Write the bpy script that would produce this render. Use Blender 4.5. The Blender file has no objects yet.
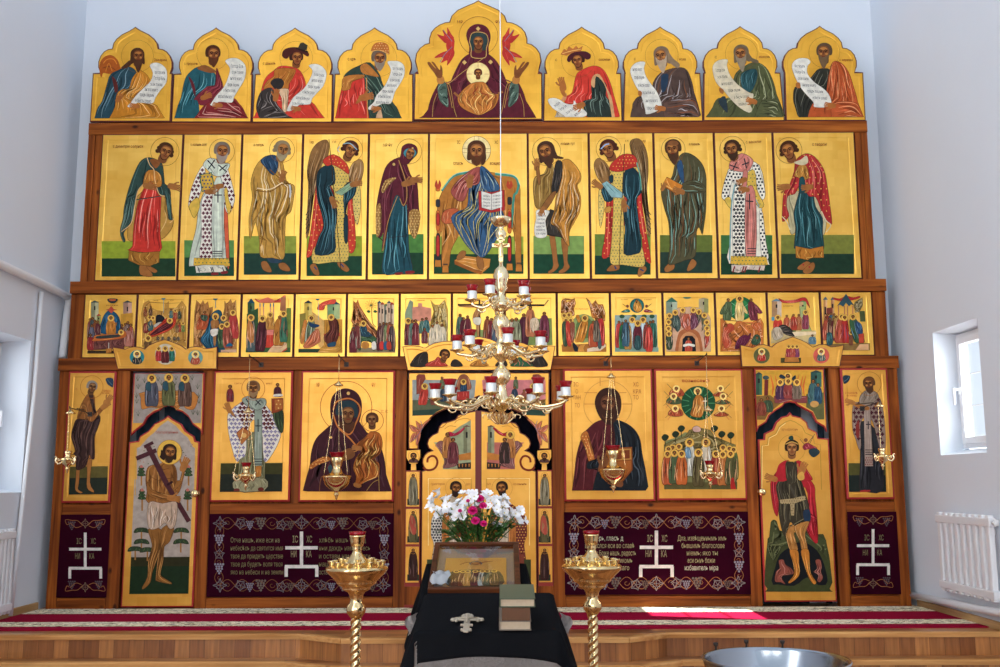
import bpy, bmesh, math, random
from mathutils import Vector, Matrix
R = random.Random(7)
SC = bpy.context.scene
COL = SC.collection
# ------------------------------------------------------------------ camera
F_PX = 1007.0
PITCH = math.radians(8.44)
ROLL = math.radians(-0.19)
CAM = Vector((0.17, -8.73, 1.04))
cam_d = bpy.data.cameras.new('camera')
cam_d.sensor_fit = 'HORIZONTAL'; cam_d.sensor_width = 36.0
cam_d.lens = F_PX / 1000.0 * 36.0
cam_d.clip_start = 0.05; cam_d.clip_end = 200
cam = bpy.data.objects.new('camera', cam_d); COL.objects.link(cam)
RM = Matrix.Rotation(math.pi/2 + PITCH, 3, 'X') @ Matrix.Rotation(ROLL, 3, 'Z')
cam.matrix_world = Matrix.Translation(CAM) @ RM.to_4x4()
SC.camera = cam

def ray(u, v):
    return RM @ Vector((u - 500.0, 333.5 - v, -F_PX))
def at(u, v, Y=0.0):
    d = ray(u, v); t = (Y - CAM.y) / d.y
    return CAM + d * t
def onz(u, v, Z=0.0):
    d = ray(u, v); t = (Z - CAM.z) / d.z
    return CAM + d * t
def onx(u, v, X):
    d = ray(u, v); t = (X - CAM.x) / d.x
    return CAM + d * t

# ------------------------------------------------------------------ colours / materials
def lin(c):
    return c / 12.92 if c <= 0.04045 else ((c + 0.055) / 1.055) ** 2.4
GAIN = 1.12
def hexc(h, g=None):
    g = GAIN if g is None else g
    h = h.lstrip('#')
    return tuple(min(1.0, lin(int(h[i:i+2], 16) / 255.0) * g) for i in (0, 2, 4)) + (1.0,)

MATS = {}
def nodes_of(name):
    m = bpy.data.materials.new(name); m.use_nodes = True
    nt = m.node_tree
    b = nt.nodes['Principled BSDF']
    return m, nt, b
def mat(name, color, rough=0.5, metal=0.0, spec=0.5, bump=0.0, bscale=40.0, var=0.0, vscale=6.0, trans=0.0, ior=1.45, coat=0.0):
    if name in MATS: return MATS[name]
    m, nt, b = nodes_of(name)
    c = hexc(color) if isinstance(color, str) else tuple(color) + (1.0,)
    b.inputs['Base Color'].default_value = c
    b.inputs['Roughness'].default_value = rough
    b.inputs['Metallic'].default_value = metal
    b.inputs['Specular IOR Level'].default_value = spec
    b.inputs['Transmission Weight'].default_value = trans
    b.inputs['IOR'].default_value = ior
    b.inputs['Coat Weight'].default_value = coat
    if var > 0 or bump > 0:
        tc = nt.nodes.new('ShaderNodeTexCoord')
    if var > 0:
        n = nt.nodes.new('ShaderNodeTexNoise'); n.inputs['Scale'].default_value = vscale; n.inputs['Detail'].default_value = 5
        nt.links.new(tc.outputs['Object'], n.inputs['Vector'])
        mx = nt.nodes.new('ShaderNodeMix'); mx.data_type = 'RGBA'
        mx.inputs[6].default_value = tuple(x * (1 - var) for x in c[:3]) + (1,)
        mx.inputs[7].default_value = tuple(min(1, x * (1 + var)) for x in c[:3]) + (1,)
        nt.links.new(n.outputs['Fac'], mx.inputs[0]); nt.links.new(mx.outputs[2], b.inputs['Base Color'])
    if bump > 0:
        n2 = nt.nodes.new('ShaderNodeTexNoise'); n2.inputs['Scale'].default_value = bscale; n2.inputs['Detail'].default_value = 4
        nt.links.new(tc.outputs['Object'], n2.inputs['Vector'])
        bp = nt.nodes.new('ShaderNodeBump'); bp.inputs['Strength'].default_value = bump; bp.inputs['Distance'].default_value = 0.01
        nt.links.new(n2.outputs['Fac'], bp.inputs['Height']); nt.links.new(bp.outputs['Normal'], b.inputs['Normal'])
    MATS[name] = m
    return m

def wood_mat(name, c_dark, c_mid, c_light, axis='Z', knots=True, rough=0.42, scale=1.0):
    """pine: grain stretched along an axis, with scattered dark knots"""
    if name in MATS: return MATS[name]
    m, nt, b = nodes_of(name)
    L = nt.links.new
    tc = nt.nodes.new('ShaderNodeTexCoord')
    mp = nt.nodes.new('ShaderNodeMapping'); L(tc.outputs['Object'], mp.inputs['Vector'])
    s = {'X': (0.7, 14, 14), 'Y': (14, 0.7, 14), 'Z': (14, 14, 0.7)}[axis]
    mp.inputs['Scale'].default_value = tuple(x * scale for x in s)
    n = nt.nodes.new('ShaderNodeTexNoise'); n.inputs['Scale'].default_value = 1.6; n.inputs['Detail'].default_value = 7; n.inputs['Distortion'].default_value = 0.6
    L(mp.outputs['Vector'], n.inputs['Vector'])
    cr = nt.nodes.new('ShaderNodeValToRGB')
    cr.color_ramp.elements[0].position = 0.3; cr.color_ramp.elements[0].color = hexc(c_dark)
    cr.color_ramp.elements[1].position = 0.72; cr.color_ramp.elements[1].color = hexc(c_light)
    e = cr.color_ramp.elements.new(0.5); e.color = hexc(c_mid)
    L(n.outputs['Fac'], cr.inputs['Fac'])
    out = cr.outputs['Color']
    n2 = nt.nodes.new('ShaderNodeTexNoise'); n2.inputs['Scale'].default_value = 1.3; n2.inputs['Detail'].default_value = 2
    L(tc.outputs['Object'], n2.inputs['Vector'])
    mx0 = nt.nodes.new('ShaderNodeMix'); mx0.data_type = 'RGBA'; mx0.blend_type = 'MULTIPLY'
    cr0 = nt.nodes.new('ShaderNodeValToRGB'); cr0.color_ramp.elements[0].position = 0.3; cr0.color_ramp.elements[0].color = (0.72, 0.68, 0.64, 1)
    cr0.color_ramp.elements[1].position = 0.7; cr0.color_ramp.elements[1].color = (1.1, 1.08, 1.05, 1)
    L(n2.outputs['Fac'], cr0.inputs['Fac']); mx0.inputs[0].default_value = 1.0
    L(out, mx0.inputs[6]); L(cr0.outputs['Color'], mx0.inputs[7]); out = mx0.outputs[2]
    if knots:
        mk = nt.nodes.new('ShaderNodeMapping'); L(tc.outputs['Object'], mk.inputs['Vector'])
        ks = {'X': (3.2, 5.5, 5.5), 'Y': (5.5, 3.2, 5.5), 'Z': (5.5, 5.5, 3.2)}[axis]
        mk.inputs['Scale'].default_value = ks
        vo = nt.nodes.new('ShaderNodeTexVoronoi'); vo.inputs['Scale'].default_value = 1.0; vo.inputs['Randomness'].default_value = 1.0
        L(mk.outputs['Vector'], vo.inputs['Vector'])
        ck = nt.nodes.new('ShaderNodeValToRGB'); ck.color_ramp.elements[0].position = 0.055; ck.color_ramp.elements[0].color = (1, 1, 1, 1)
        ck.color_ramp.elements[1].position = 0.12; ck.color_ramp.elements[1].color = (0, 0, 0, 1)
        L(vo.outputs['Distance'], ck.inputs['Fac'])
        mx = nt.nodes.new('ShaderNodeMix'); mx.data_type = 'RGBA'
        L(ck.outputs['Color'], mx.inputs[0]); L(out, mx.inputs[6]); mx.inputs[7].default_value = hexc('3a1a0a')
        out = mx.outputs[2]
    L(out, b.inputs['Base Color'])
    b.inputs['Roughness'].default_value = rough + .08; b.inputs['Specular IOR Level'].default_value = 0.14
    MATS[name] = m
    return m

def gold_leaf(name, c1, c2, rough=0.34, metal=0.55):
    """gilded ground with the faint squares of gold leaf"""
    if name in MATS: return MATS[name]
    m, nt, b = nodes_of(name); L = nt.links.new
    tc = nt.nodes.new('ShaderNodeTexCoord')
    n = nt.nodes.new('ShaderNodeTexNoise'); n.inputs['Scale'].default_value = 3.0; n.inputs['Detail'].default_value = 6
    L(tc.outputs['Object'], n.inputs['Vector'])
    mp = nt.nodes.new('ShaderNodeMapping'); mp.inputs['Rotation'].default_value = (math.pi/2, 0, 0)
    L(tc.outputs['Object'], mp.inputs['Vector'])
    br = nt.nodes.new('ShaderNodeTexBrick'); br.inputs['Scale'].default_value = 5.0
    br.inputs['Color1'].default_value = (0.46, 0.46, 0.46, 1); br.inputs['Color2'].default_value = (0.6, 0.6, 0.6, 1); br.inputs['Mortar'].default_value = (0.5, 0.5, 0.5, 1)
    br.inputs['Mortar Size'].default_value = 0.004; br.inputs['Brick Width'].default_value = 0.42; br.inputs['Row Height'].default_value = 0.42
    L(mp.outputs['Vector'], br.inputs['Vector'])
    md = nt.nodes.new('ShaderNodeMath'); md.operation = 'MULTIPLY'
    L(n.outputs['Fac'], md.inputs[0]); L(br.outputs['Color'], md.inputs[1])
    cr = nt.nodes.new('ShaderNodeValToRGB'); cr.color_ramp.elements[0].position = 0.18; cr.color_ramp.elements[0].color = c1
    cr.color_ramp.elements[1].position = 0.36; cr.color_ramp.elements[1].color = c2
    L(md.outputs[0], cr.inputs['Fac']); L(cr.outputs['Color'], b.inputs['Base Color'])
    b.inputs['Metallic'].default_value = metal; b.inputs['Roughness'].default_value = rough
    MATS[name] = m
    return m

def paint_mat():
    """egg-tempera paint; the pigment of every brush shape is stored on its faces"""
    m, nt, b = nodes_of('icon_paint'); L = nt.links.new
    a = nt.nodes.new('ShaderNodeAttribute'); a.attribute_name = 'pigment'
    tc = nt.nodes.new('ShaderNodeTexCoord')
    n = nt.nodes.new('ShaderNodeTexNoise'); n.inputs['Scale'].default_value = 22; n.inputs['Detail'].default_value = 5
    L(tc.outputs['Object'], n.inputs['Vector'])
    cr = nt.nodes.new('ShaderNodeValToRGB'); cr.color_ramp.elements[0].position = 0.3; cr.color_ramp.elements[0].color = (0.82, 0.82, 0.82, 1)
    cr.color_ramp.elements[1].position = 0.7; cr.color_ramp.elements[1].color = (1.14, 1.14, 1.14, 1)
    L(n.outputs['Fac'], cr.inputs['Fac'])
    mx = nt.nodes.new('ShaderNodeMix'); mx.data_type = 'RGBA'; mx.blend_type = 'MULTIPLY'; mx.inputs[0].default_value = 1.0
    L(a.outputs['Color'], mx.inputs[6]); L(cr.outputs['Color'], mx.inputs[7]); L(mx.outputs[2], b.inputs['Base Color'])
    b.inputs['Roughness'].default_value = 0.5; b.inputs['Specular IOR Level'].default_value = 0.12
    MATS['paint'] = m
    return m
PAINT = paint_mat()

# ------------------------------------------------------------------ object helpers
def link_mesh(name, bm, mats, parent=None, smooth=False, loc=None):
    me = bpy.data.meshes.new(name)
    bm.normal_update()
    if smooth:
        for f in bm.faces: f.smooth = True
    bm.to_mesh(me); bm.free()
    o = bpy.data.objects.new(name, me); COL.objects.link(o)
    for mm in (mats if isinstance(mats, (list, tuple)) else [mats]): me.materials.append(mm)
    if parent is not None:
        o.parent = parent
        o.matrix_parent_inverse = Matrix.Identity(4)
    if loc is not None: o.location = loc
    return o
def thing(name, label, cat, loc=(0, 0, 0), group=None, rz=0.0):
    o = bpy.data.objects.new(name, None); COL.objects.link(o)
    o.location = loc; o.rotation_euler = (0, 0, rz); o.empty_display_size = 0.1
    o['label'] = label; o['category'] = cat
    if group: o['group'] = group
    return o
def tag(o, label, cat, group=None, kind=None):
    o['label'] = label; o['category'] = cat
    if group: o['group'] = group
    if kind: o['kind'] = kind
    return o
def struct(name, bm, m, smooth=False, label=None, cat=None, parent=None):
    o = link_mesh(name, bm, m, parent, smooth); 
    if parent is None:
        o['kind'] = 'structure'
        o['label'] = label or name.replace('_', ' '); o['category'] = cat or name.split('_')[0]
    return o
def copy_tree(o, parent=None):
    c = o.copy(); COL.objects.link(c)
    if parent is not None: c.parent = parent
    for ch in list(o.children): copy_tree(ch, c)
    return c

def box(bm, x0, x1, y0, y1, z0, z1, mi=0):
    vs = [bm.verts.new((x, y, z)) for x in (x0, x1) for y in (y0, y1) for z in (z0, z1)]
    for q in ((0,1,3,2), (4,6,7,5), (0,4,5,1), (2,3,7,6), (0,2,6,4), (1,5,7,3)):
        f = bm.faces.new([vs[i] for i in q]); f.material_index = mi
    return vs
def bevel_all(bm, w=0.004, seg=2):
    bmesh.ops.bevel(bm, geom=list(bm.edges), offset=w, segments=seg, affect='EDGES', profile=0.6, clamp_overlap=True)
def prism(bm, pts, y0, y1, mi=0, mi_side=None):
    """pts: list of (x,z), extruded from y0 (front) to y1 (back)"""
    fr = [bm.verts.new((x, y0, z)) for x, z in pts]; bk = [bm.verts.new((x, y1, z)) for x, z in pts]
    f = bm.faces.new(fr); f.material_index = mi
    f2 = bm.faces.new(list(reversed(bk))); f2.material_index = mi if mi_side is None else mi_side
    n = len(pts)
    for i in range(n):
        q = bm.faces.new((fr[i], bk[i], bk[(i+1) % n], fr[(i+1) % n])); q.material_index = mi if mi_side is None else mi_side
    return fr
def lathe(bm, prof, seg=32, cx=0, cy=0, cz=0, mi=0, close=True, ripple=None):
    """prof: list of (r,z) from bottom to top"""
    rings = []
    for r, z in prof:
        if r < 1e-5: rings.append([bm.verts.new((cx, cy, cz + z))])
        else:
            ring = []
            for k in range(seg):
                a = 2*math.pi*k/seg
                rr = r if ripple is None else r * ripple(a, z)
                ring.append(bm.verts.new((cx + rr*math.cos(a), cy + rr*math.sin(a), cz + z)))
            rings.append(ring)
    for A, B in zip(rings, rings[1:]):
        if len(A) == 1 and len(B) == 1: continue
        for k in range(seg):
            k2 = (k+1) % seg
            if len(A) == 1: vs = (A[0], B[k2], B[k])
            elif len(B) == 1: vs = (A[k], A[k2], B[0])
            else: vs = (A[k], A[k2], B[k2], B[k])
            f = bm.faces.new(vs); f.material_index = mi
    if close:
        for ring, rev in ((rings[0], True), (rings[-1], False)):
            if len(ring) > 2:
                f = bm.faces.new(list(reversed(ring)) if rev else ring); f.material_index = mi
def tube(bm, pts, r, seg=10, mi=0, cap=True):
    """pts: list of 3D points; r: radius or list"""
    pts = [Vector(p) for p in pts]; n = len(pts)
    rs = r if isinstance(r, (list, tuple)) else [r]*n
    t0 = (pts[1]-pts[0]).normalized()
    up = Vector((0, 0, 1)) if abs(t0.z) < 0.9 else Vector((1, 0, 0))
    nrm = t0.cross(up).normalized()
    rings = []
    for i in range(n):
        if i == 0: t = pts[1]-pts[0]
        elif i == n-1: t = pts[-1]-pts[-2]
        else: t = pts[i+1]-pts[i-1]
        t = t.normalized()
        nrm = (nrm - t*nrm.dot(t))
        if nrm.length < 1e-6: nrm = t.orthogonal()
        nrm = nrm.normalized(); bn = t.cross(nrm)
        rings.append([bm.verts.new(pts[i] + (nrm*math.cos(2*math.pi*k/seg) + bn*math.sin(2*math.pi*k/seg))*rs[i]) for k in range(seg)])
    for A, B in zip(rings, rings[1:]):
        for k in range(seg):
            f = bm.faces.new((A[k], A[(k+1) % seg], B[(k+1) % seg], B[k])); f.material_index = mi
    if cap:
        f = bm.faces.new(list(reversed(rings[0]))); f.material_index = mi
        f = bm.faces.new(rings[-1]); f.material_index = mi
def cat_open(pts, n=5):
    out = []
    P = [Vector(p) for p in pts]
    P = [P[0]*2-P[1]] + P + [P[-1]*2-P[-2]]
    for i in range(1, len(P)-2):
        a, b, c, d = P[i-1:i+3]
        for k in range(n):
            t = k/n
            out.append(0.5*((2*b)+(c-a)*t+(2*a-5*b+4*c-d)*t*t+(3*b-a-3*c+d)*t**3))
    out.append(P[-2])
    return out
# ------------------------------------------------------------------ room shell
WALL = mat('white_plaster', (0.755, 0.805, 0.87), rough=0.85, spec=0.15, bump=0.12, bscale=9.0, var=0.03, vscale=1.2)
WHITE = mat('white_enamel', (0.84, 0.85, 0.87), rough=0.35)
PVC = mat('white_window_plastic', (0.86, 0.87, 0.89), rough=0.3)
XL, XR = -3.74, 3.69
YB = 0.26                       # back wall
ZN = -0.52
HW = 9.0
SOLEA_Y = onz(480, 634, 0.0).y
AMBO_Y = onz(480, 638.5, 0.0).y

def wall_x(name, x, thick, hole, lab):
    """side wall with a splayed window opening: hole = (y0,y1,z0,z1) on the room face"""
    bm = bmesh.new()
    y0, y1, z0, z1 = -9.4, YB + 0.3, ZN - 0.3, (HW if x < 0 else 17.0)  # right wall's unseen extra height is added to block the sun
    a, b, c, d = hole
    sgn = 1 if x > 0 else -1
    xo = x + sgn*thick
    i0, i1, k0, k1 = a, b - 0.01, c + 0.05, d - 0.02
    def ring(X, r): return [bm.verts.new((X, yy, zz)) for yy, zz in ((r[0], r[2]), (r[1], r[2]), (r[1], r[3]), (r[0], r[3]))]
    o1 = ring(x, (y0, y1, z0, z1)); h1 = ring(x, hole)
    o2 = ring(xo, (y0, y1, z0, z1)); h2 = ring(xo, (i0, i1, k0, k1))
    for k in range(4):
        k2 = (k+1) % 4
        bm.faces.new((o1[k], o1[k2], h1[k2], h1[k])); bm.faces.new((o2[k], h2[k], h2[k2], o2[k2]))
        bm.faces.new((h1[k], h1[k2], h2[k2], h2[k])); bm.faces.new((o1[k], o2[k], o2[k2], o1[k2]))
    bmesh.ops.recalc_face_normals(bm, faces=bm.faces)
    struct(name, bm, WALL, label=lab, cat='wall')
    return (xo, i0, i1, k0, k1)

# window opening of the right wall (traced on the wall plane)
wr = [onx(u, v, XR) for u, v in ((931.5, 333), (975, 318.5), (987, 452.5), (943, 455))]
hole_r = (min(wr[1].y, wr[2].y), max(wr[0].y, wr[3].y) - 0.02, (wr[2].z + wr[3].z)/2, (wr[0].z + wr[1].z)/2)
inner_r = wall_x('wall_right', XR, 0.25, hole_r, 'white plastered right side wall with a small deep window')
wl = [onx(u, v, XL) for u, v in ((29, 340), (24, 480))]
hole_l = (wl[0].y - 1.0, (wl[0].y + wl[1].y)/2, wl[1].z - 0.1, wl[0].z)
inner_l = wall_x('wall_left', XL, 0.31, hole_l, 'white plastered left side wall with pipes and window niche')

def window(name, x, inn, lab):
    sgn = 1 if x > 0 else -1
    xo, a, b, c, d = inn
    root = thing(name, lab, 'window', (xo - sgn*0.06, (a+b)/2, c)); root['kind'] = 'structure'
    ox, oy, oz = root.location
    def fr(nm, y0, y1, z0, z1, t, x0, x1, m):
        bm = bmesh.new()
        for q in ((y0, y0+t, z0, z1), (y1-t, y1, z0, z1), (y0+t, y1-t, z0, z0+t), (y0+t, y1-t, z1-t, z1)):
            box(bm, x0-ox, x1-ox, q[0]-oy, q[1]-oy, q[2]-oz, q[3]-oz)
        bevel_all(bm, 0.005, 2)
        return link_mesh(nm, bm, m, root)
    xa, xb = sorted((xo - sgn*0.07, xo - sgn*0.005))
    fr('window_frame', a+0.002, b-0.002, c+0.002, d-0.002, 0.05, xa, xb, PVC)
    xa, xb = sorted((xo - sgn*0.09, xo - sgn*0.03))
    sash = fr('window_sash', a+0.035, b-0.035, c+0.035, d-0.035, 0.055, xa, xb, PVC)
    bm = bmesh.new(); xg = xo - sgn*0.045
    box(bm, xg-0.004-ox, xg+0.004-ox, a+0.08-oy, b-0.08-oy, c+0.08-oz, d-0.08-oz)
    if 'window_glass' in MATS: g = MATS['window_glass']
    else:
        g, nt, _pb = nodes_of('window_glass'); MATS['window_glass'] = g
        tr = nt.nodes.new('ShaderNodeBsdfTransparent'); gl = nt.nodes.new('ShaderNodeBsdfGlossy'); gl.inputs['Roughness'].default_value = .02
        ms = nt.nodes.new('ShaderNodeMixShader'); ms.inputs[0].default_value = .05
        nt.links.new(tr.outputs[0], ms.inputs[1]); nt.links.new(gl.outputs[0], ms.inputs[2]); nt.links.new(ms.outputs[0], nt.nodes['Material Output'].inputs['Surface'])
    link_mesh('glass_pane', bm, g, root)
    bm = bmesh.new()
    zt = (c+d)/2; y = b - 0.062
    xs = xo - sgn*0.09
    box(bm, *sorted((xs-ox, xs - sgn*0.012-ox)), y-0.014-oy, y+0.014-oy, zt-0.03-oz, zt+0.03-oz)
    box(bm, *sorted((xs - sgn*0.012-ox, xs - sgn*0.045-ox)), y-0.009-oy, y+0.009-oy, zt+0.0-oz, zt+0.02-oz)
    box(bm, *sorted((xs - sgn*0.045-ox, xs - sgn*0.06-ox)), y-0.011-oy, y+0.011-oy, zt-0.11-oz, zt+0.022-oz)
    bevel_all(bm, 0.003, 2)
    link_mesh('window_handle', bm, PVC, root)
    # narrow muntins in the pane
    bm = bmesh.new()
    for k in (1, 2):
        zz = c + 0.08 + (d-c-0.16)*k/3
        box(bm, xg-0.008-ox, xg+0.008-ox, a+0.08-oy, b-0.08-oy, zz-0.0025-oz, zz+0.0025-oz)
    link_mesh('muntin', bm, PVC, root)
window('window_1', XR, inner_r, 'small white plastic window deep in the right wall, bright daylight outside')
window('window_2', XL, inner_l, 'white plastic window in the left wall niche, cut by the photo edge')

bm = bmesh.new()
box(bm, XL - 0.3, XR + 0.3, YB, YB + 0.3, ZN - 0.3, HW)
struct('wall_back', bm, WALL, label='white plastered wall behind and above the icon screen', cat='wall')

# floors: parquet laminate, solea platform with an ambo, steps down to the nave
def laminate(name, axis, c0='7a4622', c1='a8683a', c2='c08550'):
    if name in MATS: return MATS[name]
    m, nt, b = nodes_of(name); L = nt.links.new
    tc = nt.nodes.new('ShaderNodeTexCoord')
    mp = nt.nodes.new('ShaderNodeMapping'); L(tc.outputs['Object'], mp.inputs['Vector'])
    if axis == 'riser': mp.inputs['Rotation'].default_value = (math.pi/2, 0, math.pi/2)
    if axis == 'riser':
        # boards stand upright on the riser: use (z, x) as brick plane
        sx = nt.nodes.new('ShaderNodeSeparateXYZ'); L(tc.outputs['Object'], sx.inputs[0])
        cb = nt.nodes.new('ShaderNodeCombineXYZ'); L(sx.outputs['Z'], cb.inputs['X']); L(sx.outputs['X'], cb.inputs['Y'])
        vec = cb.outputs[0]
    else:
        vec = mp.outputs['Vector']
    br = nt.nodes.new('ShaderNodeTexBrick'); br.inputs['Scale'].default_value = 1.0
    br.inputs['Brick Width'].default_value = 0.62 if axis != 'riser' else 0.33; br.inputs['Row Height'].default_value = 0.105
    br.inputs['Mortar Size'].default_value = 0.0012; br.inputs['Mortar'].default_value = hexc('4a2a14')
    br.inputs['Color1'].default_value = hexc(c0); br.inputs['Color2'].default_value = hexc(c2); br.inputs['Bias'].default_value = -0.1
    L(vec, br.inputs['Vector'])
    n = nt.nodes.new('ShaderNodeTexNoise'); n.inputs['Scale'].default_value = 3; n.inputs['Detail'].default_value = 7
    m2 = nt.nodes.new('ShaderNodeMapping'); m2.inputs['Scale'].default_value = (1, 14, 14) if axis != 'riser' else (16, 16, 1.2)
    L(tc.outputs['Object'], m2.inputs['Vector']); L(m2.outputs['Vector'], n.inputs['Vector'])
    cr = nt.nodes.new('ShaderNodeValToRGB'); cr.color_ramp.elements[0].position = 0.3; cr.color_ramp.elements[0].color = (0.7, 0.68, 0.66, 1)
    cr.color_ramp.elements[1].position = 0.7; cr.color_ramp.elements[1].color = (1.15, 1.12, 1.08, 1)
    L(n.outputs['Fac'], cr.inputs['Fac'])
    mx = nt.nodes.new('ShaderNodeMix'); mx.data_type = 'RGBA'; mx.blend_type = 'MULTIPLY'; mx.inputs[0].default_value = 1
    L(br.outputs['Color'], mx.inputs[6]); L(cr.outputs['Color'], mx.inputs[7]); L(mx.outputs[2], b.inputs['Base Color'])
    b.inputs['Roughness'].default_value = 0.32
    MATS[name] = m
    return m
LAM = laminate('laminate_floor', 'flat')
LAMR = laminate('laminate_riser', 'riser', '84502a', 'a86c38', 'bc8048')
NOSE = wood_mat('nosing_oak', 'b07a44', 'c8935a', 'd8a86c', 'X', knots=False, rough=0.3)
bm = bmesh.new()
box(bm, XL, XR, -9.4, YB, ZN - 0.1, ZN)
struct('floor_nave', bm, LAM, label='brown laminate floor of the nave', cat='floor')
STEP = 0.155
amb_w = [(-1.52, -1.20), (1.55, 1.22)]   # half widths where the ambo leaves the solea and at its front edge
al0 = onz(303, 632.5, 0).x; ar0 = onz(664, 631, 0).x; al1 = onz(340, 640, 0).x; ar1 = onz(628, 637.5, 0).x
def platform(z0, z1, off, name, lab):
    pts = [(XL, YB), (XR, YB), (XR, SOLEA_Y - off), (ar0 + off*0.4, SOLEA_Y - off), (ar1 + off*0.4, AMBO_Y - off), (al1 - off*0.4, AMBO_Y - off), (al0 - off*0.4, SOLEA_Y - off), (XL, SOLEA_Y - off)]
    bm = bmesh.new()
    lo = [bm.verts.new((x, y, z0)) for x, y in pts]; hi = [bm.verts.new((x, y, z1)) for x, y in pts]
    bm.faces.new(hi)
    n = len(pts)
    for i in range(n):
        f = bm.faces.new((lo[i], lo[(i+1) % n], hi[(i+1) % n], hi[i])); f.material_index = 1
    bmesh.ops.recalc_face_normals(bm, faces=bm.faces)
    s = struct(name, bm, [LAM, LAMR], label=lab, cat='floor')
    # rounded nosing strip along the front edge
    bm = bmesh.new()
    fr = pts[2:]
    h = 0.030
    for (p, q) in zip(fr, fr[1:]):
        a = Vector((p[0], p[1], 0)); b = Vector((q[0], q[1], 0)); t = (b-a).normalized(); nr = Vector((-t.y, t.x, 0))
        if nr.y > 0: nr = -nr
        prof = [(-0.05, 0.0005), (-0.05, 0.004), (0.008, 0.004), (0.014, -0.004), (0.014, -h), (0.0005, -h), (0.0005, 0.0005)]
        A = [bm.verts.new(a + nr*pp[0] + Vector((0, 0, z1 + pp[1]))) for pp in prof]
        B = [bm.verts.new(b + nr*pp[0] + Vector((0, 0, z1 + pp[1]))) for pp in prof]
        m_ = len(prof)
        for i in range(m_): bm.faces.new((A[i], A[(i+1) % m_], B[(i+1) % m_], B[i]))
        bm.faces.new(A); bm.faces.new(list(reversed(B)))
    bmesh.ops.recalc_face_normals(bm, faces=bm.faces)
    return s, bm
s1, nb = platform(-STEP, 0.0, 0.0, 'floor_solea', 'raised laminate platform under the icon screen, red carpet along it')
struct('trim_1', nb, NOSE, label='light oak nosing on the edge of the raised platform', cat='trim')
s2, nb = platform(ZN, -STEP, 0.18, 'floor_step', 'lower laminate step in front of the raised platform')
struct('trim_2', nb, NOSE, label='light oak nosing on the edge of the lower step', cat='trim')

# runner carpet, three bands with a floral border
cx0, cx1 = onz(29, 613, 0).x, onz(938, 611, 0).x

ys = [onz(480, v, 0).y for v in (608.8, 613.8, 622.0, 626.6, 629.6)]
RUG = mat('carpet_red', '8e1030', rough=0.95, spec=0.05, bump=0.4, bscale=300, var=0.18, vscale=60)
def rug_border():
    m, nt, b = nodes_of('carpet_border'); L = nt.links.new
    tc = nt.nodes.new('ShaderNodeTexCoord'); mp = nt.nodes.new('ShaderNodeMapping'); mp.inputs['Scale'].default_value = (5, 13, 1)
    L(tc.outputs['Object'], mp.inputs['Vector'])
    n = nt.nodes.new('ShaderNodeTexNoise'); n.inputs['Scale'].default_value = 1.6; n.inputs['Detail'].default_value = 3; n.inputs['Distortion'].default_value = 2.2
    L(mp.outputs['Vector'], n.inputs['Vector'])
    cr = nt.nodes.new('ShaderNodeValToRGB'); cr.color_ramp.interpolation = 'CONSTANT'
    els = [(0.0, '1e2018'), (0.37, '8a7854'), (0.41, 'd8cba8'), (0.50, 'f0e6cc'), (0.62, '3a3628')]
    cr.color_ramp.elements[0].position = 0; cr.color_ramp.elements[0].color = hexc(els[0][1])
    cr.color_ramp.elements[1].position = els[1][0]; cr.color_ramp.elements[1].color = hexc(els[1][1])
    for p_, c_ in els[2:]:
        e = cr.color_ramp.elements.new(p_); e.color = hexc(c_)
    L(n.outputs['Fac'], cr.inputs['Fac']); L(cr.outputs['Color'], b.inputs['Base Color'])
    b.inputs['Roughness'].default_value = 0.95; b.inputs['Specular IOR Level'].default_value = 0.05
    return m
RUGB = rug_border()
rug = thing('runner_carpet', 'long crimson runner carpet with floral cream borders on the raised platform', 'carpet', (0, (ys[0]+ys[-1])/2, 0))
for nm, a, b_, m in (('carpet_border', ys[0], ys[1], RUGB), ('carpet_field', ys[1], ys[2], RUG), ('carpet_border', ys[2], ys[3], RUGB), ('carpet_edge', ys[3], ys[4], RUG)):
    bm = bmesh.new(); box(bm, cx0, cx1, b_ - rug.location.y, a - rug.location.y, 0.0005, 0.010)
    link_mesh(nm, bm, m, rug)

# skirting of light wood at the side walls
SK = wood_mat('skirting_oak', 'a5814f', 'b8956a', 'c9a878', 'Y', knots=False)
for s, nm in ((-1, 'baseboard_left'), (1, 'baseboard_right')):
    bm = bmesh.new(); x = XL if s < 0 else XR
    x0, x1 = sorted((x, x - s*0.022)); box(bm, x0, x1, SOLEA_Y, -0.02, 0.0, 0.06); bevel_all(bm, 0.003)
    struct(nm, bm, SK, label='light wooden skirting along the foot of the %s wall' % nm.split('_')[1], cat='baseboard')
# ------------------------------------------------------------------ wooden icon screen
PINE_V = wood_mat('pine_upright', '5c2a0a', '8a4717', 'ae6424', 'Z')
PINE_H = wood_mat('pine_across', '5c2a0a', '8a4717', 'ae6424', 'X')
def X(u, v): return at(u, v).x
def Z(v, u=480): return at(u, v).z
frame = thing('icon_screen_frame', 'tall stepped pine framework of posts and rails that carries all the icons', 'icon screen', (0, 0, 0))
def wood(name, x0, x1, z0, z1, y0, y1, vertical):
    bm = bmesh.new(); box(bm, x0, x1, y0, y1, z0, z1); bevel_all(bm, 0.004, 2)
    return link_mesh(name, bm, PINE_V if vertical else PINE_H, frame)
zT0, zT1 = Z(134), Z(122.4)          # beam under the pointed icons
zF1, zF0 = Z(281.2), Z(293.0)        # beam between the standing saints and the feast icons
zL1, zL0 = Z(357.6), Z(369.8)        # beam over the local icons
xD0, xD1 = X(89.7, 125), X(866.3, 125)
xF0, xF1 = X(72.4, 285), X(884.2, 285)
xL0, xL1 = X(60.5, 366), X(896.5, 362)
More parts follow.
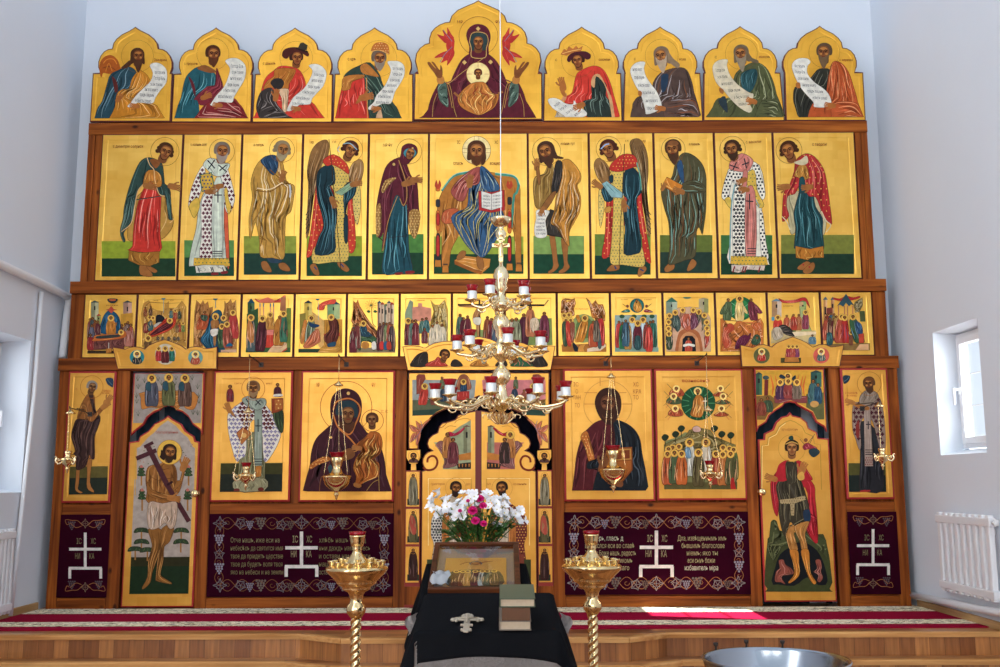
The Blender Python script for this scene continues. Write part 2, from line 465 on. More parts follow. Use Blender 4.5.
# upper tiers
wood('rail', xD0, xD1, zT0, zT1, -0.022, 0.06, False)
wood('backboard', xD0 + 0.08, xD1 - 0.08, zF1 + .001, zT0 - .001, 0.012, 0.05, True)
for a, b in ((xD0, X(103.4, 134.7) - 0.004), (X(853.6, 132.5) + 0.004, xD1)):
    m_ = (a*0.5 + b*0.5)
    wood('post', a, m_ - 0.002, zF1, zT0, -0.012, 0.06, True)
    wood('post', m_ + 0.002, b, zF1, zT0, -0.010, 0.06, True)
wood('rail', xF0, xF1, zF0, zF1, -0.05, 0.06, False)
wood('backboard', xF0 + 0.08, xF1 - 0.08, zL1, zF0, 0.012, 0.05, True)
for a, b in ((xF0, X(86, 293.6) - 0.004), (X(871, 291) + 0.004, xF1)):
    wood('post', a, b, zL1, zF0, -0.012, 0.06, True)
wood('rail', xL0 - 0.005, xL1 + 0.005, zL0, zL1, -0.04, 0.06, False)
# local tier
zI0, zC1, zC0 = Z(502.8), Z(513.6), Z(596.6)
px_ = [(60.5, 366, 71.1, 371.3), (117.9, 371.3, 131.3, 372), (203.2, 372, 215.5, 371.3), (294.2, 371, 302.6, 371),
       (395.2, 371, 407.4, 371), (550.8, 371, 563.2, 370), (741.2, 370, 753.2, 369), (827.2, 370, 838.4, 368), (885.5, 368, 896.5, 364)]
posts = [(X(a, b), X(c, d)) for a, b, c, d in px_]
for i, (a, b) in enumerate(posts):
    if i == 3: wood('post', a + 0.003, b - 0.003, zI0, zL0, -0.010, 0.06, True)
    else: wood('post', a + 0.003, b - 0.003, 0.0, zL0, -0.014, 0.06, True)
bays = [(posts[0][1], posts[1][0]), (posts[2][1], posts[4][0]), (posts[5][1], posts[6][0]), (posts[7][1], posts[8][0])]
for a, b in bays:
    wood('rail', a - 0.001, b + 0.001, zC1, zI0, -0.010, 0.05, False)
    wood('rail', a - 0.001, b + 0.001, 0.0, zC0, -0.012, 0.05, False)
    wood('backboard', a - 0.001, b + 0.001, zC0, zC1, 0.010, 0.03, False)
    wood('backboard', a - 0.001, b + 0.001, zI0, zL0, 0.014, 0.03, True)
# ------------------------------------------------------------------ painting tools
from mathutils.geometry import tessellate_polygon
def P(s):
    if not isinstance(s, str): return [tuple(p) for p in s]
    return [tuple(float(c) for c in w.split(',')) for w in s.split()]
def smooth_closed(pts, n=3):
    m = len(pts); out = []
    for i in range(m):
        a, b, c, d = (Vector(pts[(i+k-1) % m]) for k in range(4))
        for k in range(n):
            t = k/n
            out.append(tuple(0.5*((2*b)+(c-a)*t+(2*a-5*b+4*c-d)*t*t+(3*b-a-3*c+d)*t**3)))
    return out
def smooth_open(pts, n=4):
    return [tuple(p[:2]) for p in cat_open([(x, y, 0) for x, y in pts], n)]
def inpoly(x, y, pts):
    c = False; n = len(pts)
    for i in range(n):
        x1, y1 = pts[i]; x2, y2 = pts[i-1]
        if (y1 > y) != (y2 > y) and x < (x2-x1)*(y-y1)/(y2-y1)+x1: c = not c
    return c
def span(pts, y):
    xs = []; n = len(pts)
    for i in range(n):
        x1, y1 = pts[i]; x2, y2 = pts[i-1]
        if (y1 > y) != (y2 > y): xs.append((x2-x1)*(y-y1)/(y2-y1)+x1)
    return (min(xs), max(xs)) if len(xs) > 1 else None
TXT = {}
def text_tris(s):
    if s in TXT: return TXT[s]
    cu = bpy.data.curves.new('lettering', 'FONT'); cu.body = s; cu.resolution_u = 2
    o = bpy.data.objects.new('lettering', cu); COL.objects.link(o)
    dg = bpy.context.evaluated_depsgraph_get(); dg.update()
    ev = o.evaluated_get(dg); me = ev.to_mesh(); me.calc_loop_triangles()
    V = [(v.co.x, v.co.y) for v in me.vertices]; T = [tuple(t.vertices) for t in me.loop_triangles]
    ev.to_mesh_clear(); bpy.data.objects.remove(o); bpy.data.curves.remove(cu)
    xs = [v[0] for v in V] or [0, 1]
    TXT[s] = (V, T, min(xs), max(xs))
    return TXT[s]

class Painting:
    """flat pigment shapes layered on a board; points are given in a tracing frame (ox,oy,s) and land on the board plane"""
    STEP = 0.00003
    def __init__(self, Y): self.bm = bmesh.new(); self.cl = self.bm.loops.layers.color.new('pigment') if False else None; self.cols = []; self.Y = Y; self.k = 0; self.clip = None; self.fr(0, 0, 1)
    def fr(self, ox, oy, s): self.ox, self.oy, self.s = ox, oy, s; return self
    def w(self, p):
        q = at(self.ox + p[0]/self.s, self.oy + p[1]/self.s, self.Y)
        return (q.x, self.Y - self.k*self.STEP, q.z)
    def up(self): self.k += 1
    def raw(self, color, pts):
        pts2 = [pts[0]]
        for p in pts[1:]:
            if abs(p[0]-pts2[-1][0]) + abs(p[1]-pts2[-1][1]) > 1e-4: pts2.append(p)
        if len(pts2) < 3: return
        tri = tessellate_polygon([[Vector((x, -y, 0)) for x, y in pts2]])
        vs = [self.bm.verts.new(self.w(p)) for p in pts2]
        c = hexc(color) if isinstance(color, str) else color
        for t in tri:
            try: f = self.bm.faces.new([vs[i] for i in t])
            except ValueError: continue
            self.cols.append(c)
    def poly(self, color, pts, smooth=True):
        pts = P(pts)
        if self.clip: pts = [(x, y + 45 if y > self.clip - 9 else y) for x, y in pts]
        if smooth: pts = smooth_closed(pts)
        if self.clip: pts = [(x, min(y, self.clip)) for x, y in pts]
        self.up(); self.raw(color, pts); return pts
    def ell(self, color, cx, cy, rx, ry=None, rot=0, n=20):
        ry = ry or rx; a = math.radians(rot); self.up()
        pts = [(cx + rx*math.cos(t)*math.cos(a) - ry*math.sin(t)*math.sin(a), cy + rx*math.cos(t)*math.sin(a) + ry*math.sin(t)*math.cos(a)) for t in (2*math.pi*i/n for i in range(n))]
        self.raw(color, pts); return pts
    def line(self, color, wd, pts, smooth=True, taper=False, closed=False, up=True):
        pts = P(pts)
        if closed: pts = (smooth_closed(pts) if smooth else pts); pts = pts + [pts[0]]
        elif smooth and len(pts) > 2: pts = smooth_open(pts)
        if up: self.up()
        n = len(pts); L = []; Rr = []
        for i in range(n):
            if closed: a = pts[i-1] if i else pts[n-2]; b = pts[(i+1)] if i < n-1 else pts[1]
            else: a = pts[max(0, i-1)]; b = pts[min(n-1, i+1)]
            dx, dy = b[0]-a[0], b[1]-a[1]; l = math.hypot(dx, dy) or 1
            h = wd/2 * ((0.25 + 0.75*math.sin(math.pi*min(1, max(0, i/(n-1))))) if taper else 1)
            L.append((pts[i][0]-dy/l*h, pts[i][1]+dx/l*h)); Rr.append((pts[i][0]+dy/l*h, pts[i][1]-dx/l*h))
        c = hexc(color) if isinstance(color, str) else color
        A = [self.bm.verts.new(self.w(p)) for p in L]; B = [self.bm.verts.new(self.w(p)) for p in Rr]
        for i in range(n-1):
            self.bm.faces.new((A[i], B[i], B[i+1], A[i+1])); self.cols.append(c)
    def ring(self, color, cx, cy, r, wd=None, n=36):
        wd = wd or 1.0
        self.line(color, wd, [(cx + r*math.cos(2*math.pi*i/n), cy + r*math.sin(2*math.pi*i/n)) for i in range(n)], smooth=False, closed=True)
    def folds(self, pts, cols, n=6, ang=0, wd=2.0, seed=0, lo=0.0, hi=1.0, curl=0.06):
        rr = random.Random(seed*131 + len(pts)); a = math.radians(ang); ca, sa = math.cos(a), math.sin(a)
        q = [(x*ca + y*sa, -x*sa + y*ca) for x, y in pts]
        y0 = min(p[1] for p in q); y1 = max(p[1] for p in q)
        self.up()
        for i in range(n):
            t = (i + 0.5 + rr.uniform(-.3, .3))/n
            u0 = rr.uniform(lo, lo + (hi-lo)*0.55); u1 = rr.uniform(u0 + (hi-u0)*0.4, hi)
            ph = rr.uniform(0, 6); am = rr.uniform(0.2, 1)*curl; run = []
            runs = []
            for k in range(13):
                y = y0 + (y1-y0)*(u0 + (u1-u0)*k/12)*0.998 + 0.01
                s = span(q, y)
                if not s: 
                    if len(run) > 2: runs.append(run)
                    run = []; continue
                tt = min(0.93, max(0.07, t + am*math.sin(ph + k*0.45)))
                x = s[0] + (s[1]-s[0])*tt
                if inpoly(x, y, q): run.append((x*ca - y*sa, x*sa + y*ca))
                else:
                    if len(run) > 2: runs.append(run)
                    run = []
            if len(run) > 2: runs.append(run)
            for rn in runs: self.line(cols[i % len(cols)], wd*rr.uniform(.6, 1.3), rn, smooth=False, taper=True, up=False)
    def robe(self, color, pts, cols=(), n=6, ang=0, wd=3.0, out='3a2414', ow=1.6, smooth=True, seed=0, curl=0.06, lo=0.0, hi=1.0):
        q = self.poly(color, pts, smooth)
        if cols and n > 3:
            sd_ = seed or int(abs(q[0][0]*5 + q[0][1]*11)) % 991
            c = hexc(color); dk = tuple(x*0.55 for x in c[:3]) + (1,); lt = tuple(min(1, x*1.3 + .012) for x in c[:3]) + (1,)
            self.folds(q, (dk, lt, dk), max(3, int(n*.6)), ang, wd*2.6, sd_ + 17, lo, hi, curl)
        if cols: self.folds(q, cols, n, ang, wd, seed or int(abs(q[0][0]*7 + q[0][1]*3)) % 997, lo, hi, curl)
        if out: self.line(out, ow, q, smooth=False, closed=True)
        return q
    def pattern(self, pts, color, step, kind='cross', size=None, ang=0, jitter=0, offset=True):
        """repeat of small woven motifs inside an outline"""
        size = size or step*0.36; xs = [p[0] for p in pts]; ys = [p[1] for p in pts]; self.up()
        r = 0; y = min(ys) + step*0.3
        while y < max(ys):
            x = min(xs) + (step/2 if (r % 2 and offset) else 0)
            while x < max(xs):
                if inpoly(x, y, pts) and inpoly(x-size*.6, y, pts) and inpoly(x+size*.6, y, pts):
                    if kind == 'cross':
                        w_ = size*0.42
                        self.raw(color, [(x-w_, y-size), (x+w_, y-size), (x+w_, y+size), (x-w_, y+size)])
                        self.raw(color, [(x-size, y-w_), (x-w_, y-w_), (x-w_, y+w_), (x-size, y+w_)])
                        self.raw(color, [(x+w_, y-w_), (x+size, y-w_), (x+size, y+w_), (x+w_, y+w_)])
                    elif kind == 'dot':
                        self.raw(color, [(x + size*math.cos(t), y + size*math.sin(t)) for t in (0, 1.05, 2.1, 3.14, 4.19, 5.24)])
                    elif kind == 'square':
                        self.raw(color, [(x-size, y-size), (x+size, y-size), (x+size, y+size), (x-size, y+size)])
                x += step
            y += step*(0.5 if kind == 'cross' and offset else 1) if False else step
            r += 1
    def text(self, color, s, x, y, h, width=None, ang=0, shear=0, align='l'):
        V, T, a, b = text_tris(s)
        if not T: return
        k = h/0.72; kx = k if width is None else width/(b-a)
        off = {'l': 0, 'c': -(b-a)*kx/2, 'r': -(b-a)*kx}[align]
        an = math.radians(ang); ca, sa = math.cos(an), math.sin(an); self.up()
        vs = []
        for vx, vy in V:
            px = (vx-a)*kx + off + shear*vy*k; py = -vy*k
            vs.append(self.bm.verts.new(self.w((x + px*ca - py*sa, y + px*sa + py*ca))))
        c = hexc(color)
        for t in T:
            try: self.bm.faces.new([vs[i] for i in t]); self.cols.append(c)
            except ValueError: pass
    def head(self, x, y, r, d=0, tilt=0, skin='8a5228', hair='4a2a14', beard=None, halo=None, hcol='7a4a1c', hw=1.2, fill=None, blen=1.0, curly=False, hairlong=0, neck=True, lit='b87838'):
        """icon face: nimbus, hair, oval, brows, eyes, nose, mouth, beard; d = -1 looks left .. 1 looks right"""
        if halo:
            if fill: self.ell(fill, x, y, halo, n=32)
            self.ring(hcol, x, y, halo, hw)
        a = math.radians(tilt); ca, sa = math.cos(a), math.sin(a)
        T = lambda px, py: (x + (px*ca - py*sa)*r, y + (px*sa + py*ca)*r)
        if neck:
            c = hexc(skin)
            self.poly(tuple(v*0.8 for v in c[:3]) + (1,), [T(-.4, .4), T(.4, .4), T(.5, 1.2), T(0, 1.45), T(-.5, 1.2)])
        if hair:
            if hairlong: self.poly(hair, [T(-.75, -.7), T(0, -1.12), T(.75, -.7), T(.95, .2), T(.85 + .1*hairlong, .9*hairlong + .2), T(.3, .8), T(-.3, .8), T(-.85 - .1*hairlong, .9*hairlong + .2), T(-.95, .2)])
            h = [T(-.95*1, -.15), T(-.82, -.72), T(-.35, -1.08), T(.3, -1.1), T(.8, -.75), T(.96, -.15), T(.82, .35), T(.3, .3), T(-.3, .3), T(-.82, .35)]
            self.poly(hair, h)
            if curly:
                for i in range(9):
                    t = math.pi*(1 + i/8)
                    q = T(.88*math.cos(t), .2 + 1.15*math.sin(t)*.95); self.ell(hair, q[0], q[1], r*.26, n=8)
        o = .22*d
        self.poly(skin, [T(o-.6, -.35), T(o-.3, -.72), T(o+.3, -.72), T(o+.6, -.35), T(o+.6, .25), T(o+.34, .82), T(o, .98), T(o-.34, .82), T(o-.6, .25)])
        self.line('2e160a', r*.09, [T(o-.6, .2), T(o-.36, .8), T(o, .98), T(o+.36, .8), T(o+.6, .2)])
        self.poly(lit, [T(o-.42, -.45), T(o, -.62), T(o+.42, -.45), T(o+.3, -.28), T(o-.3, -.28)])
        self.ell(lit, *T(o-.34, .2), r*.17, r*.14, n=8); self.ell(lit, *T(o+.34, .2), r*.17, r*.14, n=8)
        o2 = o + .14*d
        if beard:
            self.poly(beard, [T(o-.66, .05), T(o-.44, .4), T(o-.22, .5), T(o, .42), T(o+.22, .5), T(o+.44, .4), T(o+.66, .05), T(o+.6, .75), T(o+.3, .8 + .5*blen), T(o, .85 + .75*blen), T(o-.3, .8 + .5*blen), T(o-.6, .75)])
        dk = '2a140a'
        for sg in (-1, 1):
            self.line(dk, r*.11, [T(o2+sg*.12, -.2), T(o2+sg*.3, -.29), T(o2+sg*.48, -.16)])
            self.ell(dk, *T(o2+sg*.28, -.06), r*.13, r*.08, n=8)
        self.line('5a2c12', r*.1, [T(o2+.02, -.18), T(o2+.08*d, .25), T(o2-.04, .28)])
        self.line('6a2414', r*.1, [T(o2-.17, .5), T(o2+.17, .5)])
    def hand(self, x, y, r, ang=0, skin='9a6230'):
        """small painted hand: palm with four fingers and a thumb"""
        a = math.radians(ang); ca, sa = math.cos(a), math.sin(a)
        T = lambda px, py: (x + (px*ca - py*sa)*r, y + (px*sa + py*ca)*r)
        self.poly(skin, [T(-1.1, -.38), T(-.2, -.55), T(.4, -.5), T(.5, .4), T(-.2, .55), T(-1.1, .38)])
        for i in range(4):
            yy = -.42 + .26*i
            self.line(skin, r*.25, [T(.3, yy), T(.9, yy*1.15), T(1.35 - .12*abs(i-1.3), yy*1.3 + .05)], up=(i == 0))
        self.line(skin, r*.28, [T(-.2, -.4), T(.25, -.85), T(.65, -1.0)])
    def scroll(self, pts, rows, ang=0, words=('',), paper='d9d5c8', ink='2e2c30', h=14, mar=.14, out='8a7a5a'):
        q = self.poly(paper, pts)
        self.line(out, 1.4, q, smooth=False, closed=True)
        a = math.radians(ang); ca, sa = math.cos(a), math.sin(a)
        rot = [(px*ca + py*sa, -px*sa + py*ca) for px, py in q]
        y0 = min(p[1] for p in rot); y1 = max(p[1] for p in rot)
        for i, f in enumerate(rows):
            yy = y0 + (y1-y0)*f; s = span(rot, yy - h*.4)
            if not s or s[1]-s[0] < h: continue
            l = s[0] + (s[1]-s[0])*mar; wd = (s[1]-s[0])*(1-2*mar)
            self.text(ink, words[i % len(words)], l*ca - yy*sa, l*sa + yy*ca, h, width=wd, ang=ang)
    def build(self, name, parent=None, mat_=None):
        me = bpy.data.meshes.new(name)
        self.bm.normal_update()
        self.bm.to_mesh(me); self.bm.free()
        at_ = me.attributes.new('pigment', 'FLOAT_COLOR', 'FACE')
        flat = [c for col in self.cols for c in col]
        at_.data.foreach_set('color', flat)
        o = bpy.data.objects.new(name, me); COL.objects.link(o)
        me.materials.append(mat_ or PAINT)
        if parent is not None:
            o.parent = parent; o.location = -parent.location
        return o

# ------------------------------------------------------------------ gilded boards
GOLD_A = gold_leaf('gold_leaf_deep', hexc('d89a2a'), hexc('eeb33c'))
GOLD_B = gold_leaf('gold_leaf_pale', hexc('e2a93e'), hexc('f2c25a'))
GOLD_C = gold_leaf('gold_leaf_warm', hexc('cc8f30'), hexc('dfa548'))
RED_EDGE = mat('red_bole', 'a02222', rough=0.5, var=0.15)
DARK_EDGE = mat('dark_bole', '5a1c14', rough=0.5, var=0.15)

def inset_poly(pts, d):
    """offset a closed clockwise/anticlockwise outline inwards by d"""
    n = len(pts); area = sum(pts[i-1][0]*pts[i][1] - pts[i][0]*pts[i-1][1] for i in range(n))
    sg = 1 if area > 0 else -1; out = []
    for i in range(n):
        a, b, c = Vector(pts[i-1]), Vector(pts[i]), Vector(pts[(i+1) % n])
        e1 = (b-a).normalized(); e2 = (c-b).normalized()
        n1 = Vector((-e1.y, e1.x))*sg; n2 = Vector((-e2.y, e2.x))*sg
        m = n1 + n2
        if m.length < 1e-6: m = n1
        m = m.normalized(); k = 1.0/max(0.45, m.dot(n1))
        out.append(tuple(b + m*d*k))
    return out
def ogee_inset(pts, d):
    sl, lobes, sr, br, bl = pts[0], pts[1:-3], pts[-3], pts[-2], pts[-1]
    out = []; n = len(lobes)
    for i in range(n):
        b = Vector(lobes[i]); a = Vector(lobes[i-1]) if i else None; c = Vector(lobes[i+1]) if i < n-1 else None
        ns = []
        for p, q in ((a, b), (b, c)):
            if p is not None and q is not None:
                e = (q-p).normalized(); ns.append(Vector((e.y, -e.x)))
        m = sum(ns, Vector((0, 0))); m = m.normalized()
        k = 1.0/max(0.7, m.dot(ns[0]))
        out.append(tuple(b + m*d*k))
    out[0] = (out[0][0], sl[1] - d); out[-1] = (out[-1][0], sr[1] - d)
    x0 = min(sl[0], bl[0]); 
    return [(sl[0] + d, sl[1] - d - .002)] + out + [(sr[0] - d, sr[1] - d - .002), (br[0] - d, br[1] + d), (bl[0] + d, bl[1] + d)]
def board(root, outline, yf, thick, edge_w, border, gold, edge, recess=0.0025, slope=0.007, nm='panel', inset_poly=inset_poly):
    """outline (x,z): coloured edge, gilded border, sunk field. Returns the Y of the field."""
    ox, oy, oz = root.location
    bm = bmesh.new()
    O = outline; I1 = inset_poly(O, edge_w)
    L = lambda pts, y: [bm.verts.new((x-ox, y-oy, z-oz)) for x, z in pts]
    def strip(A, B, mi):
        n = len(A)
        for i in range(n):
            f = bm.faces.new((A[i], A[(i+1) % n], B[(i+1) % n], B[i])); f.material_index = mi
    bk = L(O, yf + thick); fo = L(O, yf + edge_w*0.5); f1 = L(I1, yf)
    strip(bk, fo, 1); strip(fo, f1, 1)
    fb = bm.faces.new(bk); fb.material_index = 1
    if border:
        I2 = inset_poly(O, edge_w + border); I3 = inset_poly(O, edge_w + border + slope)
        f2 = L(I2, yf); f3 = L(I3, yf + recess)
        strip(f1, f2, 0); strip(f2, f3, 0)
        vs = f3; yy = yf + recess
    else: vs = f1; yy = yf
    f = bm.faces.new(vs); f.material_index = 0
    f.normal_update(); fb.normal_update()
    bmesh.ops.triangulate(bm, faces=[f, fb], ngon_method='EAR_CLIP')
    bmesh.ops.recalc_face_normals(bm, faces=bm.faces)
    link_mesh(nm, bm, [gold, edge], root)
    return yy
def rect(x0, x1, z0, z1): return [(x0, z0), (x1, z0), (x1, z1), (x0, z1)]
def icon(name, label, group, outline, yf=-0.035, thick=0.03, edge_w=0.006, border=0.045, gold=None, edge=None, cat='icon', recess=0.0025, inset=inset_poly):
    xs = [p[0] for p in outline]; zs = [p[1] for p in outline]
    root = thing(name, label, cat, ((min(xs)+max(xs))/2, yf + thick, min(zs)), group)
    yy = board(root, outline, yf, thick, edge_w, border, gold or GOLD_B, edge or DARK_EDGE, recess, inset_poly=inset)
    return root, Painting(yf - 0.0004)
# ------------------------------------------------------------------ pointed top-row icons (half-length figures with scrolls)
OGEE = [(0, 26.4), (2.6, 28.4), (6, 30.4), (13.6, 34.2), (19, 38.6), (22.2, 43), (23.3, 48.3), (27.5, 49.0), (31.5, 51.3), (35, 55.5), (37.2, 61.5), (37.3, 67), (35.3, 72.4)]
def ogee_outline(cx, xl_t, xr_t, xl_b, xr_b, dy, k=1.0):
    pts = []
    for x, y in reversed(OGEE[1:]): pts.append((cx - x*k, y + dy))
    for x, y in OGEE: pts.append((cx + x*k, y + dy))
    pts = [(xl_t, 73 + dy)] + pts + [(xr_t, 73 + dy), (xr_b, 121.7 + dy), (xl_b, 121.7 + dy)]
    q = [at(u, v, -0.03) for u, v in pts]
    return [(p.x, p.z) for p in q]
WSC = ['тако глаголетъ', 'Господь Богъ', 'се азъ посылаю', 'ангела моего', 'предъ лицемъ', 'и бысть слово', 'возлюбилъ еси']
RB = '7c2f1c'
TOPG = 'pointed half-length icons along the top'
def top_icon(label, cx, a, b, c, d, dy):
    return icon('pointed_icon', label, TOPG, ogee_outline(cx, a, b, c, d, dy), yf=-0.03, border=0.030, gold=GOLD_A, edge_w=0.010, inset=ogee_inset)
SK1 = '7e4522'; SKL = 'a8642e'

# 1 -------- blue robe, orange cloak, cherub gate behind the shoulder
r_, p = top_icon('pointed icon at far left, brown-bearded figure in blue and orange beside red-brown cherub', 135.3, 92.6, 172.6, 89.6, 170.4, 0)
p.fr(88, 20, 6.23); p.clip = 612
p.poly('a8541c', '78,350 70,300 80,255 110,225 150,220 185,250 200,290 205,310 170,330 130,335 95,330 85,355')
p.line('d8862e', 5, '95,270 120,245 160,245 180,275'); p.line('6e3010', 4, '90,300 130,290 170,310'); p.line('d8862e', 4, '110,320 130,270 150,318')
q = p.robe('28454f', '48,612 55,560 88,505 118,400 140,340 190,312 250,290 300,320 310,400 250,450 200,520 160,612', ('5a7c88', '16262e', '7a98a0'), 9, wd=5)
p.poly('5a241e', '150,350 180,385 186,440 168,450 158,400')
q = p.robe('bf7a22', '150,612 168,540 180,460 215,432 255,425 272,370 300,330 330,312 385,370 350,430 300,490 400,520 440,550 460,612', ('e8ac58', '7e4512', 'f0c27a'), 12, wd=5, ang=8)
p.head(308, 225, 46, d=.5, skin=SK1, hair='4a2a16', beard='4e2e1a', halo=100, blen=1.9, hairlong=1)
p.poly('4e2e1a', '205,300 230,275 262,250 270,275 240,300')
p.hand(195, 488, 26, -50, SKL)
p.scroll('385,285 405,268 440,268 475,290 492,325 488,390 450,440 420,485 400,520 310,515 285,545 246,540 262,520 300,470 345,425 390,380 404,330', (.24, .37, .5, .62, .74, .87), 4, WSC, h=22)
p.hand(292, 535, 26, 190, SKL); p.text(RB, 'Захариа', 412, 256, 17, 78)
p.build('painting', r_)
# 2 -------- teal robe, dark red cloak
r_, p = top_icon('second pointed icon from the left, short-haired bearded figure in teal and dark red with scroll', 216, 173.6, 252.6, 171, 251.2, .7)
p.fr(88, 20, 6.23); p.clip = 612
p.robe('22565e', '548,612 552,560 580,480 598,390 625,335 690,290 770,310 800,360 790,420 720,460 690,520 690,612', ('54939a', '123238', '7ab0b2'), 10, wd=5)
p.poly('5e1c22', '625,350 655,385 670,440 668,480 650,430 640,395')
p.robe('7a2630', '662,490 740,415 790,405 800,300 820,340 842,410 830,440 770,520 700,530 680,500', ('a8505a', '4a1018'), 7, ang=20)
p.robe('7e2426', '680,612 700,560 780,500 900,485 940,520 975,570 978,612', ('c47a70', '4e1012', 'd0a090'), 11, ang=-25, wd=5)
p.poly('8a5228', '680,300 730,280 800,320 770,330 720,320')
p.head(778, 212, 50, d=.4, skin=SK1, hair='4a2614', beard='5a3018', halo=100, blen=1.1)
p.hand(735, 478, 30, -20, SKL)
p.scroll('855,258 880,240 925,238 965,262 984,300 975,370 940,430 910,480 895,515 815,510 795,535 762,530 770,515 800,470 845,420 872,360 884,300', (.2, .32, .45, .58, .7, .83), 3, WSC[1:], h=22)
p.hand(808, 530, 26, 190, SKL); p.text(RB, 'с пророкъ', 600, 280, 17, 84)
p.build('painting', r_)
# 3 -------- hat, red cloak, dark sleeve
r_, p = top_icon('third pointed icon from the left, youth in a dark hat and red cloak with scroll', 295, 255, 333, 251.9, 332.1, .9)
p.fr(248, 20, 6.23); p.clip = 612
p.robe('c8382a', '52,612 60,560 85,430 110,360 160,315 210,285 300,300 340,340 360,410 330,460 280,500 380,505 430,550 455,612', ('e87060', '8a1c18', 'f09080'), 12, wd=5)
p.robe('b06a26', '95,430 120,380 160,350 175,305 290,305 285,350 255,400 250,430 200,440 140,420', ('d8a24a', '6a3410'), 6)
p.poly('2c2624', '140,390 165,365 205,365 225,390 210,425 170,430 150,410')
p.robe('38302c', '52,530 75,455 110,430 150,425 170,470 180,520 215,565 290,612 110,612 60,580', ('7a706a', '171210', '9a8e86'), 9, wd=5, ang=30)
p.robe('d9b48c', '190,435 250,430 252,470 240,570 215,560 210,490', ('f0d8b8', '9a6a40'), 5)
p.hand(175, 470, 32, -80, SKL)
p.head(300, 235, 46, d=.5, skin='8a4c26', hair='3a1e12', halo=102)
p.poly('4a1e18', '212,215 225,185 270,170 330,175 378,205 372,228 330,205 300,200 265,215 245,240 220,235')
p.poly('3a3428', '312,172 325,145 345,140 372,158 366,188 340,186', smooth=False); p.poly('2a1a14', '300,172 375,195 370,205 296,182', smooth=False)
p.scroll('378,285 410,274 450,282 482,312 488,350 470,410 430,455 400,490 385,525 320,530 285,560 245,568 250,540 285,480 345,430 385,370 402,315', (.24, .36, .49, .61, .74, .86), 6, WSC[2:], h=21)
p.hand(300, 552, 26, 190, SKL); p.text(RB, 'с данiилъ', 94, 278, 17, 78)
p.build('painting', r_)
# 4 -------- cap, red and green
r_, p = top_icon('fourth pointed icon from the left, grey-bearded figure in an orange cap, red and green robe', 374.6, 334.6, 413.2, 332.7, 413.2, .7)
p.fr(248, 20, 6.23); p.clip = 612
p.robe('2c3e34', '600,370 625,320 690,285 760,265 820,340 840,400 900,510 935,560 945,612 740,612 720,450', ('5c7666', '141e1a', '7a927e'), 10, wd=5, ang=-10)
p.robe('c43428', '556,612 555,560 580,440 600,380 640,355 715,345 730,420 738,500 742,612', ('e87060', '82181a', 'ee9080'), 10, wd=5)
p.robe('b4702e', '600,352 715,340 718,360 650,385 635,430 590,440 585,420', ('e0b060', '74400f'), 4)
p.poly('b4702e', '700,290 740,272 800,330 812,355 760,345 712,330')
p.line('c89048', 5, '738,360 742,480 745,610', up=True)
p.hand(735, 480, 38, -10, SKL); p.poly(SKL, '670,520 700,470 720,470 700,510')
p.head(815, 240, 50, d=.5, skin=SK1, hair='6a5848', beard='8a7a68', halo=112, blen=1.0)
p.poly('b8682a', '765,195 785,150 830,138 872,155 880,200 876,215 830,195 790,190'); p.line('e0b068', 4, '768,196 820,188 876,212'); p.pattern(P('770,190 785,150 830,140 872,157 878,205 830,190'), 'e8c080', 16, 'dot', 3)
p.scroll('868,262 900,255 945,260 974,290 972,350 940,410 915,450 890,520 840,522 800,540 760,560 750,545 785,510 800,470 845,420 875,365 890,310', (.18, .29, .41, .52, .64, .75, .87), 3, WSC, h=20)
p.hand(800, 552, 26, 190, SKL); p.robe('c8a07a', '800,590 830,560 838,612 798,612', (), 0); p.text(RB, 'с цръ', 622, 252, 20, 50)
p.build('painting', r_)
# 5 -------- centre: praying mother with child medallion
CT = [(0, 0), (4, 2.4), (10, 4.8), (20.6, 9.6), (26.8, 15.6), (28.9, 21.6), (33.5, 22.2), (38.7, 24.3), (43.5, 27.6), (47.2, 32), (49.2, 38.4), (49.3, 42.8), (53.5, 44), (58.5, 47.8), (62.2, 53.4), (63.4, 61), (61.8, 67), (60.5, 70.5)]
pts = [(414.6, 73)] + [(478.2 - x, y) for x, y in reversed(CT[1:])] + [(478.2 + x, y) for x, y in CT] + [(542.2, 73), (542.4, 119.7), (413.6, 120.1)]
r_, p = icon('pointed_icon', 'largest pointed icon at the top centre, praying woman in maroon with child in round medallion', TOPG, [(q.x, q.z) for q in (at(u, v, -0.036) for u, v in pts)], yf=-0.036, border=0.030, gold=GOLD_A, edge_w=0.010, inset=ogee_inset)
p.fr(400, 0, 5.556); p.clip = 655
p.ring('8a4a20', 436, 200, 108, 2)
for sx in (1, -1):
    F = lambda s: [(435 + sx*(x-435), y) for x, y in P(s)]
    for s in ('300,215 285,190 262,152 262,190 235,165 245,200 205,190 235,225 258,240', '258,238 300,215 300,270 296,290 265,285', '298,275 300,310 262,365 262,335 228,350 240,318 190,322 225,295 268,280'):
        p.poly('b8322a', F(s)); 
    for s in ('285,205 265,165', '270,220 238,180', '285,290 262,350', '265,290 205,320', '285,230 285,280'): p.line('e06a58', 4, F(s), taper=True)
    p.line('5a7c8a', 3, F('240,165 262,195 290,230')); p.line('5a7c8a', 3, F('222,345 250,300 290,260'))
q = p.robe('571a26', '148,655 155,610 175,540 205,480 232,445 270,470 300,410 340,335 385,300 435,290 490,300 540,345 575,410 600,465 640,445 670,480 700,560 720,655', ('7c3440', '361018', '6a2632'), 12, wd=6)
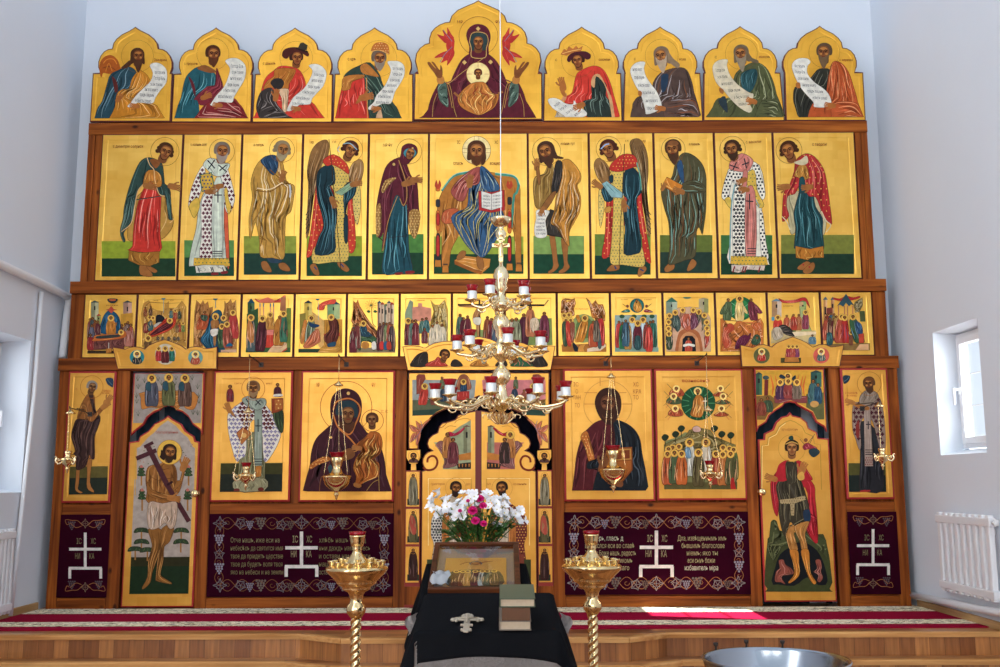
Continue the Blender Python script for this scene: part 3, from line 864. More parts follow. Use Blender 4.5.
for sx in (1, -1):
    F = lambda s: [(435 + sx*(x-435), y) for x, y in P(s)]
    p.robe('4c6052', F('212,470 255,460 266,540 268,595 240,580 215,545'), ('8aa08c', '22302a'), 5, ang=80, wd=6)
    p.poly('b87838', F('205,430 240,425 245,460 212,465'))
    p.poly('7e4824', F('208,432 190,405 170,380 152,350 165,345 185,368 200,380 175,345 190,348 212,380 222,388 225,362 235,380 234,428'))
    p.line('b08a40', 3, F('232,450 275,470 300,600 315,650')); p.line('b08a40', 3, F('290,600 275,520 262,470')); p.line('b08a40', 3, F('205,520 185,580 180,650'))
p.line('c09a50', 3, '275,462 350,400 440,340 470,318')
p.poly('571a26', '368,200 380,160 410,138 440,134 475,145 498,175 503,215 492,260 490,310 435,330 385,305 385,260')
p.poly('2c3c3a', '385,230 395,195 435,180 475,192 487,225 478,260 470,280 400,280'); p.line('c8a058', 4, '385,235 398,188 436,178 478,190 490,225 480,270 472,320 400,318 396,270 386,232')
p.head(435, 235, 42, d=0.05, skin='7e4a26', hair=None, neck=True, blen=1)
for x, y in ((434, 160), (358, 347), (503, 345)): p.poly('d0a860', f'{x},{y-13} {x+13},{y} {x},{y+13} {x-13},{y}', smooth=False)
p.ell('f0d890', 434, 412, 65); p.ring('9a5a28', 434, 412, 65, 3); p.line('b87040', 2, '370,412 400,412'); p.line('b87040', 2, '468,412 498,412'); p.line('b87040', 2, '434,350 434,378')
p.robe('b8702e', '320,540 360,490 395,465 435,455 475,462 515,520 550,525 530,590 480,625 435,640 380,620 335,590', ('f0c878', '7e3c14', 'e8a858', '9a3a20'), 16, wd=5, curl=.1)
p.head(434, 408, 24, d=0.05, skin='7e4824', hair='5a2e14', neck=True)
p.line('9a6030', 12, '330,540 300,515'); p.line('9a6030', 12, '545,520 572,510')
p.text('7c3420', 'МР', 318, 130, 16); p.text('7c3420', 'ѲУ', 530, 130, 16)
p.build('painting', r_)
# 6 -------- crown, red cloak, left-facing
r_, p = top_icon('pointed icon right of the top centre, crowned youth in red cloak and dark green robe', 581.7, 544.2, 621.2, 543.2, 622.6, -.1)
p.fr(540, 20, 6.23); p.clip = 605
p.robe('c8382a', '160,480 200,450 220,360 245,320 330,285 390,305 430,370 460,470 490,605 290,605 300,520 165,525', ('e87060', '8a1c18', 'f09888'), 11, wd=5)
p.robe('26302a', '320,400 345,350 380,370 415,405 410,470 440,520 462,605 320,605 275,560 270,505 320,490', ('5c6c60', '0e1412', '74887a'), 9, wd=5)
p.poly('c89a68', '318,400 330,350 372,340 420,430 450,500 470,605 455,600 430,500 400,400 350,350 340,420')
p.robe('b8a890', '105,570 110,545 180,560 290,605 105,605', ('8a7458',), 4); p.poly('c88a5a', '130,500 165,455 160,500')
p.hand(140, 400, 36, -105, SKL); p.poly(SKL, '120,420 145,430 165,475 140,470')
p.scroll('48,500 80,485 120,495 160,520 205,525 212,500 240,540 275,560 290,595 200,605 140,590 80,550', (.3, .48, .66, .84), -35, WSC, h=20, mar=.2)
p.hand(245, 535, 32, 160, SKL)
p.head(238, 252, 44, d=-.5, tilt=-8, skin='8a4c26', hair='3a1e12', halo=104)
p.poly('4a1a22', '168,250 180,220 220,198 280,195 315,215 312,240 285,245 250,215 215,220 185,262')
p.poly('b86a30', '128,215 150,180 165,190 180,165 205,180 225,160 240,178 268,160 255,195 215,200 165,222', smooth=False); p.line('e8b868', 4, '140,210 190,195 255,182')
p.text(RB, 'соломонъ', 366, 254, 17, 72); p.text(RB, 'с', 95, 256, 18)
p.build('painting', r_)
# 7 -------- grey-brown mantle, long white beard
r_, p = top_icon('third pointed icon from the right, white-bearded elder in a grey-brown mantle holding a scroll', 660.2, 624.4, 700.4, 623.2, 703.2, -.2)
p.fr(540, 20, 6.23); p.clip = 605
q = p.robe('4e3c34', '598,605 575,545 590,500 620,475 690,470 705,390 750,330 830,300 900,300 935,350 960,450 980,605', ('9a8f8c', '2a1e1a', '7a4a2c', 'b0a8a6'), 18, wd=5)
p.poly('26384c', '755,350 800,340 790,420 760,450'); p.robe('5a4238', '770,520 860,490 970,495 978,605 800,605', ('b4aeb0', '30221c', '8a4a24'), 10, ang=-70, wd=5)
p.head(758, 222, 52, d=-.5, tilt=-8, skin='8a5a34', hair='7a6450', beard='b09a80', halo=103, blen=1.7, hairlong=1)
p.poly('8a7258', '800,200 830,240 870,275 860,300 825,280 800,250')
p.scroll('562,325 575,285 610,262 655,262 648,300 660,350 700,410 730,450 758,530 735,565 665,588 655,560 630,470 590,400', (.18, .33, .48, .62, .77, .91), 0, WSC[3:], h=22, mar=.16)
p.hand(750, 550, 28, 190, SKL); p.poly(SKL, '615,440 635,450 630,475 612,465'); p.text(RB, 'исаiа', 866, 252, 17, 42); p.text(RB, 'с', 585, 250, 18)
p.build('painting', r_)
# 8 -------- olive mantle
r_, p = top_icon('second pointed icon from the right, long-bearded elder in an olive green mantle with scroll', 740.2, 703.6, 780.5, 703.4, 785, -.6)
p.fr(700, 20, 5.952); p.clip = 578
p.robe('4e5232', '62,578 75,520 110,465 180,460 200,350 230,300 320,250 390,280 430,350 455,440 482,578', ('8f9468', '2a2c1a', 'a8aa84'), 16, wd=5)
p.robe('274a4e', '245,320 330,290 340,350 300,430 250,400', ('5a8488', '122628'), 6); p.robe('26343c', '110,480 150,455 165,550 130,520', (), 0)
p.robe('525636', '360,490 420,470 475,490 482,578 330,578', ('a2a47e', '2c2e1c'), 8, ang=-60, wd=5)
p.head(246, 200, 48, d=-.4, tilt=-6, skin='7e4e2a', hair='6a5a44', beard='8a7a62', halo=95, blen=1.9, hairlong=1)
p.poly('6a5a44', '285,190 310,225 345,240 345,258 310,250 285,230')
p.scroll('75,300 82,262 115,238 165,236 160,270 180,330 220,380 265,415 300,435 318,440 312,470 285,480 310,530 292,552 240,525 190,480 140,420 95,370', (.22, .34, .47, .6, .73, .86), -4, WSC[1:], paper='cfc2a4', h=20, mar=.2)
p.hand(308, 482, 28, 200, SKL); p.poly(SKL, '115,405 140,415 138,440 118,430'); p.text(RB, 'аввакумъ', 350, 226, 15, 66); p.text(RB, 'с', 88, 228, 18)
p.build('painting', r_)
# 9 -------- orange-red mantle
r_, p = top_icon('pointed icon at far right of top row, bearded man in an orange-red mantle holding scroll', 819.8, 784.4, 863.3, 785.9, 866, -.9)
p.fr(700, 20, 5.952); p.clip = 578
p.robe('2c2c24', '600,578 570,530 555,470 565,400 620,390 670,330 710,290 780,300 790,400 740,460 680,530 640,570', ('6a6a5a', '141410'), 9, wd=5)
p.robe('b04f26', '665,578 668,500 740,470 765,330 790,250 840,255 885,310 915,400 940,490 958,578', ('dc8a58', '74280f', 'e8a070'), 14, wd=5)
p.robe('b4532a', '790,500 900,485 950,520 955,578 800,578', ('e09868', '7a2c10'), 7, ang=-70, wd=5)
p.head(740, 192, 50, d=-.35, skin='7e4a26', hair='5a4430', beard='6a5238', halo=92, blen=1.5)
p.scroll('548,290 555,250 590,228 640,230 658,252 640,275 640,320 680,370 730,405 765,440 782,490 760,518 680,518 675,490 620,430 580,370', (.2, .32, .45, .58, .7, .83), 3, WSC, h=19, mar=.17)
p.hand(775, 508, 28, 190, SKL); p.poly(SKL, '570,378 592,372 598,402 576,404'); p.text(RB, 'с иеремiа', 830, 244, 15, 78)
p.build('painting', r_)
# ------------------------------------------------------------------ row of standing saints with the enthroned figure
DG = 'tall standing-saint icons of the middle row'
top_s = [103.8, 184.4, 243.4, 304.2, 369.3, 428.9, 527.7, 588.3, 653.4, 712.8, 771.3, 853.1]
bot_s = [95.5, 178.7, 238.4, 300.0, 367.4, 428.9, 528.3, 590.6, 655.7, 718.1, 777.8, 861.3]
DX = [(X(a, 134) + X(b, 281.5))/2 for a, b in zip(top_s, bot_s)]
DZ0, DZ1 = Z(280.6), Z(134.4)
def saint_icon(i, label, fr, ground=('8c9a3a', '1f3a22'), fy=None, name='standing_saint_icon'):
    """gilded board with two green ground bands; fy = (x0,x1,y_light,y_dark,y_end) in the tracing frame"""
    g = 0.003 if i != 5 else 0.001
    zt = DZ1 + 0
    r, p = icon(name, label, DG, rect(DX[i] + g, DX[i+1] - g, DZ0, zt), border=0.042, gold=GOLD_B, edge_w=0.008)
    p.fr(*fr)
    x0, x1, ya, yb, yc = fy
    p.poly(ground[0], [(x0, ya), (x1, ya), (x1, yb), (x0, yb)], smooth=False)
    p.poly(ground[1], [(x0, yb), (x1, yb), (x1, yc), (x0, yc)], smooth=False)
    return r, p
D1, D2, D3, D4, D5, D6 = (94, 130, 4.3), (235, 130, 4.3), (365, 130, 4.303), (525, 130, 4.3), (650, 130, 4.3), (710, 130, 4.306)
FT = '9a6230'
def foot(p, s, col=FT): p.robe(col, s, (), 0, out='4a2410', ow=1.2)
# 1 youth, green cloak over red
r_, p = saint_icon(0, 'standing-saint icon at far left, young man in a dark green cloak over a red robe', D1, ('8f9f2e', '1d3a24'), (33, 350, 478, 552, 630))
foot(p, '195,590 205,575 245,580 240,600 252,622 240,632 200,622'); foot(p, '225,585 250,590 272,605 262,615 240,605')
p.robe('b88a3e', '145,430 170,300 290,230 325,330 342,385 330,430 290,470 270,440 160,480', ('dcb878', '7a5220'), 8)
p.robe('c5352a', '165,500 170,420 185,330 205,270 235,215 255,190 275,230 290,270 285,380 285,450 282,525 150,518', ('ea7264', '8c1a1a', 'f09a88', '7c1618'), 12, wd=4)
p.robe('a06a28', '150,518 200,528 282,522 280,570 240,585 190,580 148,560', ('d8a850', '643c10'), 7, wd=3, smooth=False)
p.robe('2e4640', '112,435 125,380 130,330 150,250 180,170 205,130 240,118 290,140 300,190 305,235 320,240 330,280 300,285 275,275 260,225 255,180 225,180 210,230 190,260 178,320 160,400 128,440 135,475 125,480', ('587a70', '14231e', '7a948a'), 12, wd=4)
p.robe('b8762c', '210,235 225,180 258,172 288,195 290,240 260,245 245,220 220,245', ('e0b060',), 4)
p.line('d8b078', 4, '228,118 240,150 258,172 262,215 280,275 310,285'); p.line('d8b078', 4, '210,235 188,265 175,330 160,400 118,438'); p.line('d8b078', 3, '320,300 330,370 342,385 325,400')
p.robe('2e4640', '290,235 315,240 330,300 335,370 338,385 320,380 310,300', ('587a70',), 4)
p.hand(345, 245, 24, 15); p.hand(240, 243, 24, 10)
p.poly('8a5228', '240,130 265,125 285,140 265,165')
p.head(305, 93, 36, d=.5, tilt=18, skin='86502a', hair='4a2a14', halo=61, hw=1.5, curly=True)
p.text(RB, 'с димитрiи солунск', 82, 76, 13, 130); p.build('painting', r_)
# 2 bishop, cross-patterned vestment
r_, p = saint_icon(1, 'standing-saint icon second from left, grey bishop in white vestment with brown crosses', D1, ('5a8a48', '17402c'), (388, 602, 474, 548, 628))
q = p.robe('c4cbb8', '408,580 420,500 440,420 450,340 480,260 540,260 562,330 575,420 580,500 582,580 560,590 430,585', ('8f9a8a', 'e0e4d4'), 8, wd=3)
p.robe('cc5a3a', '560,290 572,330 578,430 582,580 572,582 560,420', (), 0); 
q = p.robe('e6e0d2', '460,330 475,280 512,270 510,550 455,552 462,450', (), 0); p.pattern(q, '5c2030', 17, 'cross', 7)
q = p.robe('e6e0d2', '408,300 430,220 470,150 480,200 470,230 448,300 430,360 410,340', (), 0); p.pattern(q, '5c2030', 17, 'cross', 7)
q = p.robe('e6e0d2', '540,170 570,160 585,200 604,280 600,320 580,360 562,330 556,250', (), 0); p.pattern(q, '5c2030', 17, 'cross', 7)
p.robe('d8b048', '410,320 445,290 455,330 432,378 415,350', (), 0); p.robe('d8b048', '560,260 572,250 580,300 590,330 580,362 568,330', (), 0)
p.robe('cdd4c0', '512,240 556,235 552,548 510,550', ('9aa494',), 4, wd=2)
p.robe('cdd4c0', '470,145 500,120 560,140 585,150 560,190 540,200 515,195 480,165', ('9aa494',), 4, wd=2)
for a, b, c, d in ((488,130,520,165), (520,128,490,170), (540,175,570,150), (535,150,568,178), (533,255,533,312), (516,280,550,280)): p.line('26282c', 5, [(a, b), (c, d)])
for y in (522, 532, 542): p.line('26282c', 4, [(510, y), (552, y)])
q = p.robe('d2a83c', '430,550 580,552 585,585 500,592 428,582', (), 0, smooth=False); p.pattern(q, '4a6a4a', 16, 'dot', 3)
p.robe('d6d2c0', '435,585 470,580 560,582 572,612 520,612 440,615', ('8a8a7a',), 5, wd=2, smooth=False)
for x in (450, 505, 512, 555): p.line('3a3a40', 4, [(x-3, 590), (x+4, 612)])
p.poly('7c2428', '505,615 530,612 535,622 508,624'); p.poly('7c2428', '545,610 572,606 574,616 550,620')
q = p.robe('cfa63e', '452,195 505,182 520,255 465,265', (), 0, smooth=False); p.line('2a6a50', 5, '455,195 505,182 520,255 465,265', smooth=False, closed=True); p.pattern(q, '2a3a6a', 15, 'dot', 4)
p.hand(500, 266, 20, 0); p.hand(535, 243, 20, 170)
p.head(550, 92, 37, d=.25, tilt=6, skin='8a5430', hair='7a6a5c', beard='9a8a7c', halo=54, hw=1.5, blen=.9)
p.text(RB, 'с иоаннъ злат', 416, 68, 12, 70); p.build('painting', r_)
# 3 ochre cloak
r_, p = saint_icon(2, 'standing-saint icon third from left, grey-bearded man wrapped in an ochre cloak', D2, ('8a9438', '1c3c30'), (38, 264, 456, 530, 622))
foot(p, '112,570 135,565 158,605 145,612 120,600'); foot(p, '188,575 215,572 238,600 225,608 195,598')
p.poly('2a4050', '140,545 200,545 195,570 150,570')
q = p.robe('b88a3c', '65,470 60,380 75,290 68,230 85,165 120,120 155,110 200,130 215,190 225,225 255,240 252,290 240,350 220,370 215,430 215,500 208,555 160,550 110,545 105,480 95,420 85,400', ('e8cf98', '7e5820', 'f0dcb0', '8a6020', '9a6a28'), 22, wd=4, curl=.09)
p.robe('24405a', '110,130 150,108 180,115 185,160 165,195 130,160', ('4a6c88', '122434'), 5)
p.line('7a4e18', 4, '150,170 190,205 230,225'); p.line('7a4e18', 4, '90,260 150,265 200,235 240,230'); p.line('f0dcb0', 4, '95,250 150,255 205,225'); p.line('7a4e18', 4, '125,300 130,400 110,500'); p.line('7a4e18', 4, '180,300 165,400 175,520')
p.line('c8c4bc', 7, '235,235 238,265 236,290')
p.hand(205, 200, 22, -70)
p.head(202, 85, 36, d=.5, tilt=10, skin='9a6a3c', hair='8a7858', beard='9a8a68', halo=54, hw=1.5, blen=.7, curly=True)
p.text(RB, 'а петръ', 80, 70, 13, 44); p.build('painting', r_)
# 4 angel, left
def angel_robe(p): pass
r_, p = saint_icon(3, 'standing-saint icon fourth from left, winged angel turned right with a green scroll', D2, ('8f9a2c', '17402a'), (308, 546, 456, 542, 628))
q = p.robe('8a6236', '312,330 318,250 310,180 325,100 350,60 385,42 402,55 400,110 370,170 345,250 330,340 318,440 305,460', ('b89060', '4e3218', '6a4a26', 'c8a478'), 14, wd=4)
for y in (345, 365, 385, 405, 425): p.line('30322e', 3, [(318, y), (304, y+22)])
p.robe('9a7244', '490,180 505,145 535,126 552,145 550,190 530,240 500,260 485,210', ('c8a478', '5a3a1c'), 6, wd=4)
q = p.robe('c43a28', '308,548 318,480 330,400 345,270 360,180 420,140 480,160 505,300 515,400 518,505 490,525 470,400 400,420 345,520', ('e87a60', '8a1c18'), 9, wd=4); p.pattern(q, 'e0b050', 22, 'dot', 3)
foot(p, '322,585 345,575 362,612 358,626 338,618'); foot(p, '440,570 462,568 492,598 478,610 450,592')
p.line('2a3a6a', 5, '340,588 352,600'); p.line('2a3a6a', 5, '455,575 468,590')
q = p.robe('d4b458', '335,572 345,500 420,530 430,300 400,220 370,170 390,130 450,165 490,190 485,330 478,420 486,480 485,560 420,568', (), 0)
q2 = p.robe('d8bc68', '510,250 535,235 540,330 525,410 508,340', (), 0)
p.pattern(q, '3a5a4a', 13, 'dot', 2.4); p.pattern(q2, '3a5a4a', 13, 'dot', 2.4)
p.robe('16323a', '355,180 395,150 425,160 430,230 408,240 428,290 440,360 430,440 428,525 345,535 360,460 380,420 372,360 355,300 350,240', ('41707a', '0a181c', '5c8a92'), 12, wd=4)
p.robe('16323a', '470,240 520,230 515,280 485,315 472,380', ('41707a',), 4); p.robe('16323a', '468,380 485,370 484,480 470,475', (), 0)
p.robe('c43a28', '378,130 425,105 480,145 490,190 460,170 420,150 395,155', (), 0); p.pattern(P('385,132 425,108 478,148 485,180 420,145'), 'e0b050', 14, 'dot', 2.4)
p.robe('8aa684', '430,270 500,222 520,238 460,282', ('5a7a5a',), 3, smooth=False)
p.line('3a2414', 3, '404,40 420,200 438,400 456,605', smooth=False)
p.hand(520, 232, 22, -10); p.hand(422, 310, 22, 70)
p.head(495, 85, 36, d=.5, tilt=20, skin='86502a', hair='4a2214', halo=54, hw=1.5, curly=True)
p.line('8ab0b8', 4, '465,60 495,58 525,85'); p.line('9ab8c0', 3, '450,70 442,85 450,95')
p.text(RB, 'ар', 325, 58, 12, 14); p.text(RB, 'гл', 420, 56, 12, 14); p.build('painting', r_)
# 5 mother, maroon
r_, p = saint_icon(4, 'standing-saint icon fifth from left, veiled woman in maroon with open hands', D3, ('4a7c38', '163c26'), (30, 252, 448, 528, 622))
q = p.robe('1a4650', '75,615 85,500 100,380 130,280 175,300 185,400 190,520 205,610 150,618', ('4a8c98', '0c2228', '6aa4ac'), 12, wd=5)
q = p.robe('561a26', '72,525 80,440 70,460 50,450 48,340 70,220 95,150 140,120 170,125 195,190 210,210 225,230 232,340 238,380 215,460 195,430 185,390 182,320 165,330 150,290 130,285 105,370 90,470', ('7c3844', '30101a', '8a4650'), 14, wd=4)
for s in ('70,255 90,215 135,205 105,235 80,270', '48,340 65,315 70,370 66,440 50,460 46,400', '192,350 230,345 238,390 216,468 190,425'):
    q = p.robe('9a7038', s, ('c8a060', '5e3a18'), 4, wd=3, out=None); p.pattern(q, 'd0ac68', 12, 'dot', 3)
p.line('b88a44', 3, '145,130 175,220 180,290 165,325 150,295'); p.line('b88a44', 2.5, '140,285 100,390 76,520')
p.poly('7c2024', '130,615 160,612 158,622 132,624'); p.poly('7c2024', '175,608 208,606 212,616 180,620')
p.hand(185, 228, 24, -15); p.hand(220, 215, 22, 5)
p.ring('7a4a1c', 190, 92, 54, 1.5)
p.robe('561a26', '155,100 162,70 190,58 220,70 225,100 200,130 178,150 150,140', ('7c3844',), 3, wd=3)
p.robe('3a8088', '165,100 180,80 210,82 222,100 205,120 180,120', (), 0)
p.head(192, 100, 28, d=.5, tilt=20, skin='86502a', hair=None, neck=False)
p.ell('d0a860', 205, 78, 4); p.ell('d0a860', 124, 148, 6); p.text(RB, 'МР ѲУ', 78, 72, 13, 40); p.build('painting', r_)
# 6 enthroned
r_, p = saint_icon(5, 'widest icon of the middle row, long-haired bearded figure enthroned with an open book', D3, ('94a438', '1a4026'), (296, 682, 458, 534, 618), name='enthroned_icon')
q = p.robe('b0702c', '310,420 312,330 330,270 370,210 440,180 480,172 560,185 630,195 665,235 668,330 672,570 650,590 640,440 600,400 540,420 420,420 400,460 370,520 360,590 332,595 330,440 320,480 318,570 304,575', ('e0a858', '7a4216', 'eec080'), 22, wd=4)
p.line('3f8a76', 9, '330,262 380,200 450,182'); p.line('3f8a76', 10, '560,190 640,200 660,235 652,270 640,290 630,420'); p.line('9ad0b8', 2.5, '332,256 380,195 450,176'); p.line('9ad0b8', 2.5, '560,184 642,196 668,238')
for x, ys_ in ((314, ((240, 262), (300, 330), (350, 430), (450, 560))), (622, ((225, 250), (290, 320), (345, 440), (460, 580)))):
    for k, (a, b) in enumerate(ys_):
        p.robe('2a2c30' if k % 2 else 'c86a2a', [(x-7, a), (x+7, a), (x+9, (a+b)/2), (x+7, b), (x-7, b), (x-9, (a+b)/2)], (), 0)
        if k > 1: p.robe('b83028', [(x-6, a+12), (x+6, a+12), (x+6, b-24), (x-6, b-24)], (), 0)
    p.poly('b8442a', [(x-14, 240), (x-6, 215), (x, 236), (x+6, 215), (x+14, 240), (x, 255)])
for x, y in ((314, 575), (346, 600), (622, 590), (662, 595)): p.robe('c07a2e', [(x-12, y-15), (x+12, y-15), (x+14, y+14), (x-14, y+14)], (), 0, smooth=False); p.line('26282c', 5, [(x-10, y-22), (x+10, y-22)])
p.robe('c88436', '385,560 420,540 540,555 535,590 500,620 470,610 390,575', ('f0c080',), 3, ang=70, smooth=False); p.poly('9a5820', '385,562 470,598 505,606 500,622 465,612 386,578', smooth=False)
foot(p, '395,545 415,520 435,525 425,550 400,560'); foot(p, '480,548 500,540 512,580 505,602 485,590')
p.robe('b85a34', '328,385 345,345 400,340 390,390 350,405', ('e0a070',), 4)
q = p.robe('35587a', '370,380 400,350 440,330 450,240 500,160 545,200 575,250 570,300 600,370 600,410 560,480 520,540 490,545 440,500 400,440', ('c8b868', '16283c', 'd8cc88', '6a8aa0', 'b0a458', '16283c'), 30, wd=4, curl=.1, ang=12)
q = p.robe('9a4a42', '370,270 385,235 430,190 480,160 500,170 490,230 450,245 430,300 400,305', ('d8a090', '5c1e20', 'c87a68'), 9, wd=4, ang=30)
p.robe('35587a', '495,160 520,165 560,210 580,250 560,265 520,260 500,240', ('a0b4a8', '16283c'), 7, wd=4)
p.hand(452, 222, 24, -80)
p.robe('b02a2a', '488,262 545,268 600,258 602,345 545,356 490,345', (), 0, smooth=False)
p.robe('d8d4c8', '500,262 544,276 590,262 590,332 544,346 502,334', (), 0, smooth=False); p.line('6a5a4a', 2, [(544, 276), (544, 346)])
for k in range(4):
    p.text('3a3434', 'прiидите', 508, 286 + k*14, 8, 30, ang=6); p.text('3a3434', 'ко мнѣ вси', 550, 288 + k*14, 8, 34, ang=-6)
p.ell('f0d896', 480, 88, 61, n=36); p.ring('7a4a1c', 480, 88, 61, 1.6)
for a in ('420,80 440,80', '420,98 440,98', '520,80 540,80', '520,98 540,98', '470,28 470,50', '490,28 490,50'): p.line('9a6a34', 1.5, a)
p.head(480, 92, 42, d=0, skin='8a5630', hair='4e2c16', beard='5a3218', blen=.9, hairlong=.8)
p.poly('4e2c16', '505,110 520,120 514,145 500,150')
for s, x, y in (('ІС', 396, 60), ('ХС', 558, 60)): p.text(RB, s, x, y, 14, 14)
p.text(RB, 'спасъ', 380, 150, 14, 42); p.text(RB, 'вседер', 538, 150, 14, 44); p.build('painting', r_)
# 7 ascetic prophet
r_, p = saint_icon(6, 'standing-saint icon right of the enthroned figure, long-haired prophet with bare legs and hanging scroll', D4, ('7c9a50', '14402a'), (36, 254, 455, 534, 618))
foot(p, '105,455 128,455 140,560 145,585 130,605 105,618 100,608 122,580'); foot(p, '155,470 185,475 182,560 192,590 170,612 148,616 146,606 168,580')
p.robe('8c6a30', '42,320 35,240 45,200 80,190 100,150 120,150 130,230 120,300 95,330 60,340', ('b89858', '54401a', 'c0a468'), 9, wd=3)
p.robe('322c26', '85,440 90,390 110,340 150,380 165,440 190,480 150,460 110,455', ('66584a',), 5)
q = p.robe('c28434', '110,400 125,350 135,280 160,200 155,140 185,125 215,150 240,190 238,220 225,240 240,290 235,350 210,400 190,440 190,500 165,470 140,420', ('ecc890', '7c4c18', 'f0d8b0', '8a5420', '6e4210'), 20, wd=3.5, curl=.1)
p.robe('2e2a26', '120,200 135,135 160,140 158,200 140,268 115,265', ('5c5048',), 4)
p.robe('8a5a2c', '110,275 135,265 120,300 90,345 70,352 62,345', (), 0); p.hand(52, 150, 22, -85); p.robe('8a5a2c', '48,165 60,160 66,225 56,232', (), 0)
p.scroll('50,345 95,345 105,355 88,390 95,450 75,465 45,458 40,420 48,380', (.25, .37, .5, .62, .74, .87), 0, ['покайте', 'ся при', 'ближися', 'царств'], h=9)
p.hand(72, 348, 18, 120)
p.head(92, 92, 40, d=-.5, tilt=-16, skin='7e4c28', hair='42281a', beard='4a2c1a', halo=61, hw=1.5, blen=1.4, hairlong=1)
p.poly('42281a', '120,90 140,110 165,118 160,125 135,122 118,110')
p.text(RB, 'иоаннъ прт', 154, 64, 12, 60); p.build('painting', r_)
# 8 angel, right
r_, p = saint_icon(7, 'standing-saint icon of a winged angel turned left with a pale blue scroll', D4, ('667e34', '14382a'), (300, 540, 448, 540, 622))
q = p.robe('7a5a34', '450,60 470,38 500,45 525,100 530,180 524,260 530,350 540,440 528,450 510,330 490,220 470,140', ('a88a60', '483018', 'b89a70'), 14, wd=4)
for y in (340, 360, 380, 400, 420): p.line('30322e', 3, [(522, y), (542, y+26)])
p.robe('8a6438', '296,150 312,122 335,130 360,160 370,215 340,235 310,200', ('b89468', '54381c'), 6, wd=4)
q = p.robe('b83026', '330,545 345,440 350,300 365,200 400,140 470,110 500,260 505,330 520,430 542,570 510,540 490,420 400,420 370,500 360,545', ('e07a60', '841a18'), 9, wd=4); p.pattern(q, 'e0b050', 22, 'dot', 3)
p.robe('c08a3a', '345,335 368,328 368,350 345,355', (), 0)
foot(p, '378,575 402,572 404,600 362,608 352,600'); foot(p, '492,590 515,585 522,602 495,630 484,622'); p.line('2a3a6a', 6, '385,585 392,598'); p.line('2a3a6a', 6, '495,598 510,606')
q = p.robe('d4b458', '368,572 372,480 380,300 365,190 410,150 480,160 490,180 440,200 430,260 425,320 425,500 430,535 490,530 500,500 512,540 508,588 420,580', (), 0); p.pattern(q, '3a5a4a', 13, 'dot', 2.4)
q2 = p.robe('d8bc68', '318,260 335,245 340,330 325,420 316,350', (), 0); p.pattern(q2, '3a5a4a', 13, 'dot', 2.4)
p.robe('16323a', '425,185 460,160 490,190 500,230 500,270 480,300 490,400 500,510 470,535 425,530 430,430 422,340 440,300 420,270', ('41707a', '0a181c', '5c8a92', '2a545c'), 12, wd=4)
p.robe('16323a', '330,250 355,240 380,295 350,310 332,280', ('41707a',), 4); p.robe('16323a', '362,200 378,195 378,225 364,225', (), 0)
p.robe('b83026', '364,170 375,140 420,105 470,110 482,150 440,170 400,180', (), 0); p.pattern(P('372,160 420,110 465,115 475,148 400,172'), 'e0b050', 14, 'dot', 2.4)
p.robe('8ab0b0', '330,232 352,220 425,275 418,292 372,290', ('5a8484',), 3, smooth=False)
p.line('3a2414', 3, '428,60 420,250 410,420 405,580', smooth=False); p.line('5aa08a', 5, '480,140 495,200 500,260')
p.hand(312, 235, 22, -140); p.hand(425, 325, 22, 90)
p.head(360, 82, 38, d=-.5, tilt=-18, skin='86502a', hair='4a2214', halo=54, hw=1.5, curly=True); p.line('8ab0d8', 5, '326,82 345,64 362,60')
p.text(RB, 'гл', 432, 52, 12, 12); p.text(RB, 'ар', 505, 52, 12, 14); p.build('painting', r_)
# 9 apostle with book
r_, p = saint_icon(8, 'standing-saint icon of a bald bearded man in a grey-green cloak holding an orange book', D5, ('5e6a2c', '22362c'), (43, 268, 452, 525, 615))
foot(p, '62,595 85,572 105,580 100,600 70,612'); foot(p, '160,595 180,555 200,570 190,592 165,608')
q = p.robe('4e4a30', '78,575 85,500 80,400 60,330 48,260 70,230 95,200 110,140 140,100 180,105 220,140 240,190 242,260 240,350 232,410 225,450 212,420 200,440 195,540 150,560 110,575', ('7aa090', '2a2214', '6a4424', '8ab0a0', '7a4a28', '221c10'), 26, wd=4, curl=.1)
p.robe('2a4a6a', '115,150 135,130 145,180 145,230 130,210', (), 0)
p.robe('4e4a30', '140,230 200,215 240,250 230,270 170,270 140,262', ('7a9a88', '2a2214'), 5, ang=-70, wd=3)
p.robe('c87a28', '72,202 140,238 118,278 52,238', ('f0b868',), 2, smooth=False); p.line('7a3c10', 4, '52,238 118,278 140,242', smooth=False); p.line('e8c070', 3, '56,232 120,268')
p.hand(125, 262, 22, -160); p.hand(58, 245, 16, -60)
p.head(100, 82, 38, d=-.45, tilt=-8, skin='80502a', hair='4a2e1a', beard='4a2e1a', halo=51, hw=1.5, blen=1.3)
p.poly('80502a', '75,62 90,46 115,48 122,62 98,68')
p.text(RB, 'а павелъ', 168, 66, 12, 46); p.build('painting', r_)
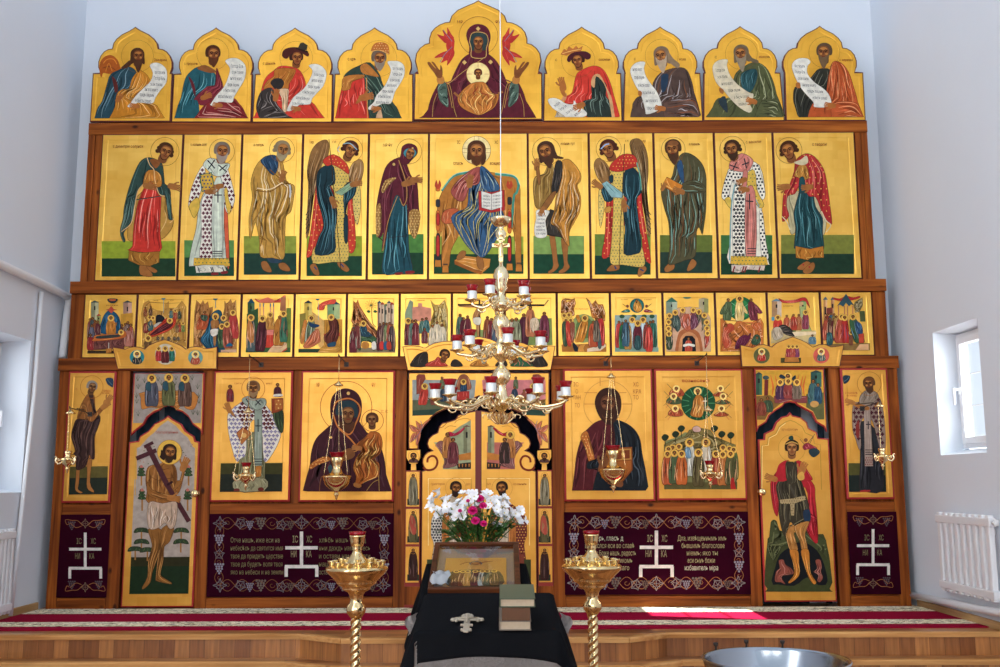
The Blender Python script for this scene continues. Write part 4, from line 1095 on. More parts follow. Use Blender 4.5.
# 10 bishop with pink stole
r_, p = saint_icon(9, 'standing-saint icon second from right, dark-haired bishop with black-white vestment and pink stole', D5, ('3c6a38', '163a26'), (305, 526, 452, 532, 622))
q = p.robe('ded8c4', '340,575 348,460 345,330 310,285 325,210 345,160 400,150 470,150 495,270 480,320 490,430 508,560 500,580', (), 0)
a_ = p.robe('e2ddcc', '308,280 325,205 345,170 360,180 345,250 335,310 318,300', (), 0); p.pattern(a_, '2a2a2e', 14, 'square', 4)
a_ = p.robe('e2ddcc', '365,240 405,235 408,540 358,538', (), 0); p.pattern(a_, '2a2a2e', 15, 'cross', 6.5)
a_ = p.robe('e2ddcc', '360,180 400,175 395,220 355,225', (), 0); p.pattern(a_, '2a2a2e', 14, 'square', 4)
a_ = p.robe('e2ddcc', '440,140 465,150 480,200 496,270 485,300 465,270 450,210', (), 0); p.pattern(a_, '2a2a2e', 14, 'square', 4)
a_ = p.robe('e2ddcc', '470,360 485,360 498,480 510,550 480,545', (), 0); p.pattern(a_, '2a2a2e', 14, 'square', 4)
a_ = p.robe('d4b04a', '420,185 450,175 462,260 490,320 470,335 440,290 420,250', (), 0); p.pattern(a_, '4a6a4a', 16, 'dot', 2.6)
p.robe('d4b04a', '320,300 345,290 350,340', (), 0); p.line('7aa0a0', 6, '365,235 350,330 342,560'); p.line('7aa0a0', 5, '440,270 470,330')
p.robe('c4776a', '412,270 452,268 455,540 412,540', ('e0a090', '964e44'), 6, wd=3)
p.robe('c4776a', '340,150 355,125 395,100 440,125 440,150 415,180 350,172', ('e0a090',), 4, wd=3); p.robe('c4776a', '400,180 420,180 412,260 398,260', (), 0)
for a, b, c, d in ((342,150,382,165), (372,138,355,175), (395,150,425,140), (405,122,415,165), (428,275,428,342), (412,305,444,308)): p.line('26242a', 5, [(a, b), (c, d)])
for y in (510, 521, 532): p.line('3a2a30', 4, [(418, y), (456, y)])
a_ = p.robe('d2a83c', '348,542 500,545 508,580 420,585 345,575', (), 0, smooth=False); p.pattern(a_, '4a6a4a', 15, 'dot', 2.8)
p.robe('c8b8a8', '350,580 495,582 490,605 420,600 380,615 350,608', ('8a7a6a',), 5, wd=2, smooth=False)
for x in (360, 400, 410, 470): p.line('7c2428', 6, [(x+4, 586), (x-4, 612)])
p.hand(395, 218, 20, 160); p.hand(405, 255, 20, -170)
p.head(355, 82, 36, d=-.45, tilt=-10, skin='80502a', hair='3c2414', beard='3c2414', halo=55, hw=1.5, blen=.8, curly=True)
p.text(RB, 'с василiи', 412, 58, 12, 66, ang=-3); p.build('painting', r_)
# 11 youth, red cloak
r_, p = saint_icon(10, 'standing-saint icon at far right, young man in a red cloak over a teal robe', D6, ('767a34', '1c3626'), (306, 620, 452, 533, 620))
foot(p, '378,590 415,565 440,580 425,600 385,602'); foot(p, '400,605 440,570 452,585 440,610 415,620'); p.ell('a02a2a', 402, 580, 4); p.ell('a02a2a', 428, 590, 4)
p.robe('b8ac84', '330,300 360,260 480,300 500,380 495,440 470,460 380,440 350,450 340,400', ('8a7c54', 'd8cca4'), 8)
p.robe('1e4448', '362,500 368,420 360,360 380,280 400,230 440,260 455,330 485,380 485,440 488,520 430,512 370,510', ('4e868a', '0e2226', '6a9a9c', '3a6c70'), 14, wd=4)
p.robe('b07028', '368,500 430,512 488,500 490,550 440,550 420,560 370,550', ('e0b058', '6a3e10'), 7, wd=3, smooth=False)
q = p.robe('a82c2a', '312,340 318,270 340,240 362,180 370,130 410,102 450,115 490,170 505,240 515,310 525,405 500,385 480,350 455,290 425,285 400,240 385,240 365,275 335,285 330,330 340,370 312,395', ('d8685c', '6a1416', 'e08070'), 14, wd=4); p.pattern(q, 'd8a850', 24, 'dot', 3)
p.line('d8c8a0', 4, '310,372 330,395 345,430'); p.line('d8c8a0', 4, '480,350 500,390 520,410 500,440')
p.robe('b07a34', '362,195 385,150 415,155 425,205 400,215 380,205', ('e0b868', '6a4010'), 5, wd=3); p.robe('1e4448', '385,210 405,205 410,260 385,270', (), 0)
p.poly('c8bc98', '360,140 390,128 415,110 422,140 395,152')
p.hand(318, 245, 24, 175); p.hand(420, 246, 22, 175)
p.head(340, 88, 38, d=-.5, tilt=-16, skin='86502a', hair='42240f', halo=56, hw=1.5, curly=True)
p.text(RB, 'с георгiи', 440, 68, 14, 62); p.build('painting', r_)
# ------------------------------------------------------------------ small feast-day icons
FG = 'small feast-day icons of the narrow row'
ts = [86, 138.6, 190.7, 242.6, 295.4, 347.5, 400.0, 452.1, 504.7, 556.6, 609.5, 661.7, 713.8, 765.9, 818.9, 870.7]
bs = [82.4, 136.3, 189.2, 240.7, 294.0, 346.5, 399.6, 451.9, 504.8, 557.0, 610.6, 663.4, 716.2, 767.9, 821.4, 874.2]
FX = [(X(a, 293) + X(b, 358))/2 for a, b in zip(ts, bs)]
FZ0, FZ1 = Z(357.3), Z(293.4)
def feast(i, label, fr):
    r, p = icon('feast_icon', label, FG, rect(FX[i] + .003, FX[i+1] - .003, FZ0, FZ1), border=0.038, gold=GOLD_B, edge_w=0.008, yf=-0.030)
    p.fr(*fr); p.clip = {(80, 290): 530, (185, 290): 520, (290, 290): 522, (395, 290): 334, (550, 290): 515, (655, 290): 512, (735, 290): 402}[fr[:2]]; return r, p
def fig(p, x, y, h, col, lit, w=None, d=0, halo=True, skin='7a4a26', c2=None, lean=0, hr=None, beard=None):
    """small painted standing figure whose head is at (x,y); h = full height in the tracing frame"""
    w = w or h*.3; r = hr or h*.095
    L = lean
    p.robe(col, [(x-w*.28, y+r*1.1), (x+w*.28, y+r*1.1), (x+w*.5+L*.4, y+h*.42), (x+w*.46+L, y+h*.9), (x+L, y+h*.93), (x-w*.46+L, y+h*.9), (x-w*.5+L*.4, y+h*.42)], (lit, '2a1a12'), 5, wd=h*.022, out='2e1a10', ow=h*.009)
    if c2: p.robe(c2, [(x-w*.3, y+r*1.3), (x+w*.2, y+h*.2), (x+w*.35+L*.5, y+h*.6), (x+L, y+h*.7), (x-w*.45+L*.4, y+h*.5)], (lit,), 3, wd=h*.02, out=None)
    if halo: p.ell('deb050', x, y, r*1.85, n=18); p.ring('a87430', x, y, r*1.85, r*.12, n=20)
    p.head(x, y, r, d=d, skin=skin, hair='3a2214', beard=beard, neck=False)
def tower(p, x0, x1, y0, y1, col, lit, roof='3a4a4a', rh=18):
    p.poly(col, [(x0, y0), (x1, y0), (x1, y1), (x0, y1)], smooth=False)
    p.poly(lit, [(x0+(x1-x0)*.55, y0), (x1, y0), (x1, y1), (x0+(x1-x0)*.55, y1)], smooth=False)
    p.poly(roof, [(x0-4, y0), (x1+4, y0), ((x0+x1)/2, y0-rh)], smooth=False)
    m = (x0+x1)/2; h = y1-y0
    p.poly('201a18', [(m-6, y0+h*.2), (m+5, y0+h*.2), (m+5, y0+h*.42), (m-6, y0+h*.42)], smooth=False)
def rocks(p, pts, col, lit, dk, seed):
    q = p.robe(col, pts, (lit, dk, lit), 12, wd=7, ang=15, seed=seed, out=dk, ow=2, smooth=False, curl=.15)
    rr = random.Random(seed); xs = [a for a, b in q]; ys = [b for a, b in q]; p.up()
    for _ in range(60):
        x, y = rr.uniform(min(xs), max(xs)), rr.uniform(min(ys), max(ys))
        if inpoly(x, y, q) and inpoly(x+14, y-6, q): p.raw(lit if rr.random() < .55 else dk, [(x, y), (x+rr.uniform(8, 16), y-rr.uniform(2, 8)), (x+rr.uniform(4, 14), y+rr.uniform(3, 9))])
    return q
FA = (80, 290, 8.333)
# 1 falling asleep
r_, p = feast(0, 'feast icon at far left of its row, figure on a bier before blue glory', FA)
p.poly('3a2a1a', '60,505 440,505 440,530 60,530', smooth=False)
tower(p, 92, 155, 105, 250, '8a8a6a', 'b8b48a'); tower(p, 360, 432, 105, 280, 'a07a68', 'c89c84'); p.poly('c08a30', '340,200 440,190 440,300 340,300', smooth=False); tower(p, 140, 172, 215, 290, '7a7a48', '9a9a58', 'a83a30')
p.robe('1e4e6a', '165,360 175,280 200,210 240,170 290,185 325,230 340,300 330,360', ('3a7aa0', '0e2a3c', '4a8ab0'), 12, wd=5)
p.poly('b84a38', '215,165 240,158 260,135 282,158 310,165 280,172 262,195 240,175')
fig(p, 258, 235, 150, 'b8742c', 'f0c070', 80, hr=15); p.hand(300, 285, 12, -80)
for i, (x, y, c) in enumerate(((85, 250, '7a3a34'), (105, 240, '4a5a5a'), (125, 262, '8a4a2a'), (150, 270, '5a2a30'), (100, 300, '6a6a7a'), (380, 290, '8a6a5a'), (400, 275, '5a4a4a'), (425, 295, '9a4a3a'), (350, 300, '6a3a2a'))): fig(p, x, y, 190, c, 'c8a890', 50, halo=False, hr=13)
fig(p, 90, 380, 130, '8a2a2a', 'c87a70', 60, halo=False, hr=14); fig(p, 405, 330, 150, 'a86a58', 'd8b0a0', 70, halo=False, hr=12)
p.robe('6a3a34', '120,410 370,400 370,490 115,500', ('8a5a4c', '3a1a18'), 12, wd=5, smooth=False)
p.robe('b8602a', '115,405 140,375 330,365 375,340 370,400 120,428', ('e0a060',), 3, ang=85); p.robe('2a3a38', '145,405 150,385 330,372 330,390 240,402', ('5a2a30',), 3, ang=85)
p.ell('deb050', 345, 355, 24); p.head(345, 355, 12, d=0, neck=False, hair='2a3a38')
p.poly('1a2a30', '232,75 315,75 295,108 250,108'); p.poly('b85a30', '245,78 300,78 290,92 255,92'); p.robe('b8742c', '220,490 265,485 265,520 220,525', ('e8b060',), 2, smooth=False); p.line('c8c8b8', 5, [(242, 440), (242, 490)])
p.text(RB, 'успенiе', 220, 132, 10, 100); p.build('painting', r_)
# 2 nativity
r_, p = feast(1, 'feast icon second from left, reclining figure on a red mattress before a dark cave', FA)
rocks(p, '515,470 520,330 510,200 530,110 575,85 600,150 640,170 700,180 710,120 740,95 740,150 800,150 850,90 885,140 885,470', 'b8863c', 'e0b874', '8a5a24', 3)
p.poly('16181e', '630,270 635,215 665,205 700,225 705,260 660,290 640,300'); p.robe('b0a898', '610,300 650,270 690,270 640,310', (), 0)
p.robe('b8321e', '565,385 600,340 680,270 720,235 780,235 800,260 780,310 720,350 640,380 590,395', ('e87050',), 5, ang=60); p.robe('581c20', '585,370 640,325 720,270 760,250 775,285 740,320 660,355 600,378', ('8a4444', '30101a'), 8, ang=60, wd=4)
p.ell('deb050', 748, 255, 26); p.head(748, 257, 13, neck=False, hair='581c20')
for x, y in ((580, 230), (610, 235), (590, 258)): p.ell('deb050', x, y, 20); p.head(x, y, 10, neck=False)
for x, y, c in ((570, 300, '6a4a28'), (550, 310, '7a2a24'), (590, 290, '3a5a5a')): p.robe(c, [(x-18, y-25), (x+14, y-28), (x+20, y+40), (x-22, y+45)], ('c8a070',), 4, wd=4)
for x, y, c in ((760, 165, '3a6a6a'), (795, 175, 'a8402a'), (830, 170, '3a4a3a'), (545, 150, '8a4a2a'), (590, 145, '5a3a2a'), (830, 280, 'a8402a'), (860, 280, '6a7a3a'), (810, 285, '7a5a3a')): fig(p, x, y, 75, c, 'e0b080', 30, halo=x in (795, 860), hr=8)
fig(p, 570, 405, 110, '6a4a2a', 'a8844a', 70, hr=16); p.line('7aa0a0', 4, [(698, 75), (698, 190)]); p.poly('4a7a80', '680,70 715,70 705,82 690,82')
for x in (650, 690, 740, 790, 820): p.robe('5a4a3a', [(x-12, 400), (x, 388), (x+14, 402), (x+10, 420), (x-8, 420)], ('a89878',), 2)
p.text(RB, 'ржство', 615, 90, 9, 40); p.text(RB, 'христ', 750, 90, 9, 36); p.build('painting', r_)
# 3 baptism
FB = (185, 290, 8.333)
r_, p = feast(2, 'feast icon third from left, near-naked figure standing in a dark blue river', FB)
rocks(p, '70,480 75,300 80,180 95,85 130,120 150,85 165,120 190,95 200,150 230,140 230,170 215,260 180,330 130,400 150,470', 'a8703a', 'd8a068', '6a3a18', 5)
rocks(p, '300,520 300,330 310,240 330,150 330,90 350,120 380,75 395,110 425,85 430,250 430,515', 'b07a40', 'e0b078', '74401a', 6)
p.robe('1e4a5e', '190,270 230,190 280,165 310,200 300,300 320,400 330,510 270,520 130,430 170,350', ('3a7a94', '0c2430', '4a8ca8'), 14, wd=6)
fig(p, 165, 190, 150, 'b0502a', 'e09a70', 90, halo=False, lean=-30, hr=14); p.robe('3a4a3a', '130,210 190,215 175,260 140,250', ('7a9a7a',), 3)
p.robe('9a6432', '220,255 275,250 285,300 265,330 262,400 255,460 240,462 235,380 225,330 215,295', ('c89a60', '5a3414'), 6, wd=3); p.robe('d8d0c0', '215,330 275,325 270,370 235,388 215,370', ('a89a8a',), 3)
p.ell('deb050', 254, 222, 30); p.ring('a87430', 254, 222, 30, 2); p.head(254, 224, 15, neck=False, beard='3a2214')
for x, y, h, c, l in ((322, 235, 200, '3a5a5a', 'c87a50'), (400, 190, 230, 'b03a34', 'e88a7a'), (308, 305, 190, '3a5234', '8aa070'), (350, 288, 210, '9a4a3a', 'e0a080')): fig(p, x, y, h, c, l, 80, hr=14, d=-.4, lean=10)
p.robe('1e5a7a', '340,470 370,440 400,460 380,470', (), 0); p.line('4a8a94', 5, [(255, 80), (255, 150)]); p.poly('2a5a68', '235,72 275,72 265,84 245,84'); p.poly('c8a080', '300,500 430,495 430,520 300,520', smooth=False)
p.build('painting', r_)
# 4 presentation
r_, p = feast(3, 'feast icon fourth from left, haloed group around a red altar under a canopy', FB)
tower(p, 522, 580, 110, 230, '2e4a2e', '4a6a48', '1e4a5a', 40); p.poly('32502e', '515,200 610,150 610,520 515,520', smooth=False); p.poly('6a7a34', '845,150 885,150 880,520 845,520', smooth=False); p.poly('3a5a30', '510,480 880,480 880,522 505,522', smooth=False)
for x in (625, 655, 712, 738): p.line('c88a70', 9, [(x, 110), (x, 240)]); p.line('4a7a8a', 9, [(x, 110), (x, 140)])
p.robe('c84a38', '580,70 620,85 690,75 760,85 830,45 835,60 800,100 740,105 620,105', ('f0a090',), 4); p.poly('d06a50', '618,85 690,60 750,88 740,105 625,105', smooth=False); p.poly('a86a48', '800,60 840,60 840,180 790,170', smooth=False)
p.robe('c8402e', '640,480 640,400 670,315 750,315 750,480', ('e87860',), 4, smooth=False); p.poly('e08070', '668,315 755,315 755,375 680,375', smooth=False)
p.robe('e0b888', '685,520 715,480 760,440 850,440 850,480 800,520', (), 0, smooth=False); p.poly('c84a34', '800,520 850,480 852,495 812,522', smooth=False); p.line('c06a40', 3, '715,482 800,482 850,442', smooth=False)
fig(p, 550, 232, 300, '4a5a5a', 'e0b090', 75, d=.4, hr=16, c2='b8743a'); fig(p, 645, 240, 290, '4a1c24', '7a4048', 85, d=.4, hr=16, lean=-20)
fig(p, 710, 210, 130, 'b8803a', 'e8c080', 70, d=.4, hr=14); fig(p, 790, 230, 250, 'b0702c', 'e8b868', 90, d=-.4, hr=15, halo=False, lean=-10); fig(p, 822, 200, 250, '3a6a50', 'b8503a', 65, d=-.4, hr=15)
p.build('painting', r_)
# 5 annunciation
FC = (290, 290, 8.333)
r_, p = feast(4, 'feast icon fifth from left, winged messenger greeting a seated woman in dark red', FC)
p.poly('26402e', '70,490 435,490 435,522 70,522', smooth=False); tower(p, 118, 185, 110, 250, 'c8a848', 'e0c468', '24383c', 25); p.poly('8a7a34', '80,200 130,190 130,400 80,410', smooth=False); p.poly('d8a860', '185,180 290,260 280,480 240,480', smooth=False)
tower(p, 310, 415, 120, 240, '7a9a6a', 'a8b880', '24445a', 40); p.robe('d04a34', '225,150 260,110 320,85 380,80 370,115 300,125 280,165 240,165', ('f08a70',), 4)
p.robe('c08430', '285,250 435,245 435,515 260,515 270,470 285,460', ('e8b868', '8a5418'), 8, smooth=False); p.poly('b83a28', '280,365 415,355 415,385 285,395', smooth=False)
p.robe('c87a34', '85,420 105,300 120,250 140,260 135,350 110,450', ('f0c080',), 4); fig(p, 178, 238, 250, '6a7a5a', 'd8e0c8', 80, d=.4, hr=16, lean=-20); p.robe('c06a44', '110,470 190,350 240,330 255,420 240,440 170,480', ('f0b090', '7a3018'), 8); p.robe('1e3a5a', '160,270 190,280 240,290 240,305 200,315 165,300', (), 0)
p.robe('5a261c', '320,245 350,225 395,250 410,320 395,420 340,460 290,430 285,380 330,330', ('8a4a3a', '30100c'), 8, wd=5); p.ell('deb050', 343, 228, 28); p.ring('a87430', 343, 228, 28, 2); p.head(343, 230, 14, d=-.4, neck=False, hair='5a261c'); p.robe('24445a', '310,450 380,430 375,470 330,482', (), 0)
p.robe('c8903c', '230,515 260,480 400,470 430,490 380,520', ('f0c888',), 2, ang=80, smooth=False); p.line('8ac0c0', 3, [(236, 95), (238, 250)]); p.poly('2a6a7a', '215,75 245,75 238,85 222,85')
p.build('painting', r_)
# 6 entry
r_, p = feast(5, 'feast icon sixth from left, rider on a green-dark donkey below a palm tree', FC)
p.poly('8a7a5a', '510,480 875,480 875,522 510,522', smooth=False)
rocks(p, '510,260 530,160 530,90 550,110 565,80 580,130 610,180 660,260 730,350 740,420 700,400 600,280 540,300', 'a8602e', 'd89a68', '64300f', 8)
for i, (x, c) in enumerate(((745, '8a6a5a'), (770, 'b89a80'), (800, '7a7a6a'), (825, 'c8a888'), (850, '9a7a64'))): tower(p, x-16, x+16, 110 + 12*(i % 3), 300, c, 'd8c0a0', ('3a5a5a', 'a8402e', '6a7a4a')[i % 3], 24)
p.line('7a5a2a', 6, '680,140 682,220 690,280 715,310')
for a in range(-60, 250, 28): p.line('1e4a34', 9, [(675, 130), (675 + 50*math.cos(math.radians(a)), 125 - 46*math.sin(math.radians(a)))], taper=True)
for x in (655, 710): p.robe('2a5a38', [(x-16, 178), (x, 168), (x+16, 180), (x, 190)], (), 0)
p.robe('3a5a3a', '555,395 590,375 640,390 700,385 740,430 735,455 715,440 700,445 705,500 690,500 680,440 600,430 590,500 570,495 560,440', ('7a9a6a', '1a2c1a'), 8, ang=80, wd=4); p.ell('b87a34', 628, 460, 34, 30)
fig(p, 612, 280, 110, '24404e', '5a8a94', 60, d=.4, hr=14); p.robe('24404e', '595,320 640,340 690,380 640,392 600,380', ('5a8a94',), 3)
for x, y, c in ((535, 300, '3a5a54'), (560, 290, '7a3a34'), (525, 330, '6a2a30')): fig(p, x, y, 210, c, 'b0b8a0', 60, halo=False, hr=13)
for x, y, c in ((750, 290, '5a2a2e'), (780, 280, '6a4a44'), (805, 285, '7a8a5a'), (830, 280, 'a8503a'), (850, 295, '4a3a3a')): fig(p, x, y, 230, c, 'c8a890', 55, halo=False, hr=12)
for x, c in ((700, 'd8d0c0'), (765, 'c83a34'), (800, '2a5a7a'), (825, 'b8402a')): p.robe(c, [(x-18, 440), (x+12, 430), (x+20, 490), (x-16, 495)], (), 0)
p.build('painting', r_)
# 7 raising / 8 crucifixion / 9 descent
FDD = (395, 290, 6.06)
r_, p = feast(6, 'feast icon left of the chandelier, haloed figures facing wrapped figures under stepped cliffs', FDD)
p.poly('8a9a7a', '60,140 90,60 110,70 105,330 60,335', smooth=False); p.poly('d08a70', '105,105 140,100 140,80 165,80 165,100 220,110 220,190 105,190', smooth=False); rocks(p, '200,330 215,200 235,130 215,60 240,90 270,90 300,60 320,120 320,335', 'b8954a', 'e0c88a', '84642a', 9)
for x, y, h, c in ((80, 188, 170, '6a2a2e'), (105, 192, 170, '5a7a6a'), (125, 190, 165, '7a2a30')): fig(p, x, y, h, c, 'b88a80', 45, d=.4, halo=x == 80, hr=11)
for x, y, c in ((165, 180, '4a6a5a'), (190, 175, '3a6a6a'), (180, 240, '7a3a3a')): fig(p, x, y, 90, c, 'a8c0b0', 40, halo=False, hr=9)
for x, y in ((230, 220), (285, 215), (255, 200)): fig(p, x, y, 125, 'd8c8a8', 'f0e8d8', 50, halo=False, hr=10, d=-.4)
p.text(RB, 'распятiе', 135, 66, 8, 45); p.build('painting', r_)
r_, p = feast(7, 'feast icon behind the chandelier on its left side, crucifixion with mourners', FDD)
p.poly('8a9a5a', '375,240 650,240 650,300 375,300', smooth=False); p.poly('7a5a2a', '375,300 650,300 650,330 375,330', smooth=False)
p.line('3a2a1c', 11, [(380, 90), (640, 90)]); p.line('3a2a1c', 11, [(512, 60), (512, 310)]); p.robe('b07a48', '470,170 490,120 520,95 535,110 510,160 515,200 510,290 500,290 490,210', ('d8b080', '6a3a18'), 4); p.robe('d8d0b8', '475,170 520,168 515,210 480,205', (), 0); p.robe('b07a48', '400,95 500,92 500,104 400,102', (), 0)
for x, y, c in ((395, 155, '4a6a5a'), (415, 175, '5a1c28'), (440, 165, '6a2a34'), (560, 170, '8a4a2a'), (585, 180, '7a2a30'), (610, 170, '4a5a6a')): fig(p, x, y, 160, c, 'b89a80', 48, d=.3 if x < 500 else -.3, hr=10, halo=False)
p.build('painting', r_)
r_, p = feast(8, 'feast icon behind the chandelier on its right side, body lowered from a cross', FDD)
p.poly('7a8a4a', '690,180 950,170 955,330 690,330', smooth=False); p.line('2e2218', 12, [(690, 92), (905, 92)]); p.line('2e2218', 10, [(820, 55), (820, 100)]); p.line('7a5a34', 6, [(905, 92), (930, 60)])
for x, y, c, l in ((710, 185, 'c8b8a0', 'e8e0d0'), (780, 155, '4a1c2a', '7a4450'), (820, 110, 'b8704a', 'e8b898'), (905, 145, '6a2a3a', 'a06a74'), (735, 180, '8a8a6a', 'b8b898')): fig(p, x, y, 185, c, l, 60, d=-.2, hr=12, halo=False)
p.robe('d8c0a0', '820,180 860,170 875,220 850,260 825,240', ('a88a68',), 4); p.build('painting', r_)
# 10 anastasis
FE = (550, 290, 8.333)
r_, p = feast(9, 'feast icon right of the chandelier, golden figure lifting a man from the grave, red rocks', FE)
p.ell('8a9a5a', 280, 320, 110, 120); p.ell('5a7040', 290, 315, 75, 90)
rocks(p, '90,190 95,90 130,70 140,100 175,90 205,70 215,110 200,150 205,210 150,230', 'b06a2c', 'e8b890', '6a3210', 11); rocks(p, '300,65 330,90 350,120 380,85 400,120 440,120 460,190 460,260 350,230 330,130', 'b06a2c', 'e8b890', '6a3210', 12)
p.poly('a86a2c', '95,455 470,445 470,518 100,518', smooth=False); p.poly('1a222a', '190,430 240,490 250,515 220,510 190,470'); p.robe('c88a3c', '240,470 300,450 280,490 310,510 240,510', (), 0); p.poly('e0c8a8', '310,490 460,450 465,470 420,505 310,510', smooth=False)
for x, y in ((118, 215), (158, 210), (132, 255), (172, 255)): p.ell('deb050', x, y, 26); p.ring('a87430', x, y, 26, 2); p.head(x, y, 12, neck=False, d=.4)
p.robe('3a4a34', '100,285 140,275 150,450 110,455', ('6a8a5a',), 4); p.robe('b83a2a', '130,280 165,275 180,450 145,455', ('e88068',), 4); p.robe('8a4a34', '165,280 205,280 200,420 180,430', ('c89a80',), 4)
fig(p, 290, 237, 210, 'c07a2a', 'f0c878', 80, d=.4, hr=16, lean=-45); p.robe('c07a2a', '215,220 240,210 255,260 235,270', ('f0c878',), 2)
fig(p, 360, 270, 220, 'b0502e', 'e8a888', 80, d=-.4, hr=13, halo=False); fig(p, 420, 230, 250, 'b03028', 'e88078', 70, d=-.4, hr=13, halo=False); p.robe('4a5a5a', '395,330 415,330 430,470 400,480', (), 0); fig(p, 385, 245, 200, '6a5a4a', 'a89a80', 50, halo=False, hr=12)
p.text(RB, 'воскресенiе', 210, 162, 9, 110); p.build('painting', r_)
# 11 ascension
r_, p = feast(10, 'feast icon with a green round glory above a crowd and two figures in pale blue', FE)
p.poly('8aa098', '540,210 890,205 900,515 540,515', smooth=False); p.poly('7a9a8a', '540,480 905,480 905,512 540,512', smooth=False)
for x in (600, 700, 785, 850): p.line('5a4a2a', 4, [(x, 230), (x, 290)]); p.ell('2e5034', x, 220, 22, 16)
p.ell('1e5a58', 725, 130, 60); p.ell('2e7a70', 725, 130, 46); p.robe('c88a34', '700,110 725,85 755,110 765,160 730,185 695,160', ('f0c878', '7a4a18'), 6, wd=4); p.head(722, 92, 12, neck=False, beard='3a2214')
for s in (1, -1):
    F = lambda t: [(725 + s*(x-725), y) for x, y in P(t)]
    p.robe('2a6a5a' if s > 0 else '9a3038', F('590,185 640,160 665,170 660,185'), ('a8c8b0',), 2, ang=70); p.ell('7a3a2a', *F('645,135')[0], 12); p.line('8a6a34', 5, F('605,115 650,150'))
fig(p, 685, 250, 190, 'a8bcc0', 'e8f0f0', 70, d=.3, hr=15); fig(p, 775, 250, 190, 'a8bcc0', 'e8f0f0', 70, d=-.3, hr=15)
for x, y, c, l in ((575, 270, 'b03a34', 'e88078'), (605, 280, '2a6a44', '6aa878'), (650, 285, 'a87a3a', 'e0c090'), (805, 280, '8a3a2e', 'c88070'), (835, 270, '3a6a5a', '7aa898'), (860, 265, '2a5a4a', '6a9a88'), (630, 260, '3a5a6a', '8aa8b0'), (825, 300, 'b83a30', 'e88070')): fig(p, x, y, 225, c, l, 62, halo=False, hr=13)
fig(p, 730, 280, 220, '5a1c28', '8a4a54', 72, hr=15); p.robe('2a4a4a', '708,390 752,390 755,490 705,490', ('5a8080',), 4)
p.text(RB, 'возне', 590, 84, 8, 60); p.text(RB, 'сенiе', 785, 84, 8, 60); p.build('painting', r_)
# 12 pentecost
FFF = (655, 290, 8.333)
r_, p = feast(11, 'feast icon with haloed figures seated in a horseshoe above a dark arch', FFF)
p.robe('c8a080', '95,510 95,250 110,210 145,172 200,148 290,140 380,150 430,185 458,225 465,260 465,510', (), 0, smooth=False); tower(p, 92, 185, 100, 200, '7a8a78', 'a8b49a', '3a6a58', 40); tower(p, 365, 445, 75, 190, 'a89a78', '8a8a58', '9a8a68', 10); p.poly('2a6a58', '235,60 300,60 285,72 250,72')
p.poly('a8623a', '180,510 190,380 230,330 290,320 340,335 380,390 385,510'); p.poly('c88a5a', '205,510 215,395 285,350 355,400 365,510'); p.poly('16161e', '225,510 230,410 255,382 310,382 335,410 342,510', smooth=False)
fig(p, 280, 408, 120, 'b84a34', 'e8a088', 60, hr=13, halo=False); p.robe('e0d8c8', '235,455 280,445 330,455 325,475 280,465 240,475', (), 0)
sp = [(120, 215, '4a5a4a'), (168, 188, '3a4a3a'), (230, 168, 'b07a5a'), (318, 168, '8a4a4a'), (365, 182, '4a4a3a'), (410, 212, '6a6a4a'), (112, 268, '6a5a3a'), (112, 322, '6a3a34'), (115, 365, '3a4a34'), (430, 270, '6a7a6a'), (432, 320, '5a5a5a'), (436, 362, 'b0402e')]
for x, y, c in sp: p.robe(c, [(x-20, y+18), (x+20, y+18), (x+34 if x < 280 else x+20, y+70), (x+20 if x < 280 else x-20, y+130), (x-20, y+120)], ('c8b0a0', '2a1a12'), 5, wd=4)
p.robe('b05a40', '225,220 255,200 310,205 340,260 350,300 270,340 215,290', ('e8b0a0', '6a2a1a', 'd8c0b8'), 12, wd=5); p.robe('3a4a44', '150,215 195,215 215,300 185,350 150,280', ('8a9a8a',), 6); p.robe('6a3a4a', '300,215 345,215 360,290 300,330', ('b08a98',), 5)
for x, y, c in sp: p.ell('deb050', x, y, 25); p.ring('a87430', x, y, 25, 2); p.head(x, y+2, 12, neck=False, d=.3 if x < 280 else -.3, beard='4a3018' if int(x) % 2 else None)
p.build('painting', r_)
# 13 transfiguration
r_, p = feast(12, 'feast icon with a cream-robed figure in a green round glory above red rocks', FFF)
p.ell('1e5a34', 715, 155, 105, 100); p.ell('2e7a44', 715, 160, 78, 78); 
for a in (35, 145, 215, 325): p.line('7ab088', 4, [(715, 160), (715 + 95*math.cos(math.radians(a)), 160 + 92*math.sin(math.radians(a)))])
rocks(p, '545,510 545,240 570,235 600,280 660,290 690,250 740,270 790,300 820,260 880,235 905,280 905,510', 'b8682e', 'e8b48a', '743a14', 14)
fig(p, 705, 75, 195, 'd8b870', 'f6e8b8', 75, hr=17); p.robe('d8b870', '740,130 770,180 765,200 735,170', ('f6e8b8',), 2)
fig(p, 610, 85, 180, '4a5a3a', '8a9a70', 70, d=.4, hr=14, halo=False, lean=-10); p.robe('4a5a3a', '540,190 570,130 600,110 610,180 560,205', ('8a9a70',), 4); fig(p, 800, 85, 180, '6a2a34', 'a8646c', 70, d=-.4, hr=14, halo=False, lean=25); p.robe('6a2a34', '820,110 860,140 895,190 850,190', ('a8646c',), 4)
p.robe('b0482e', '580,300 640,280 660,330 610,370 640,440 590,490 560,420', ('e8a080',), 6); p.robe('5a1c34', '665,490 690,410 740,375 780,380 790,360 800,370 775,440 720,480', ('8a4a60',), 6); p.robe('2e4a34', '800,440 830,375 870,380 880,430 840,460', ('6a8a6a',), 5); p.robe('c06030', '800,290 870,270 890,320 840,340', ('e8a888',), 4)
for x, y in ((625, 375), (590, 300), (850, 400)): p.head(x, y, 13, neck=False)
p.build('painting', r_)
